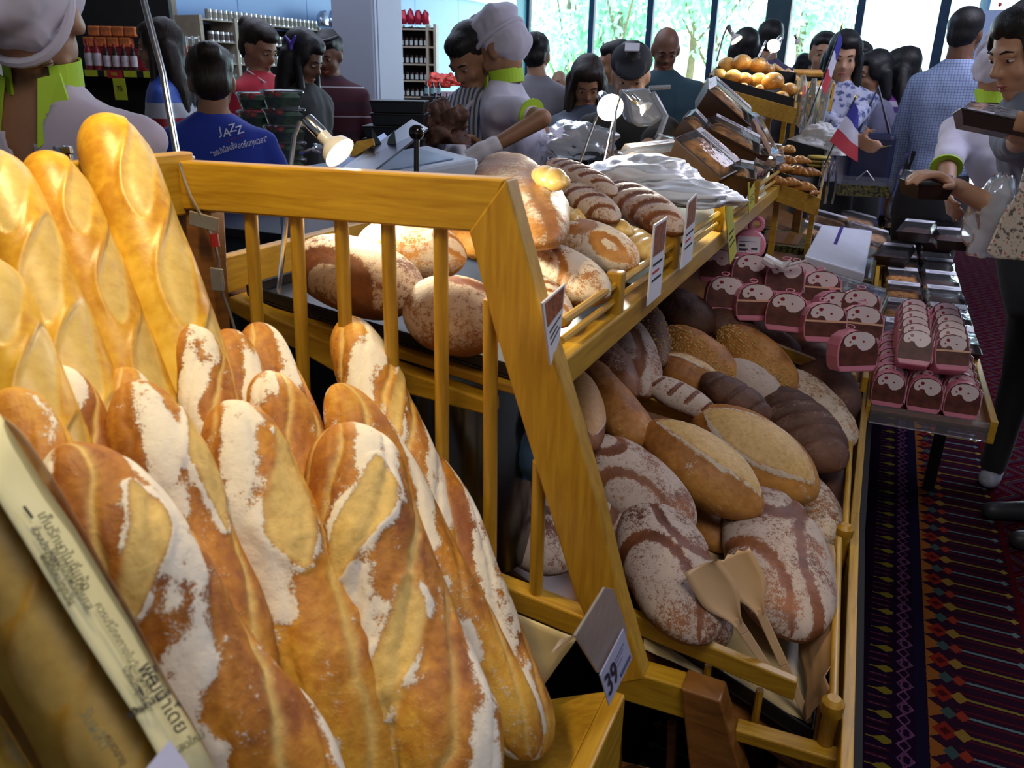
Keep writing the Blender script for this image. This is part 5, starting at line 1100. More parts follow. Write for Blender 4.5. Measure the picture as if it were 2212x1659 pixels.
        for j in range(4):   # palm ribs and fingers
            o_ = (j-1.5)*.019*hk*th_side*-1; a0 = wr+sd*o_*.6; a1 = wr+hdn*.085*hk+sd*o_; cap(body, a0, a1, .015*hk, .012*hk, 8)
            fl = [.068, .078, .072, .056][j]*hk; dcur = hdn; p0 = a1; an_ = curl
            for sg, q in enumerate((.45, .32, .25)):
                dcur = (dcur*cos(an_)+pn*sin(an_)).normalized(); p1 = p0+dcur*fl*q; cap(body, p0, p1, (.0098-.001*sg)*hk, (.0088-.001*sg)*hk, 8); p0 = p1; pn2 = pn
        tb = wr+hdn*.028*hk+sd*.022*hk*th_side; td = (hdn*.55+sd*th_side*.75+pn*.35).normalized(); t1 = tb+td*.042*hk; t2 = t1+(td*.6+hdn*.6+pn*.3*curl).normalized()*.034*hk
        cap(body, tb, t1, .0135*hk, .011*hk, 8); cap(body, t1, t2, .0108*hk, .0088*hk, 8)
        arms.append((sh, el, wr))
    remesh('body', body, vx, sk, t, 2, base)
    # clothes
    sm = MB(); torso(sm, .012, hem)
    for sh, el, wr in arms:
        if sleeve > 0:
            u = min(1, sleeve); cap(sm, B(0, -.02, -.262), sh-z*.026, .058*k, .052*k); cap(sm, sh-z*.030-s*(1 if (sh-B(0, 0, -.285)).dot(s) > 0 else -1)*.014, sh.lerp(el, u), .061*k, .058*k if sleeve < 1 else .050*k)
            if sleeve > 1: cap(sm, el, el.lerp(wr, min(1, sleeve-1)), .048*k, .037*k)
    if fine: fn = lambda c: c+(fbm(c*np.array([11., 11., 5.]), 3, 3)*.022)[:, None]*np.array([[.7, .7, .2]])
    else: fn = lambda c: c+(fbm(c*np.array([9., 9., 5.]), 3, 3)*.022)[:, None]*np.array([[.7, .7, .2]])
    remesh('shirt', sm, .012 if fine else .0145, shirt, t, 4, base, fn)
    if collar:
        cm = MB()
        for a in range(28):
            a0, a1 = 2*pi*a/28, 2*pi*(a+1)/28
            if cos(a0-pi/2) > .86: continue
            P = [B(cos(q)*.067, -.022+sin(q)*.067, zz-.012*sin(q)) for q, zz in ((a0, -.215), (a1, -.215), (a1, -.165), (a0, -.165))]; cm.add([p-base for p in P]+[p-base+(p-B(0, -.02, -.2)).normalized()*.006 for p in P], [(0, 1, 2, 3), (7, 6, 5, 4), (0, 4, 5, 1), (3, 2, 6, 7), (1, 5, 6, 2), (0, 3, 7, 4)])
        for e in (-1, 1):
            P = [B(e*.034, .052, -.195), B(e*.066, .030, -.185), B(e*.098, .050, -.275), B(e*.040, .092, -.325)]; cm.prism([p-base for p in P], f*.006)
        cm.build('collar', collar, t)
        if sleeve < 1 and sleeve > 0:
            for sh, el, wr in arms:
                p = sh.lerp(el, sleeve+.13); d = (el-sh).normalized(); MB().tube([p-base-d*.004, p-base+d*.004], .0595*k, 20).build('sleeve_trim', collar, t, True)
    if legs:
        tm = MB(); rings(tm, [(B(0, -.012, a), s*(w*k*wide+.008), f*(d*k+.008)) for a, w, d in ((-.60, .136, .098), (-.70, .150, .108), (-.80, .166, .118), (-.88, .172, .118))])
        for hip, kn, an in feetp: cap(tm, hip, kn, .090*k, .062*k); cap(tm, kn, an+z*.03, .062*k, .050*k)
        remesh('trousers', tm, .016, trousers, t, 3, base)
        for hip, kn, an in feetp:
            sh_ = MB(); cap(sh_, an-z*.020-f*.03*k, an+f*.17*k-z*.028, .042*k, .034*k); o = remesh('shoe', sh_, .012, shoe or SHOE, t, 2, base)
    # hair and hat, in the head frame
    hm = MB(); vy = .009 if fine else .012
    if hair != 'bald':
        ell(hm, (0, -.030, .045), (.084, .092, .090)); ell(hm, (0, .010, .078), (.070, .072, .048)); ell(hm, (0, -.052, -.005), (.072, .060, .075))
        if hair in ('long', 'pony', 'bob'):
            for e in (-1, 1): ell(hm, (e*.066, .012, .028), (.020, .050, .062))
        if hair == 'long':
            for e in (-1, -.5, 0, .5, 1):
                a_ = Hm @ Vector((e*.062, -.045, -.01)); b_ = B(e*.100, -.085, -long_len-.05); c_ = a_.lerp(b_, .5)-f*.02; cap(hm, a_, c_, .050, .048); cap(hm, c_, b_, .048, .022)
            for e in (-1, 1):
                a_ = Hm @ Vector((e*.074, .015, .0)); b_ = B(e*.095, .045, -long_len); cap(hm, a_, b_, .024, .016)
        if hair == 'bob': 
            for e in (-1, -.4, .4, 1): cap(hm, Hm @ Vector((e*.066, -.035, 0)), Hm @ Vector((e*.085, -.03, -.13)), .045, .034)
        if hair == 'bun': ell(hm, (0, -.115, .075), (.042, .036, .040)); cap(hm, Hm @ Vector((0, -.08, .06)), Hm @ Vector((0, -.11, .075)), .04, .03)
        if hair == 'pony': cap(hm, Hm @ Vector((0, -.10, .03)), Hm @ Vector((0, -.135, -.03)), .032, .034); cap(hm, Hm @ Vector((0, -.135, -.03)), Hm @ Vector((0, -.12, -.20)), .034, .012)
        if hair == 'spiky':
            for j in range(9): a = -1+2*j/8; cap(hm, Hm @ Vector((a*.05, .02, .10)), Hm @ Vector((a*.06+.01, .085, .125)), .018, .006, 6)
        nf = lambda c: c+(fbm(c*np.array([40., 40., 12.]), 8, 2)*.006)[:, None]
        remesh('hair', hm, vy, hairm, t, 2, base, nf)
    if hat: hat(Hm, t, base, fine)
    if face:
        fm = MB()
        for e in (-1, 1):
            w_ = MB().ball((0, 0, 0), 1, 8, (1, 1, 1), Matrix.Translation(-base) @ Hm @ Matrix.Translation((e*.030, .0735, .006)) @ Matrix.Diagonal((.0145, .0080, .0058, 1))).build('eye', EYEW, t, True)
            MB().ball((0, 0, 0), 1, 8, (1, 1, 1), Matrix.Translation(-base) @ Hm @ Matrix.Translation((e*.030, .0785, .005)) @ Matrix.Diagonal((.0058, .0040, .0054, 1))).build('iris', IRIS, w_, True)
            Q = Matrix.Translation(-base) @ Hm
            MB().tube([Q @ Vector((e*.014, .086, .026)), Q @ Vector((e*.032, .084, .031)), Q @ Vector((e*.048, .074, .026))], [.0028, .0034, .0015], 6).build('eyebrow', hairm if hair != 'bald' else IRIS, t, True)
            MB().tube([Q @ Vector((e*.015, .0805, .009)), Q @ Vector((e*.030, .0835, .0125)), Q @ Vector((e*.046, .0745, .009))], [.0012, .0018, .0012], 5).build('eyelid', sk, t, True)
        Q = Matrix.Translation(-base) @ Hm
        MB().tube([Q @ Vector((-.024, .074, -.060)), Q @ Vector((-.008, .0865, -.0565)), Q @ Vector((.008, .0865, -.0565)), Q @ Vector((.024, .074, -.060))], [.0015, .0045, .0045, .0015], 8).build('lips', LIPS, t, True)
        MB().tube([Q @ Vector((-.020, .075, -.064)), Q @ Vector((0, .086, -.068)), Q @ Vector((.020, .075, -.064))], [.0015, .0052, .0015], 8).build('lips', LIPS, t, True)
    t['_k'] = k
    return t, dict(base=base, s=s, f=f, z=z, k=k, B=B, Hm=Hm, arms=arms)
CAPW = cloth('white_cap_cloth', (.56, .54, .66), .06, .5)
def chef_hat(col=None, hgt=1.0, tilt=0, back=0):
    def fn(Hm, t, base, fine):
        m = MB()
        def e(c, r): m.ball((0, 0, 0), 1, 14, (1, 1, 1), Hm @ Matrix.Translation(c) @ Matrix.Diagonal((*r, 1)))
        e((0, -.020, .050), (.084, .104, .066)); e((0, -.03, .10*hgt), (.088, .096, .058)); e((.02, .01, .125*hgt), (.064, .066, .044)); e((0, -.05, .000), (.083, .082, .076)); e((-.02, -.045, .12*hgt), (.055, .055, .042))
        nf = lambda c: c+(fbm(c*16, 5, 3)*.016)[:, None]*np.array([[1, 1, 1]])
        remesh('cap', m, .009, col or CAPW, t, 3, base, nf)
        b = MB(); Q = Matrix.Translation(-base) @ Hm
        pts = [Q @ Vector((cos(a)*.088, -.018+sin(a)*.106, .045-.012*sin(a))) for a in np.linspace(0, 2*pi, 28)]
        b.tube(pts, .010, 8, False).build('cap_band', col or CAPW, t, True)
    return fn
def black_cap(Hm, t, base, fine):
    m = MB(); m.ball((0, 0, 0), 1, 14, (1, 1, 1), Hm @ Matrix.Translation((0, -.015, .062)) @ Matrix.Diagonal((.090, .104, .070, 1)))
    m.ball((0, 0, 0), 1, 14, (1, 1, 1), Hm @ Matrix.Translation((0, .085, .070)) @ Matrix.Rotation(-.3, 4, 'X') @ Matrix.Diagonal((.070, .075, .012, 1)))
    remesh('cap', m, .010, simple('black_cap_cloth', (.008, .009, .016), .8), t, 2, base)
    MB().hexa([(Matrix.Translation(-base) @ Hm) @ Vector(p) for p in ((-.03, .005, .138), (.03, .005, .138), (.03, .05, .126), (-.03, .05, .126), (-.03, .005, .142), (.03, .005, .142), (.03, .05, .130), (-.03, .05, .130))]).build('cap_label', WHITEL, t)
LILAC = cloth('lilac_white_uniform', (.56, .50, .62)); WUNI = cloth('white_uniform', (.62, .60, .74)); ROYAL = cloth('royal_blue_shirt', (.010, .035, .34)); BLKC = cloth('black_cloth', (.008, .008, .010)); REDC = cloth('red_polo_cloth', (.48, .012, .035))
GREYT = cloth('slate_grey_cloth', (.060, .075, .11)); OLIV = cloth('dark_olive_cloth', (.028, .028, .024)); TEALC = cloth('dark_teal_cloth', (.012, .045, .065)); LAVG = cloth('lavender_grey_cloth', (.14, .13, .22)); DENG = cloth('grey_denim_cloth', (.15, .18, .25))
STRW = stripes('blue_striped_shirt', [(.50, .52, .60), (.08, .10, .20), (.42, .44, .50), (.10, .10, .10)], .045, 'X'); SWTR = stripes('purple_striped_sweater', [(.04, .015, .11), (.30, .27, .36), (.14, .015, .18), (.03, .015, .08), (.20, .17, .24)], .17, 'Z')
DKRED = stripes('dark_red_striped_shirt', [(.055, .008, .018), (.40, .38, .42), (.050, .008, .016), (.03, .006, .014)], .17, 'Z', w=[0, .46, .50, .7]); FLOR = nt('floral_blouse')[0]
_n, _l, _b = FLOR.node_tree.nodes, FLOR.node_tree.links, FLOR.node_tree.nodes['Principled BSDF']; _l.new(ramp(_n, _l, noise(_n, _l, 28, 3, coord(_n, _l)), [(.40, (.05, .07, .20)), (.47, (.34, .37, .52)), (.6, (.42, .44, .58))]), _b.inputs['Base Color']); _b.inputs['Roughness'].default_value = .8
CHK = nt('pale_checked_shirt')[0]
_n, _l, _b = CHK.node_tree.nodes, CHK.node_tree.links, CHK.node_tree.nodes['Principled BSDF']; _s = _n.new('ShaderNodeSeparateXYZ'); _l.new(coord(_n, _l), _s.inputs[0])
_g = mth(_n, _l, 'MAXIMUM', *[mth(_n, _l, 'LESS_THAN', mth(_n, _l, 'FRACT', mth(_n, _l, 'MULTIPLY', _s.outputs[i], 70)), .25) for i in (0, 2)]); _l.new(mixc(_n, _l, _g, (.32, .42, .62), (.16, .20, .38)), _b.inputs['Base Color']); _b.inputs['Roughness'].default_value = .8
bump(_n, _l, _b, noise(_n, _l, 8, 3, coord(_n, _l)), .5, .01)
TRIC = nt('white_red_blue_shirt')[0]
_n, _l, _b = TRIC.node_tree.nodes, TRIC.node_tree.links, TRIC.node_tree.nodes['Principled BSDF']; _s = _n.new('ShaderNodeSeparateXYZ'); _l.new(coord(_n, _l), _s.inputs[0])
_c = ramp(_n, _l, mth(_n, _l, 'SUBTRACT', mth(_n, _l, 'MULTIPLY', _s.outputs[2], 1.0), .5), [(0, (.35, .01, .03)), (.57, (.03, .08, .42)), (.60, (.35, .01, .03)), (.79, (.50, .52, .60)), (.86, (.05, .12, .55))]); _c.node.color_ramp.interpolation = 'CONSTANT'; _l.new(_c, _b.inputs['Base Color'])
# P1 near chef at the left
chef, C1 = person('baker in lilac white uniform and cap with lime collar, bending close at the left edge', (62, 48), 1.60, 292, LILAC, 'bald', HBLK, SK2, 66, -8, fine=True, collar=LIME, hat=chef_hat(), wide=1.15, lean=.04, lean_side=-.08, hts=1.15, sleeve=.80, hands=[(pD(-200, 560, 1.5),), (pD(560, 640, 1.55),)])
def cut_v(pp, C, low, wide_):
    o = [c for c in pp.children if c.name.startswith('shirt')][0]; bm = bmesh.new(); bm.from_mesh(o.data); H_ = C['B'](0, 0, 0); kk = C['k']; dl = []
    for fc in bm.faces:
        p = fc.calc_center_median()+C['base']; top = C['B'](0, 0, -.19); d = (p-H_); s_ = (p-C['B'](0, 0, -.25)).dot(C['s'])/kk; f_ = (p-C['B'](0, -.02, -.25)).dot(C['f'])/kk; z_ = (p.z-top.z)/kk
        if f_ > .015 and z_ > -low and abs(s_) < wide_*(1+z_/low): dl.append(fc)
    bmesh.ops.delete(bm, geom=dl, context='FACES'); bm.to_mesh(o.data); bm.free(); m = o.modifiers.new('t', 'SOLIDIFY'); m.thickness = .003
cut_v(chef, C1, .20, .075)
# P2 blue shirt with writing on the back
blue, C2 = person('person in royal blue shirt with white printed back, behind the rack post', (458, 178), 3.0, 118, ROYAL, 'bun', HBRN, SK2, 14, -14, wide=1.08, sleeve=.85, face=False, hands=[(pD(380, 330, 3.35),), (pD(600, 330, 3.3),)], lean=.05)
person('person with long dark hair in white, red and blue shirt behind the blue shirted one', (345, 105), 4.0, 215, TRIC, 'long', HBRN, SK2, 10, 0, sleeve=.8)
pr, CR = person('person in red polo with white collar line, hair tied up, looking down', (560, 105), 4.4, 0, REDC, 'bun', HBRN, SK2, 25, 0, sleeve=.8)
MB().tube([CR['B'](.0, -.07, -.16)-CR['base'], CR['B'](.085, -.02, -.20)-CR['base'], CR['B'](.075, .09, -.26)-CR['base']], .005, 6).build('collar_line', WHITEP, pr, True)
pb, CB = person('person all in black with long black hair and violet hair clip, face turned right', (655, 128), 4.05, 10, BLKC, 'long', HBLK, SK3, 28, 0, sleeve=1.9, wide=1.12, long_len=.5)
cm = MB()
for a_, b_ in (((0, 0, 0), (-.03, 0, .035)), ((0, 0, 0), (.028, 0, .036)), ((0, 0, 0), (-.004, 0, -.035))): cap(cm, Vector(a_), Vector(b_), .011, .006, 8)
o = cm.build('hair_clip', simple('violet_plastic', (.14, .08, .60), .4), pb, True); o.location = pD(629, 96, 3.95)-pb.location
pm, CM_ = person('person in dark red shirt with thin pale stripes, half behind the column', (708, 120), 4.9, 285, DKRED, 'short', HBLK, SK3, 22, 0, sleeve=1.9, wide=1.1)
Q = Matrix.Translation(-CM_['base']) @ CM_['Hm']
MB().tube([Q @ Vector((x*.04, .075-.02*x*x, .105)) for x in np.linspace(-2, 2, 9)], .010, 8).build('sunglasses', BLACK, pm, True)
# P8 striped shirt with apron
ps, C8 = person('seller in blue striped shirt and lilac apron, hair tied back, looking down at work', (1017, 128), 3.35, 252, STRW, 'bun', HBLK, SK2, 38, 0, fine=True, sleeve=1.55, hands=[(pD(1040, 318, 3.15), None, (0, 0, -1)), (pD(985, 318, 3.1), None, (0, 0, -1))], lean=.06)
ap = MB(); Bq = C8['B']; base8 = C8['base']
rw = []
for dz, w in ((-.33, .055), (-.38, .075), (-.46, .105), (-.60, .135), (-.80, .17), (-1.05, .185)):
    rw.append([Bq(x*w, .128-.045*x*x, dz)-base8 for x in np.linspace(-1, 1, 9)])
V = [p for r in rw for p in r]; Fc = [(i*9+j, i*9+j+1, (i+1)*9+j+1, (i+1)*9+j) for i in range(5) for j in range(8)]
o = mesh_obj('apron', V, Fc, LILAC, ps, True); m = o.modifiers.new('t', 'SOLIDIFY'); m.thickness = .004
for e in (-1, 1): MB().tube([Bq(e*.05, .13, -.33)-base8, Bq(e*.065, .085, -.27)-base8, Bq(e*.06, -.03, -.20)-base8], .009, 6).build('apron_strap', LILAC, ps, True)
GLOV = simple('white_glove', (.66, .64, .70), .6)
def glove(pp, C, i):
    sh, el, wr = C['arms'][i]; d = (wr-el).normalized(); m = MB(); cap(m, wr-d*.05, wr+d*.03, .036, .036); cap(m, wr, wr+d*.08, .042, .038)
    for j in range(4): cap(m, wr+d*.07+C['s']*(j-1.5)*.018, wr+d*.145+C['s']*(j-1.5)*.021-Vector((0, 0, .012)), .0125, .010, 8)
    remesh('glove', m, .008, GLOV, pp, 2, C['base'])
glove(ps, C8, 1)
pc, C9 = person('baker in white uniform and cap with lime collar, seen from behind at the counter', (1080, 110), 3.3, 190, WUNI, 'bald', HBLK, SK2, 30, 12, fine=True, collar=LIME, hat=chef_hat(), wide=1.05, sleeve=.66, hem=-.80, hands=[(pD(1044, 328, 3.02), tuple(RT*1.0-FWD*.5), (0, 0, -1)), (pD(1010, 330, 3.2), None, (0, 0, -1))], lean=.16)
glove(pc, C9, 0)
person('person with black hair in a bun and beige top, back turned beyond the baker', (1160, 122), 5.2, 118, cloth('beige_grey_cloth', (.20, .19, .22)), 'bun', HBLK, SK1, 10, 20, sleeve='long', face=False)
person('small balding person with glasses far by the windows', (1207, 180), 8.2, 275, BLKC, 'bald', HBLK, SK1, 5, 10, sleeve='long')
person('person in slate grey shirt with long brown hair, head bowed left of the bright lamp', (1268, 180), 4.2, 285, GREYT, 'long', HBRN, SK2, 35, -10, sleeve=.75, hands=[(pD(1215, 300, 4.0),), (pD(1300, 310, 3.8),)])
person('person with black cap marked by a white label, bowed behind the bright lamp', (1362, 165), 3.55, 278, OLIV, 'short', HBLK, SK1, 24, -8, sleeve=.7, hat=black_cap, hands=[(pD(1335, 350, 3.2),), (pD(1430, 320, 3.4),)], wide=1.1)
person('person in profile looking left, just behind the capped one', (1326, 140), 4.9, 205, OLIV, 'short', HBLK, SK2, 5, 0, sleeve='long')
person('bald person in dark teal sweater standing against the window', (1438, 108), 5.0, 292, TEALC, 'bald', HBLK, SK3, 28, 0, sleeve='long', wide=1.25)
person('person with round black hair seen from behind, left of the two behind the buns', (1607, 108), 5.6, 114, cloth('white_top', (.50, .50, .62)), 'bob', HBLK, SK2, 0, 0, face=False)
person('person with short black hair seen from behind, right of the two behind the buns', (1660, 88), 6.0, 114, cloth('dark_violet_top', (.08, .06, .14)), 'short', HBLK, SK2, 0, 0, face=False)
person('small distant person with ponytail beyond the toast tray', (1741, 145), 8.8, 40, LAVG, 'pony', HBLK, SK2, 0, 0)
person('person with very long black hair in blue and white floral blouse behind the flags', (1822, 125), 4.5, 285, FLOR, 'long', HBLK, SK1, 14, 8, sleeve='long', long_len=.62, hands=[(pD(1790, 300, 4.2),), (pD(1850, 300, 4.2),)])
person('dark haired person half hidden to the left of the floral blouse', (1778, 118), 5.4, 280, BLKC, 'short', HBLK, SK2, 5, 0, sleeve='long')
person('long haired person glimpsed between the floral blouse and the lavender top', (1852, 140), 5.2, 270, BLKC, 'long', HBLK, SK1, 8, 0, sleeve='long')
pv, CV = person('person with black bob, lavender grey top and dark shoulder bag', (1884, 160), 4.9, 215, LAVG, 'bob', HBLK, SK2, 12, 0, sleeve=.8, wide=1.02, hands=[(pD(1860, 275, 4.6),), None])
person('person with long black hair in purple and white striped sweater and jeans', (1945, 152), 5.0, 150, SWTR, 'long', HBLK, SK2, 5, 0, trousers=JEAN, sleeve='long', face=False, long_len=.36)
person('tall person in pale blue checked shirt and black trousers, back turned', (2086, 76), 4.25, 66, CHK, 'short', HBLK, SK3, 8, 0, sleeve='long', wide=.98, face=True, hts=.98)
pw, CW = person('baker with white cap, lime collar and black trousers at the right edge', (2158, 158), 3.25, 75, WUNI, 'bald', HBLK, SK2, 32, 10, fine=True, collar=LIME, hat=chef_hat(), sleeve=.95, wide=1.05, hands=[(pD(2050, 420, 3.0),), (pD(2230, 400, 3.1),)], face=False, hem=-.60, feet=(.70, 3.45), shoe=simple('white_blue_sneaker', (.45, .48, .60), .6, 0, .3, 30))
pn, CN = person('person in grey denim shirt at the right edge choosing boxes with both hands', (2222, 112), 2.35, 200, DENG, 'pony', HBLK, SK1, 22, -12, fine=True, hts=1.12, sleeve=1.45, lean=.42, hem=-.62, hands=[(pD(2062, 402, 2.25), (0, 0, -1), (0, 0, -1), .5, 1), (pD(2208, 300, 2.15), None, (0, 0, 1), .6, 1)], vox=.0068)
# boxes held in the hands
q = place(pE, 1, (0, 0, 0), (0, 0, 0), 'clear lidded cake box held up in one hand at the right edge', 'cake boxes held by the shopper', .85); c = pD(2160, 292, 2.12); q.matrix_world = Matrix.Translation(c) @ Euler((radians(10), radians(8), radians(95))).to_matrix().to_4x4() @ Matrix.Scale(.8, 4)
q = place(pF, 1, (0, 0, 0), (0, 0, 0), 'dark chocolate loaf box held over the right table', 'cake boxes held by the shopper', .8); q.location = pD(1994, 425, 2.3); q.rotation_euler = (0, 0, radians(20)); q.scale = (.62, .5, .9)
TOTE = nt('printed_tote_cloth')[0]
_n, _l, _b = TOTE.node_tree.nodes, TOTE.node_tree.links, TOTE.node_tree.nodes['Principled BSDF']; _l.new(ramp(_n, _l, noise(_n, _l, 75, 3, coord(_n, _l)), [(.40, (.10, .08, .07)), (.46, (.50, .42, .33)), (.60, (.55, .47, .38)), (.66, (.45, .12, .10))]), _b.inputs['Base Color'])
t = thing('tote_bag', 'cream tote bag with small dark and red print hanging at the right edge', 'bag', pD(2200, 500, 2.15)); Q0 = pD(2200, 500, 2.15)
MB().prism([pD(*p, 2.15)-Q0 for p in ((2128, 545), (2150, 560), (2235, 566), (2250, 410), (2205, 405), (2160, 470))], (0.02, .06, 0)).build('cloth', TOTE, t, bevel=.008)
MB().tube([pD(2205, 410, 2.16)-Q0, pD(2225, 330, 2.2)-Q0, pD(2250, 415, 2.2)-Q0], .006, 8).build('strap', TOTE, t, True)
t = crumple('plastic_bag', 'clear plastic bag hanging from the forearm at the right edge', pD(2150, 500, 2.3), .10, (.7, .5, 1.3), BAGP, 31, .35)
t = thing('shoulder_bag', 'black shoulder bag with gold zip worn by the person in lavender top', 'bag', pD(1880, 335, 4.5)); MB().box((-.12, -.05, -.16), (.12, .05, .12)).build('bag_body', simple('navy_leather', (.012, .016, .05), .35), t, bevel=.03)
MB().tube([(-.10, -.055, .05), (0, -.058, .035), (.10, -.055, .06)], .003, 6).build('zip', simple('gold_metal', (.6, .5, .2), .3, 1), t, True); MB().tube([(-.09, 0, .10), (-.02, .05, .36), (.09, 0, .10)], .012, 8).build('strap', MATS['navy_leather'], t, True)
# ---------------------------------------------------------------- lettering
from mathutils.bvhtree import BVHTree
def letters(s, size, ext=.0004):
    c = bpy.data.curves.new('t', 'FONT'); c.body = s; c.size = size; c.extrude = ext; c.align_x = 'CENTER'; c.align_y = 'CENTER'; c.resolution_u = 3; c.offset = size*.012
    o = bpy.data.objects.new('t', c); COL.objects.link(o); dg = bpy.context.evaluated_depsgraph_get(); dg.update()
    me = bpy.data.meshes.new_from_object(o.evaluated_get(dg)); bpy.data.objects.remove(o); return me
def text(name, s, size, c, u, v, mat, parent, bold=0):
    """lettering centred at c (world), reading along u, upright along v"""
    me = letters(s, size); u = Vector(u).normalized(); w = u.cross(Vector(v)).normalized(); v = w.cross(u); off = parent.matrix_basis.to_translation() if parent else Vector()
    for vt in me.vertices: p = vt.co.copy(); vt.co = Vector(c)+u*p.x+v*p.y+w*p.z-off
    me.name = name; me.materials.clear(); me.materials.append(mat); o = bpy.data.objects.new(name, me); return link(o, parent)
def wrap_text(name, s, size, px, D, ang, mat, pp, C, body, squeeze=1.0):
    """lettering laid on the back of a shirt"""
    me = letters(s, size, 0); bv = BVHTree.FromObject(body, bpy.context.evaluated_depsgraph_get()); base = C['base']; f = C['f']
    c = pD(*px, D); u = RT*cos(ang)+UP*sin(ang); v = -RT*sin(ang)+UP*cos(ang); d = (c-CAMP).normalized()
    for vt in me.vertices:
        p = c+u*vt.co.x*squeeze+v*vt.co.y; h = bv.ray_cast(CAMP-base, (p-CAMP).normalized()); q = (h[0] if h[0] else p-base); vt.co = q-(p-CAMP).normalized()*.006
    me.name = name; me.materials.clear(); me.materials.append(mat); o = bpy.data.objects.new(name, me); return link(o, pp)
PRW = simple('white_print', (.62, .64, .85), .7); PRR = simple('red_print', (.22, .02, .10), .7)
shirt = [c for c in blue.children if c.name.startswith('shirt')][0]; bpy.context.view_layer.update()
for ch, px, a in (('J', (476, 283), 12), ('A', (490, 287), 8), ('Z', (502, 277), 12), ('Z', (518, 281), 18)):
    wrap_text('printed_letter', ch, .042, px, 2.9, radians(a), PRW, blue, C2, shirt)
wrap_text('printed_word', 'A P P L E', .013, (507, 300), 2.9, radians(19), PRR, blue, C2, shirt, 1.3)
wrap_text('printed_word', '“แอปเปิ้ลแจ๊ส', .030, (484, 324), 2.9, radians(20), PRW, blue, C2, shirt, .64)
wrap_text('printed_word', 'สดชื่นทุกเวลา”', .030, (546, 308), 2.9, radians(14), PRW, blue, C2, shirt, .64)
# ---------------------------------------------------------------- lamp pole, wire and tape at the rack corner
lp = thing('lamp_pole', 'thin chrome lamp pole clamped on the corner post of the baguette rack', 'lamp', pD(384, 342, 1.215))
o_ = pD(384, 342, 1.215)
MB().tube([o_*0, pD(352, 160, 1.22)-o_, pD(310, 0, 1.23)-o_, pD(272, -190, 1.24)-o_], .0052, 10).build('pole', CHROME, lp, True)
MB().tube([pD(272, -190, 1.24)-o_, pD(262, -230, 1.15)-o_, pD(250, -240, 1.05)-o_], .007, 10).build('swivel', CHROME, lp, True)
MB().lathe([(.018, 0), (.03, -.02), (.055, -.07), (.057, -.075), (.052, -.072), (.026, -.02)], 20, Matrix.Translation(pD(250, -250, 1.05)-o_)).build('reflector', WHITEP, lp, True)
MB().box((-.020, -.016, -.003), (.020, .016, .004)).build('clamp', STEEL, lp, bevel=.002)
wr = thing('wire', 'bare metal lamp wire taped down the corner post', 'wire', pY(388, 352, YP-.004)); w0 = pY(388, 352, YP-.004)
MB().tube([w0*0, pY(400, 392, YP-.008)-w0, pY(412, 425, YP-.012)-w0, pY(436, 468, YP-.010)-w0, pY(462, 520, YP-.008)-w0, pY(472, 560, YP-.006)-w0, pY(480, 630, YP-.006)-w0, pY(498, 680, YP-.006)-w0, pY(514, 735, YP-.006)-w0], .0022, 7).build('strand', STEEL, wr, True)
tp_ = thing('adhesive_tape', 'silver tape holding the wire on the corner post', 'tape', pY(437, 480, YP-.01)); w0 = pY(437, 480, YP-.01)
MB().hexa([p-w0+Vector((0, dy, 0)) for dy in (0, .004) for p in pl2([(408, 455), (470, 472), (468, 502), (408, 486)], YP-.012)]).build('strip', simple('silver_tape', (.40, .38, .36), .3, .6, .2), tp_, bevel=.001)
MB().tube([pY(462, 505, YP-.008)-w0, pY(466, 532, YP-.008)-w0], .006, 8).build('red_plug', simple('dark_red_plastic', (.25, .012, .012), .3), tp_, True)
MB().hexa([p-w0+Vector((0, dy, 0)) for dy in (0, .004) for p in pl2([(452, 578), (478, 582), (482, 630), (457, 628)], YP-.010)]).build('strip', MATS['silver_tape'], tp_, bevel=.001)
# ---------------------------------------------------------------- lamps
def lamp(label, head, D, aim, r, stems, lit=0, color=(1, .93, .75), power=0, group='small spot lamps on the display'):
    H = pD(*head, D); a = Vector(aim).normalized(); t = thing('spot_lamp', label, 'lamp', H, group=group); Q = a.to_track_quat('Z', 'Y').to_matrix().to_4x4(); w = r*D/F
    sh = MB().lathe([(w*.42, -w*1.25), (w*.40, -w*.55), (w*.62, -w*.30), (w*.95, .0), (w*1.10, w*.45), (w*1.12, w*.55), (w*1.02, w*.48), (w*.86, .05*w), (w*.35, -w*.3)], 24, Q, False).build('reflector', simple('milky_glass', (.74, .72, .70), .25, 0, .03), t, True)
    MB().lathe([(w*.43, -w*2.6), (w*.45, -w*2.5), (w*.45, -w*1.2), (w*.40, -w*1.1)], 18, Q).build('socket', CHROME, t, True)
    if lit:
        m, n, l, b = nt('glowing_bulb_%d' % len(MATS)); b.inputs['Base Color'].default_value = (1, 1, 1, 1); b.inputs['Emission Color'].default_value = (*color, 1); b.inputs['Emission Strength'].default_value = lit
        MB().lathe([(.001, w*.55), (w*.5, w*.50), (w*.95, w*.36), (w*.9, w*.1)], 20, Q).build('bulb', m, t, True)
    for st in stems: MB().tube([pD(*p, D+.02)-H for p in st], w*.16 if D < 1.5 else .0045, 8).build('stem', CHROME, t, True)
    if power: spot('lamp_light_'+label.split()[0], H+a*w*.7, H+a, power, color, 150, .9, .03)
    if power > 20:
        spot('lamp_light_on_bags', H+a*w*.9+Vector((.02, 0, .02)), pD(1415, 425, 1.88), 55, color, 62, .8, .04)
    return t
lamp('white bulb lamp on a chrome joint, left one just above the slatted rack side', (722, 318), 1.28, (.72, -.05, -.55), 34, [[(648, 262), (636, 292), (628, 352), (614, 520), (598, 660)]], 14, (1, .90, .62), 16)
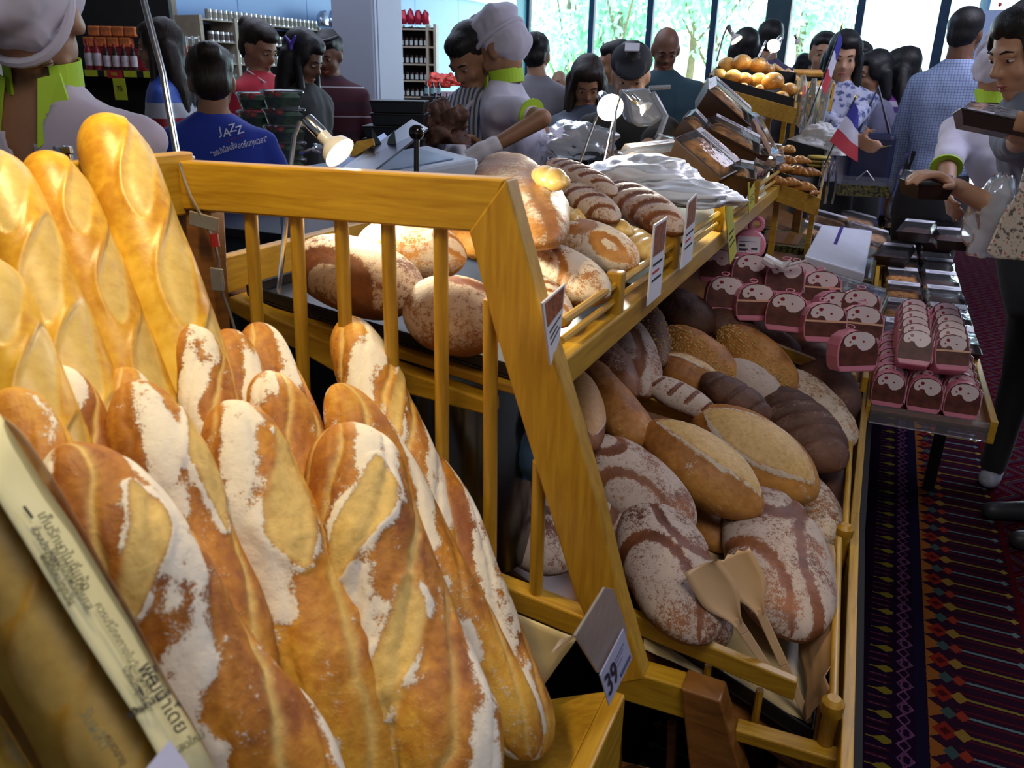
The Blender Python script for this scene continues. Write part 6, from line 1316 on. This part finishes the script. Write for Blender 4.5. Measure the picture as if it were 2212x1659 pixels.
lamp('bright lamp glaring straight at the viewer in front of the bowed heads', (1315, 228), 2.35, (.52, -.80, -.28), 26, [[(1290, 250), (1250, 358)], [(1325, 252), (1300, 372)]], 110, (1, .96, .82), 30)
lamp('white cone lamp turned right, just beside the glaring one', (1392, 232), 2.3, (.8, .1, -.6), 15, [[(1365, 212), (1343, 196), (1330, 240), (1322, 340)]])
lamp('white cone lamp above the buns at their left', (1588, 82), 3.5, (.6, -.2, -.75), 12, [[(1570, 60), (1562, 78), (1548, 132)]], 15, (1, .9, .65), 6)
lamp('lit lamp with white reflector above the buns, facing the viewer', (1674, 96), 3.6, (-.2, -.9, -.45), 13, [[(1655, 88), (1638, 125)], [(1668, 112), (1655, 132)]], 80, (1, .97, .85), 7)
lamp('small dark lamp far beyond the toast tray', (1722, 88), 5.5, (.3, .6, -.6), 6, [[(1716, 95), (1704, 135)]])
# ---------------------------------------------------------------- clip with the price 39
cl_ = thing('price_card', 'clear bent price holder with a white card reading 39 on the rack front board', 'price card', pX(1300, 1380, Xf+.026)); c0 = pX(1300, 1380, Xf+.026)
XH = Xf+.030
A_ = [pX(*p, XH)-c0 for p in ((1238, 1372), (1302, 1268), (1322, 1272), (1352, 1362), (1338, 1420), (1288, 1452))]
MB().prism(A_, (.0025, 0, 0)).build('holder', clear('frosted_acrylic', (.85, .76, .74), .02, .3, .22), cl_)
MB().prism([pX(*p, XH-.004)-c0-Vector((.030*(i in (1, 2)), 0, 0)) for i, p in enumerate(((1238, 1372), (1250, 1430), (1268, 1398), (1255, 1368)))], (.002, 0, 0)).build('holder_hook', MATS['frosted_acrylic'], cl_)
cd = [pX(*p, XH+.006)-c0 for p in ((1294, 1458), (1345, 1358), (1364, 1420), (1314, 1524))]
cardo = MB().prism(cd, (.0012, 0, 0)).build('card', simple('lilac_white_card', (.50, .52, .74), .5, 0, .02), cl_)
uu = (cd[1]-cd[0]).normalized(); vv = (cd[0]-cd[3]).normalized(); NAVY = simple('navy_ink', (.010, .012, .05), .5)
me39 = letters('39', 1, 0); xs_ = [v.co.x for v in me39.vertices]; ys_ = [v.co.y for v in me39.vertices]; x0_, x1_, y0_, y1_ = min(xs_), max(xs_), min(ys_), max(ys_)
for v in me39.vertices:
    u_3 = .07+.40*(v.co.x-x0_)/(x1_-x0_); v_3 = .80-.62*(v.co.y-y0_)/(y1_-y0_); v.co = cd[0].lerp(cd[1], u_3).lerp(cd[3].lerp(cd[2], u_3), v_3)+Vector((.0022, 0, 0))
me39.name = 'printed_number'; me39.materials.clear(); me39.materials.append(NAVY); link(bpy.data.objects.new('printed_number', me39), cl_)
for (u0, u1, v0, v1) in ((.50, .86, .26, .29), (.50, .80, .36, .38), (.52, .95, .78, .90), (.50, .72, .50, .52)):
    q = lambda u, v: cd[0].lerp(cd[1], u).lerp(cd[3].lerp(cd[2], u), v)+Vector((.0016, 0, 0))
    MB().prism([q(u0, v0), q(u1, v0), q(u1, v1), q(u0, v1)], (.0004, 0, 0)).build('printed_line', simple('blue_grey_ink', (.10, .12, .24), .6), cl_)
# ---------------------------------------------------------------- wrapped baguette in the lower left corner
wb = thing('wrapped_baguette', 'baguette in a clear wrapper with a cream printed strip, lower left corner', 'bread', bpt(160, 1400, .16)); w0 = bpt(160, 1400, .16)
b_ = bread('bread', None, None, bpt(-135, 930, .19), bpt(390, 1850, .19), .040, .036, (CAMP-bpt(160, 1400, .19)), 'baguette', B_BAG, 77, None, 120, 60, 6, 0, 0, dict(cuts=5, ang=pi*.5, wid=.6))
for k_ in ('label', 'category'):
    if k_ in b_: del b_[k_]
b_.matrix_world = Matrix.Translation(-w0) @ b_.matrix_world; b_.parent = wb
fm = clear('bread_wrapper_film', (.97, .94, .86), -.04, .3, .01)
f_ = bread('wrapper', None, None, bpt(-150, 900, .193), bpt(405, 1885, .193), .046, .041, (CAMP-bpt(160, 1400, .19)), 'plain', fm, 78, None, 60, 40, 9, 0, 0, None)
f_.matrix_world = Matrix.Translation(-w0) @ f_.matrix_world; f_.parent = wb
CREAM = simple('cream_paper_strip', (.60, .58, .34), .55, 0, .05, 6)
Lp = [(-40, 1010), (0, 1088), (52, 1170), (112, 1268), (178, 1375), (240, 1470), (300, 1560), (345, 1640), (400, 1740)]
Rp = [(-20, 868), (30, 945), (90, 1040), (160, 1140), (228, 1255), (290, 1360), (350, 1470), (408, 1560), (500, 1720)]
n_ = 7; V = []
for i, (a, b) in enumerate(zip(Lp, Rp)):
    for j in range(n_): s_ = j/(n_-1); V.append(bpt(a[0]*(1-s_)+b[0]*s_, a[1]*(1-s_)+b[1]*s_, .250-.026*(s_)**2)-w0)
st_ = mesh_obj('printed_strip', V, [(i*n_+j, i*n_+j+1, (i+1)*n_+j+1, (i+1)*n_+j) for i in range(len(Lp)-1) for j in range(n_-1)], CREAM, wb, True); m_ = st_.modifiers.new('t', 'SOLIDIFY'); m_.thickness = .0006
DGI = simple('olive_grey_ink', (.16, .16, .08), .6)
def stext(s, size, px, dirpx, mat=INK, off=.2525):
    c = bpt(*px, off); u = bpt(px[0]+dirpx[0], px[1]+dirpx[1], off)-c; v = (CAMP-c).cross(u)
    o = text('printed_text', s, size, c, u, v, mat, wb); return o
d_ = (55, 92)
stext('เก็บรักษาในที่แห้ง', .0085, (138, 1190), d_, DGI); stext('ขนมปังฝรั่งเศส', .0075, (155, 1250), d_, DGI); stext('ผลิตใหม่ทุกวัน', .0065, (125, 1250), d_, DGI); stext('ส่วนประกอบ', .0060, (98, 1180), d_)
stext('ควรบริโภคภายในวันที่ผลิต', .0065, (268, 1400), d_, DGI); stext('พัฒนาโดย', .012, (352, 1508), d_); stext('น้ำหนักสุทธิ', .0055, (292, 1478), d_); stext('I', .013, (62, 1108), (92, -55)); stext('I', .011, (330, 1470), (92, -55)); stext('I', .009, (306, 1494), (92, -55))
stext('อบสดใหม่', .0075, (400, 1610), (92, -55), DGI); stext('แป้งสาลี เนย', .006, (322, 1520), (92, -55))
stext('วันผลิต', .009, (205, 1575), d_, DGI, .2535); stext('หมดอายุ', .006, (250, 1620), d_, INK, .2535)
pc_ = thing('price_card', 'lilac price card corner at the bottom edge in front of the wrapped baguette', 'price card', bpt(360, 1640, .27)); c0 = bpt(360, 1640, .27)
MB().prism([bpt(*p, .27)-c0 for p in ((312, 1665), (364, 1600), (402, 1650), (440, 1740), (330, 1790))], (BN*.0012)).build('card', MATS['lilac_white_card'], pc_)
# ---------------------------------------------------------------- counter, bread slicer, crates, till things on the left
DKG = simple('dark_teal_laminate', (.012, .022, .026), .4); SLW = simple('slicer_enamel', (.42, .50, .66), .35, 0, .03)
ct = thing('work_counter', 'dark work counter behind the bread stand where the two sellers work', 'counter', (-1.7, 2.5, 0))
MB().box((-.85, -.55, 0), (.42, .28, 1.02)).build('cabinet', DKG, ct); MB().box((-.87, -.57, 1.02), (.44, .30, 1.05)).build('counter_top', BLACK, ct, bevel=.004)
ct2 = thing('work_counter', 'dark green cabinet behind the lamps that carries the plastic bag', 'counter', (-1.15, 3.3, 0))
MB().box((-.38, -.25, 0), (.40, .25, 1.10)).build('cabinet', simple('dark_green_laminate', (.018, .032, .034), .45), ct2, bevel=.01); MB().box((-.33, -.262, .4), (.0, -.25, 1.02)).box((.03, -.262, .4), (.36, -.25, 1.02)).build('door', DKG, ct2, bevel=.004)
sl = thing('bread_slicer', 'white enamel bread slicing machine with a ball topped lever', 'machine', pD(860, 600, 1.95)); s0 = pD(860, 600, 1.95)
FA = [pD(650, 432, 1.80), pD(1036, 338, 2.02)]; dn = Vector((0, 0, 1)); bk = Vector((-.45, .42, 0))*.7
lo = lambda p: Vector((p.x, p.y, .0)); T0 = [FA[0], FA[1], FA[1]+bk, FA[0]+bk]; zt = 1.315
tops = [Vector((p.x, p.y, zt if i in (1, 2) else zt-.055)) for i, p in enumerate(T0)]
MB().hexa([Vector((p.x, p.y, .0))-s0 for p in T0]+[p-s0 for p in tops]).build('cabinet', SLW, sl, bevel=.012)
MB().hexa([p-s0+(q-p)*.12+Vector((0, 0, .001)) for p, q in zip(tops, tops[2:]+tops[:2])]+[p-s0+(q-p)*.12+Vector((0, 0, .004)) for p, q in zip(tops, tops[2:]+tops[:2])]).build('top_plate', simple('blue_grey_plate', (.22, .34, .52), .3), sl)
a = pD(897, 385, 1.75)-s0; b = pD(900, 300, 1.75)-s0; MB().tube([a-Vector((0, 0, .1)), b], .0062, 10).build('lever', BLACK, sl, True); MB().ball(pD(900, 286, 1.75)-s0, .0175, 12).build('lever_knob', simple('gloss_black_ball', (.006, .006, .006), .06), sl, True)
tr_ = [pD(735, 372, 1.75), pD(800, 380, 1.70), pD(925, 282, 2.1), pD(890, 262, 2.2)]
MB().hexa([p-s0 for p in tr_]+[p-s0+Vector((0, 0, .006)) for p in tr_]).build('infeed_tray', simple('blue_black_metal', (.014, .025, .06), .22, .5), sl)
MB().hexa([pD(*p, d)-s0 for p, d in (((700, 372), 1.78), ((735, 372), 1.75), ((838, 300), 2.1), ((830, 290), 2.12))]+[pD(*p, d)-s0+Vector((0, 0, .004)) for p, d in (((700, 372), 1.78), ((735, 372), 1.75), ((838, 300), 2.1), ((830, 290), 2.12))]).build('tray_rail', simple('blue_metal', (.05, .12, .32), .3, .4), sl)
for e, px in ((-1, ((802, 275), (818, 300), (832, 322), (804, 322))), (1, ((852, 280), (856, 316), (834, 322), (838, 300)))): MB().prism([pD(*p, 1.95)-s0 for p in px], FWD*.01).build('claw', simple('dark_green_metal', (.03, .055, .06), .35, .5), sl)
MB().prism([pD(*p, 1.9)-s0 for p in ((770, 305), (806, 299), (808, 312), (752, 346))], FWD*.015).build('wooden_guide', WOODX, sl)
cr = thing('crate_stack', 'x', 'crate', pD(868, 300, 2.75)); bpy.data.objects.remove(cr)
for i, (dx, w_, lab) in enumerate([(0, .125, 'lowest black ribbed tray of the stack behind the slicer'), (.0, .125, 'second lowest black ribbed tray of the stack behind the slicer'), (.014, .112, 'second highest black ribbed tray of the stack behind the slicer'), (.014, .112, 'topmost black ribbed tray of the stack, its rim shining')]):
    c = pD(858, 322, 2.75)+Vector((dx*.9, dx*.4, i*.040)); t = thing('black_tray', lab, 'tray', c, (0, 0, radians(24)), 'black trays behind the slicer')
    frustum(MB(), w_*1.6, w_*1.3, 0, .036, .92, 1).build('shell', BLACK, t, bevel=.002); MB().box((-w_*.82, -w_*.67, .033), (w_*.82, w_*.67, .039)).build('rim', BLACK, t, bevel=.002)
# tongs and dried leaves at the sellers' work place
o = crumple('dried_leaves', 'heap of brown dried roselle like pieces at the sellers work place', pD(955, 282, 2.85), .085, (.9, .7, .9), simple('dried_leaf_brown', (.10, .045, .03), .7, 0, .6, 40, .8), 51, .8, 50, 'food'); o['label'] = 'heap of crinkled brown food at the sellers work place'
# salad tubs
GRN = simple('salad_leaf', (.05, .13, .04), .6, 0, .6, 30, .6); TOM = simple('tomato_red', (.45, .04, .02), .4)
def tub(px, D, label, r=.085):
    t = thing('salad_tub', label, 'tub', pD(*px, D), group='clear salad tubs stacked behind the blue shirt')
    MB().lathe([(r*.80, 0), (r, .055), (r*1.06, .058), (r*1.06, .066), (r*.98, .070), (.001, .074)], 24).build('tub', CLEAR, t, True)
    crm = MB().lathe([(r*.74, .004), (r*.90, .040), (r*.7, .055), (.001, .058)], 20); o = crm.build('leaves', GRN, t, True); MB().ball((r*.2, -r*.6, .045), r*.26, 8).ball((-r*.35, -r*.55, .05), r*.2, 8).build('tomato', TOM, t, True); return t
for px, lab in (((612, 232), 'topmost of the right stack'), ((616, 270), 'second of the right stack'), ((618, 306), 'third of the right stack'), ((618, 342), 'fourth of the right stack'), ((618, 378), 'lowest of the right stack')): tub(px, 3.35, 'clear salad tub, '+lab)
for px, lab in (((558, 236), 'topmost of the left stack'), ((560, 274), 'second of the left stack'), ((562, 310), 'lowest of the left stack')): tub(px, 3.45, 'clear salad tub, '+lab)
dt = thing('display_table', 'dark table under the salad tubs', 'table', (pD(600, 400, 3.4).x, pD(600, 400, 3.4).y, 0)); MB().box((-.28, -.25, 0), (.5, .3, 1.04)).build('cabinet', BLACKM, dt)
for i in range(5):
    t = MB().tube([(0, 0, 0), (.05, .02, .012), (.10, 0, 0)], .008, 6).build('foil_stick', simple('foil_wrap', (.6, .62, .7), .2, .9, .3, 60), None, True); t.location = pD(648+i*9, 330-i*2, 3.2); t.rotation_euler = (0, 0, i*.5); tag(t, f'foil wrapped sweet lying behind the lamp, {["leftmost", "second", "middle", "fourth", "rightmost"][i]} one', 'sweet', 'foil wrapped sweets')
# ---------------------------------------------------------------- drinks shelf at the left, with price strip
YEL = simple('yellow_price_card', (.55, .60, .02), .6, 0, .03); ORG = simple('orange_pack', (.60, .16, .04), .4, 0, .5, 20); REDB = simple('red_drink', (.22, .015, .02), .15); DARKB = simple('dark_drink', (.03, .012, .012), .15)
ds = thing('drinks_shelf', 'shop shelf of red drinks with a yellow and black price strip', 'shelf', pD(240, 150, 4.9)); d0 = pD(240, 150, 4.9); DD = 4.9
def sq(x0, x1, y0, y1, D, depth=.02): P = [pD(x0, y1, D), pD(x1, y1, D), pD(x1, y0, D), pD(x0, y0, D)]; return P
hz = Vector((-sin(YAW), cos(YAW), 0)); hr = Vector((cos(YAW), sin(YAW), 0))
MB().box((-.36, 0, -.03), (.28, .35, -.005), Matrix(((hr.x, hz.x, 0, 0), (hr.y, hz.y, 0, 0), (0, 0, 1, 0), (0, 0, 0, 1)))).build('board', simple('shelf_steel', (.30, .28, .22), .5, .2), ds)
RM = Matrix(((hr.x, hz.x, 0, 0), (hr.y, hz.y, 0, 0), (0, 0, 1, 0), (0, 0, 0, 1)))
MB().box((-.36, 0, -1.55), (.28, .35, -1.0), RM).box((-.36, .30, -1.0), (.28, .35, .55), RM).build('back_panel', BLACKM, ds)
for k in range(16): MB().box((-.36+.04*k, -.012, -.042), (-.322+.04*k, -.004, -.006), RM).build('price_strip', YEL if k % 3 != 1 else BLACK, ds)
MB().box((-.02, -.02, -.050), (.07, -.014, -.004), RM).build('offer_tag', simple('offer_red', (.50, .02, .03), .5), ds)
tg_ = MB().box((.01, -.022, -.175), (.085, -.018, -.050), RM).build('price_tag', YEL, ds)
text('printed_number', '75', .038, d0+RM @ Vector((.048, -.026, -.11)), hr, (0, 0, 1), INK, ds); text('printed_number', '25%', .022, d0+RM @ Vector((.025, -.024, -.027)), hr, (0, 0, 1), YEL, ds)
pbt = None
def bottle(mat, h=.15, r=.021):
    t = thing('drink_bottle', 'x', 'bottle'); MB().lathe([(r*.9, 0), (r, .006), (r, h*.58), (r*.9, h*.64), (r*.42, h*.80), (r*.40, h*.90), (.001, h*.9)], 14).build('bottle', mat, t, True)
    MB().lathe([(r*.46, h*.88), (r*.46, h), (.001, h)], 12).build('bottle_cap', simple('red_cap', (.40, .02, .02), .4), t, True); MB().lathe([(r*1.02, h*.14), (r*1.02, h*.56)], 14, None, False).build('label', simple('white_bottle_label', (.55, .48, .52), .5, 0, .3, 30), t, True); return t
b1 = bottle(REDB); b2 = bottle(DARKB)
ord_ = ['leftmost', 'second', 'third', 'fourth', 'fifth', 'rightmost']
for k in range(2): place(b1, k, d0+RM @ Vector((-.150+.052*k, .05, -.004)), (0, 0, 0), f'red drink bottle on the left shelf, {ord_[k]} of the six', 'bottles of red drink on the left shelf', 1.15)
for k in range(4): place(b2, k, d0+RM @ Vector((-.040+.055*k, .05, -.004)), (0, 0, 0), f'dark drink bottle with white label on the left shelf, {ord_[k+2]} of the six', 'bottles of red drink on the left shelf', 1.0)
for k in range(8):
    c = d0+RM @ Vector((-.18+.075*(k % 4)+.04*(k//4), .16, .13+.062*(k//4))); o = MB().box((-.036, -.03, 0), (.036, .03, .058)).build('drink_pack', ORG, None, bevel=.008); o.location = c; o.rotation_euler = (0, 0, YAW); tag(o, 'orange film wrapped pack above the bottles, '+['lower', 'upper'][k//4]+' row, '+['first', 'second', 'third', 'fourth'][k % 4]+' from left', 'pack', 'orange packs above the bottles')
o = MB().box((-.18, .11, -.002), (.16, .30, .128), RM).build('inner_shelf', REDB, ds)
tb_ = ['leftmost', 'second', 'third', 'rightmost']
for k in range(4):
    t = thing('sweet_tube', f'clear tube with red sweets and silver lid, {tb_[k]} of four', 'tube', pD(386+14*k, 118, 5.2), group='clear tubes of sweets by the blue panels'); MB().lathe([(.018, -.04), (.018, .10), (.02, .102), (.02, .112), (.001, .112)], 12).build('tube', CLEAR, t, True); MB().lathe([(.015, -.038), (.015, .05), (.001, .052)], 10).build('sweets', ORG if k % 2 else TOM, t, True)
tst = MB().box((-.12, -.05, -1.4), (.2, .2, -.045)).build('display_stand', BLACKM); tst.location = pD(400, 118, 5.2); tst.rotation_euler = (0, 0, YAW); tst['label'] = 'dark stand under the clear sweet tubes'; tst['category'] = 'stand'
# ---------------------------------------------------------------- wall shelf of tins and bags along the blue wall
ws = thing('wall_shelf', 'long pale wall shelf of tins and jars in front of the blue panels', 'shelf', (-6.0, 8.0, 0)); SHW = simple('pale_shelf_wood', (.40, .33, .24), .6)
zs = [1.975, 1.79, 1.60, 1.42, 1.24]
for z_ in zs: MB().box((-.16, -1.95, z_-.012), (.14, 1.9, z_)).build('shelf_board', SHW, ws)
for y_ in (-1.95, -1.5, -.2, 1.9): MB().box((-.16, y_-.02, .05), (.15, y_+.02, 2.0)).build('upright', SHW, ws)
MB().box((-.17, -1.95, 0), (-.155, 1.9, 1.95)).build('back_panel', BLACKM, ws); MB().box((-.16, -1.95, .0), (.14, 1.9, 1.0)).build('base_cabinet', BLACKM, ws)
def tin(lm):
    t = thing('tin', 'x', 'tin'); MB().lathe([(.030, 0), (.030, .085), (.001, .086)], 12).build('tin_body', STEEL, t, True); MB().lathe([(.0305, .012), (.0305, .062)], 12, None, False).build('label', lm, t, True); return t
cols = [simple('brown_tin_label', (.10, .07, .06), .5), simple('pale_tin_label', (.34, .30, .24), .5), simple('green_tin_label', (.16, .26, .14), .5), simple('plum_tin_label', (.12, .05, .10), .5)]
tins = [tin(c) for c in cols]; ut = [0]*4; rown = ['on top of the shelf', 'on the first board', 'on the second board', 'on the third board', 'on the fourth board']
for r, z_ in enumerate(zs):
    for k in range(38 if r else 24):
        y_ = 6.20+.068*k; v = [1, 0, 1, 2, 3][r]
        place(tins[v], ut[v], (-5.90, y_, z_), (0, 0, 0), 'small '+['pale', 'brown', 'pale', 'green', 'plum'][r]+' labelled tin '+rown[r]+' along the blue wall', 'tins '+rown[r]+' of the wall shelf'); ut[v] = 1
for v in range(4):
    if not ut[v]: pass
SILV = simple('silver_foil_bag', (.55, .60, .75), .15, .8, .3, 25, .6); GOLDF = simple('gold_red_foil', (.40, .16, .05), .25, .6, .8, 60, .5)
for k in range(6): o = crumple('foil_bag', f'silver foil bag on top of the wall shelf, {["first", "second", "third", "fourth", "fifth", "sixth"][k]} from the left', (-5.92, 7.95+.19*k, 2.075), .08, (.6, 1, 1.25), SILV, 70+k, .25, 16, 'bag', 'silver foil bags on the wall shelf')
for k in range(5): o = crumple('gift_basket', f'glittering gold and red wrapped basket on top of the wall shelf, {["first", "second", "third", "fourth", "fifth"][k]} from the left', (-5.92, 9.15+.22*k, 2.04), .075, (.7, 1.2, 1.0), GOLDF, 80+k, .5, 18, 'basket', 'gold and red baskets on the wall shelf')
# ---------------------------------------------------------------- jar rack right of the column
JR = pD(905, 190, 7.6); jr = thing('jar_rack', 'wooden rack with six shelves of labelled jars right of the column', 'shelf', (JR.x, JR.y, 0)); JM = Matrix.Rotation(YAW-.05, 4, 'Z')
jz = [1.93, 1.78, 1.63, 1.485, 1.34, 1.195, 1.05]
for z_ in jz: MB().box((-.16, -.08, z_-.014), (.18, .10, z_), JM).build('shelf_board', SHW, jr)
for x_ in (-.17, .10, .17): MB().box((x_-.012, -.09, .02), (x_+.012, .10, 1.97), JM).build('upright', SHW, jr)
MB().box((-.17, .09, 0), (.17, .10, 1.95), JM).build('back_panel', BLACKM, jr)
tj = thing('jar', 'x', 'jar'); MB().lathe([(.016, 0), (.018, .05), (.015, .06), (.015, .072), (.001, .074)], 12).build('jar_body', DARKB, tj, True); MB().box((-.013, -.0195, .010), (.013, -.0165, .050)).build('label', simple('pale_jar_label', (.48, .52, .50), .5), tj)
u_ = 0; tj.rotation_euler = (0, 0, YAW)
for r, z_ in enumerate(jz[1:]):
    for k in range(6):
        p = JM @ Vector((-.140+.044*k, -.045, z_)); place(tj, u_, (JR.x+p.x, JR.y+p.y, p.z), (0, 0, YAW), 'dark jar with pale label, '+['top', 'second', 'third', 'fourth', 'fifth', 'lowest'][r]+' shelf of the jar rack, '+ord_[k]+' in the row', 'jars on the '+['top', 'second', 'third', 'fourth', 'fifth', 'lowest'][r]+' shelf of the jar rack'); u_ = 1
RFO = simple('red_foil_pack', (.42, .02, .05), .3, .3, .4, 40, .4)
for k in range(4): p = JM @ Vector((-.13+.07*k, -.02, 2.0)); crumple('red_pack', f'shiny red pack on top of the jar rack, {tb_[k]} of four', (JR.x+p.x, JR.y+p.y, 2.01), .045, (.8, .7, 1.7), RFO, 90+k, .25, 16, 'pack', 'red packs on the jar rack')
# stepped bottle display and baskets in front of the blue wall
sb = thing('step_display', 'dark stepped stand of small bottles left of the striped shirt', 'stand', pD(940, 250, 5.2)); q0 = pD(940, 250, 5.2)
for k in range(3): p0 = pD(935+18*k, 208+24*k, 5.2)-q0; MB().box((-.075, -.06, -p0.z-q0.z+.001), (.075, .06, 0), Matrix.Translation(p0) @ RM).build('step', DARKB if k % 2 else simple('dark_brown_laminate', (.03, .02, .018), .5), sb)
bb = bottle(simple('blue_black_bottle', (.012, .018, .04), .15), .085, .013); 
for ch in bb.children:
    if ch.name.startswith('bottle_cap'): ch.data.materials[0] = BLACK
    if ch.name.startswith('label'): ch.data.materials[0] = simple('pale_blue_label', (.30, .55, .62), .5)
k_ = 0
for r in range(3):
    for c in range(3): place(bb, k_, pD(935+18*r-13+13*c, 207+24*r, 5.15), (0, 0, YAW), f'little blue labelled bottle, {["top", "middle", "lowest"][r]} step, {["left", "middle", "right"][c]} one', 'little bottles on the stepped stand'); k_ = 1
for k, (px, r_) in enumerate([((950, 180), .075), ((972, 178), .06)]): crumple('wrapped_basket', ['red cellophane wrapped basket beside the jar rack, larger one', 'red cellophane wrapped basket beside the jar rack, smaller one'][k], pD(*px, 6.4), r_, (1.2, .9, .8), simple('red_cellophane', (.50, .04, .02), .2, .2, .7, 40, .6), 95+k, .6, 22, 'basket', 'red wrapped baskets')
o = MB().box((-.1, -.1, -.05), (.1, .1, .05)).build('gift_carton', simple('pale_pink_carton', (.50, .34, .40), .5), None, bevel=.004); o.location = pD(968, 212, 6.2); o.rotation_euler = (0, 0, YAW); tag(o, 'pale pink carton under the red wrapped baskets', 'box')
o = MB().box((-.5, -.2, -1.3), (.45, .3, -.06)).build('side_table', simple('dark_green_laminate', (.018, .032, .034), .45), None, bevel=.004); o.location = pD(945, 214, 6.4); o.rotation_euler = (0, 0, YAW); tag(o, 'dark side table under the cartons and baskets beside the jar rack', 'table')
# clear scoop bin behind the glaring lamp
GBIN = clear('smoky_plastic', (.55, .62, .66), .12, .2, .45)
t = thing('scoop_bin', 'large smoky clear plastic bin with raised lid behind the glaring lamp', 'bin', pD(1395, 250, 3.0)); q0 = pD(1395, 250, 3.0)
MB().prism([pD(*p, 2.95)-q0 for p in ((1350, 195), (1362, 262), (1378, 275), (1410, 272), (1438, 252), (1402, 190))], hz*.22).build('bin_body', GBIN, t, bevel=.012)
MB().tube([pD(1402, 190, 2.94)-q0, pD(1448, 188, 2.94)-q0], .008, 8).build('lid_bar', GBIN, t, True); MB().tube([pD(1410, 200, 2.95)-q0, pD(1438, 252, 2.95)-q0, pD(1420, 300, 2.95)-q0, pD(1418, 380, 2.95)-q0], .012, 8).build('bin_leg', GBIN, t, True)
# board at the right, banner by the window
o = thing('partition_board', 'pale blue partition board with a brass stud behind the shopper', 'board', (pD(2150, 100, 5.2).x, pD(2150, 100, 5.2).y, 0)); q0 = o.location.copy()
bx = [pD(2128, 0, 5.2), pD(2240, 0, 5.0)]; 
MB().hexa([Vector((p.x, p.y, 1.3))-q0 for p in (bx[0], bx[1])]+[Vector((p.x, p.y, 1.3))-q0+Vector((.02, .05, 0)) for p in (bx[1], bx[0])]+[Vector((p.x, p.y, 1.99))-q0 for p in (bx[0], bx[1])]+[Vector((p.x, p.y, 1.99))-q0+Vector((.02, .05, 0)) for p in (bx[1], bx[0])]).build('board', PBRD, o)
MB().hexa([Vector((p.x, p.y, .0))-q0-RT*.03 for p in (bx[0], bx[0])]+[Vector((bx[0].x, bx[0].y, 0))-q0+Vector((.02, .05, 0)), Vector((bx[0].x, bx[0].y, 0))-q0-RT*.03+Vector((.02, .05, 0))]+[Vector((bx[0].x, bx[0].y, 3))-q0-RT*.03, Vector((bx[0].x, bx[0].y, 3))-q0, Vector((bx[0].x, bx[0].y, 3))-q0+Vector((.02, .05, 0)), Vector((bx[0].x, bx[0].y, 3))-q0-RT*.03+Vector((.02, .05, 0))]).build('edge_post', simple('pale_cyan_metal', (.35, .62, .70), .35, .3), o)
MB().ball(pD(2136, 76, 5.05)-q0, .010, 8).build('brass_stud', simple('brass', (.55, .40, .15), .25, 1), o, True); MB().ball(pD(2160, 10, 5.0)-q0, .012, 8).build('red_stud', TOM, o, True)
BNB = simple('pale_blue_banner', (.30, .45, .52), .6, 0, .08, 4)
bnn = thing('banner_stand', 'pale blue printed banner with a crest and red writing near the window', 'banner', (pD(1915, 340, 7.5).x, pD(1915, 340, 7.5).y, 0)); q0 = bnn.location.copy()
W_ = lambda x, y, d=7.5: pD(x, y, d)-q0
top_l, top_r = pD(1878, 114, 7.5), pD(1948, 115, 7.5); MB().hexa([Vector((top_l.x, top_l.y, .25))-q0, Vector((top_r.x, top_r.y, .25))-q0, Vector((top_r.x, top_r.y, .25))-q0+hz*.01, Vector((top_l.x, top_l.y, .25))-q0+hz*.01, top_l-q0, top_r-q0, top_r-q0+hz*.01, top_l-q0+hz*.01]).build('banner', BNB, bnn)
MB().box((-.2, -.12, 0), (.2, .12, .06), RM).box((-.01, .0, .05), (.01, .02, 1.8), RM).build('foot', STEEL, bnn)
text('printed_letter', '0', .17, pD(1908, 212, 7.45), hr, (0, 0, 1), simple('magenta_ink', (.35, .02, .15), .6), bnn); text('printed_word', 'ครบรส', .085, pD(1918, 158, 7.45), hr, (0, 0, 1), MATS['magenta_ink'], bnn)
text('printed_word', 'อาหารและของขวัญ', .045, pD(1918, 149, 7.45), hr, (0, 0, 1), INKG, bnn); text('printed_word', 'สดใหม่ทุกวัน', .04, pD(1915, 240, 7.45), hr, (0, 0, 1), INKG, bnn)
MB().lathe([(.05, 0), (.05, .004)], 14, Matrix.Translation(W_(1926, 130, 7.45)) @ (-FWD).to_track_quat('Z', 'Y').to_matrix().to_4x4()).build('crest', INKG, bnn)
# black sheet added for the dark under the shelf, and a shiny steel bin seen through the dowels
o = MB().box((-.955, 1.0, .02), (-.94, 4.25, 1.14)).build('back_panel', BLACKM, None); o.parent = stand; o.matrix_parent_inverse = stand.matrix_basis.inverted()
o = MB().lathe([(.10, -.17), (.10, .15), (.09, .17), (.001, .17)], 28).build('steel_canister', simple('dark_polished_steel', (.13, .13, .12), .22, 1, .1), None, True); o.location = pD(990, 960, 1.25)+Vector((0, .05, -.04)); tag(o, 'shiny steel canister under the upper shelf, seen between the dowels', 'canister')
sp(MB().box((-.80, 1.02, .0), (-.50, 1.6, pD(990, 960, 1.25).z-.212)), 'lower_shelf', BLACKM)
crumple('plastic_bag', 'blue plastic bag stuffed beside the steel canister under the shelf', pD(1105, 1000, 1.20)+Vector((0, .10, 0)), .075, (.8, .8, 1.2), simple('blue_plastic_film', (.05, .14, .30), .3, 0, .3, 12, .3), 101, .3)

t = thing('lamp_socket', 'chrome lamp socket standing up behind the smooth baguettes at the left', 'lamp', pD(142, 352, 1.12))
MB().lathe([(.011, -.10), (.011, .012), (.013, .014), (.013, .022), (.009, .023), (.008, .004), (.001, .004)], 18).build('socket', CHROME, t, True)
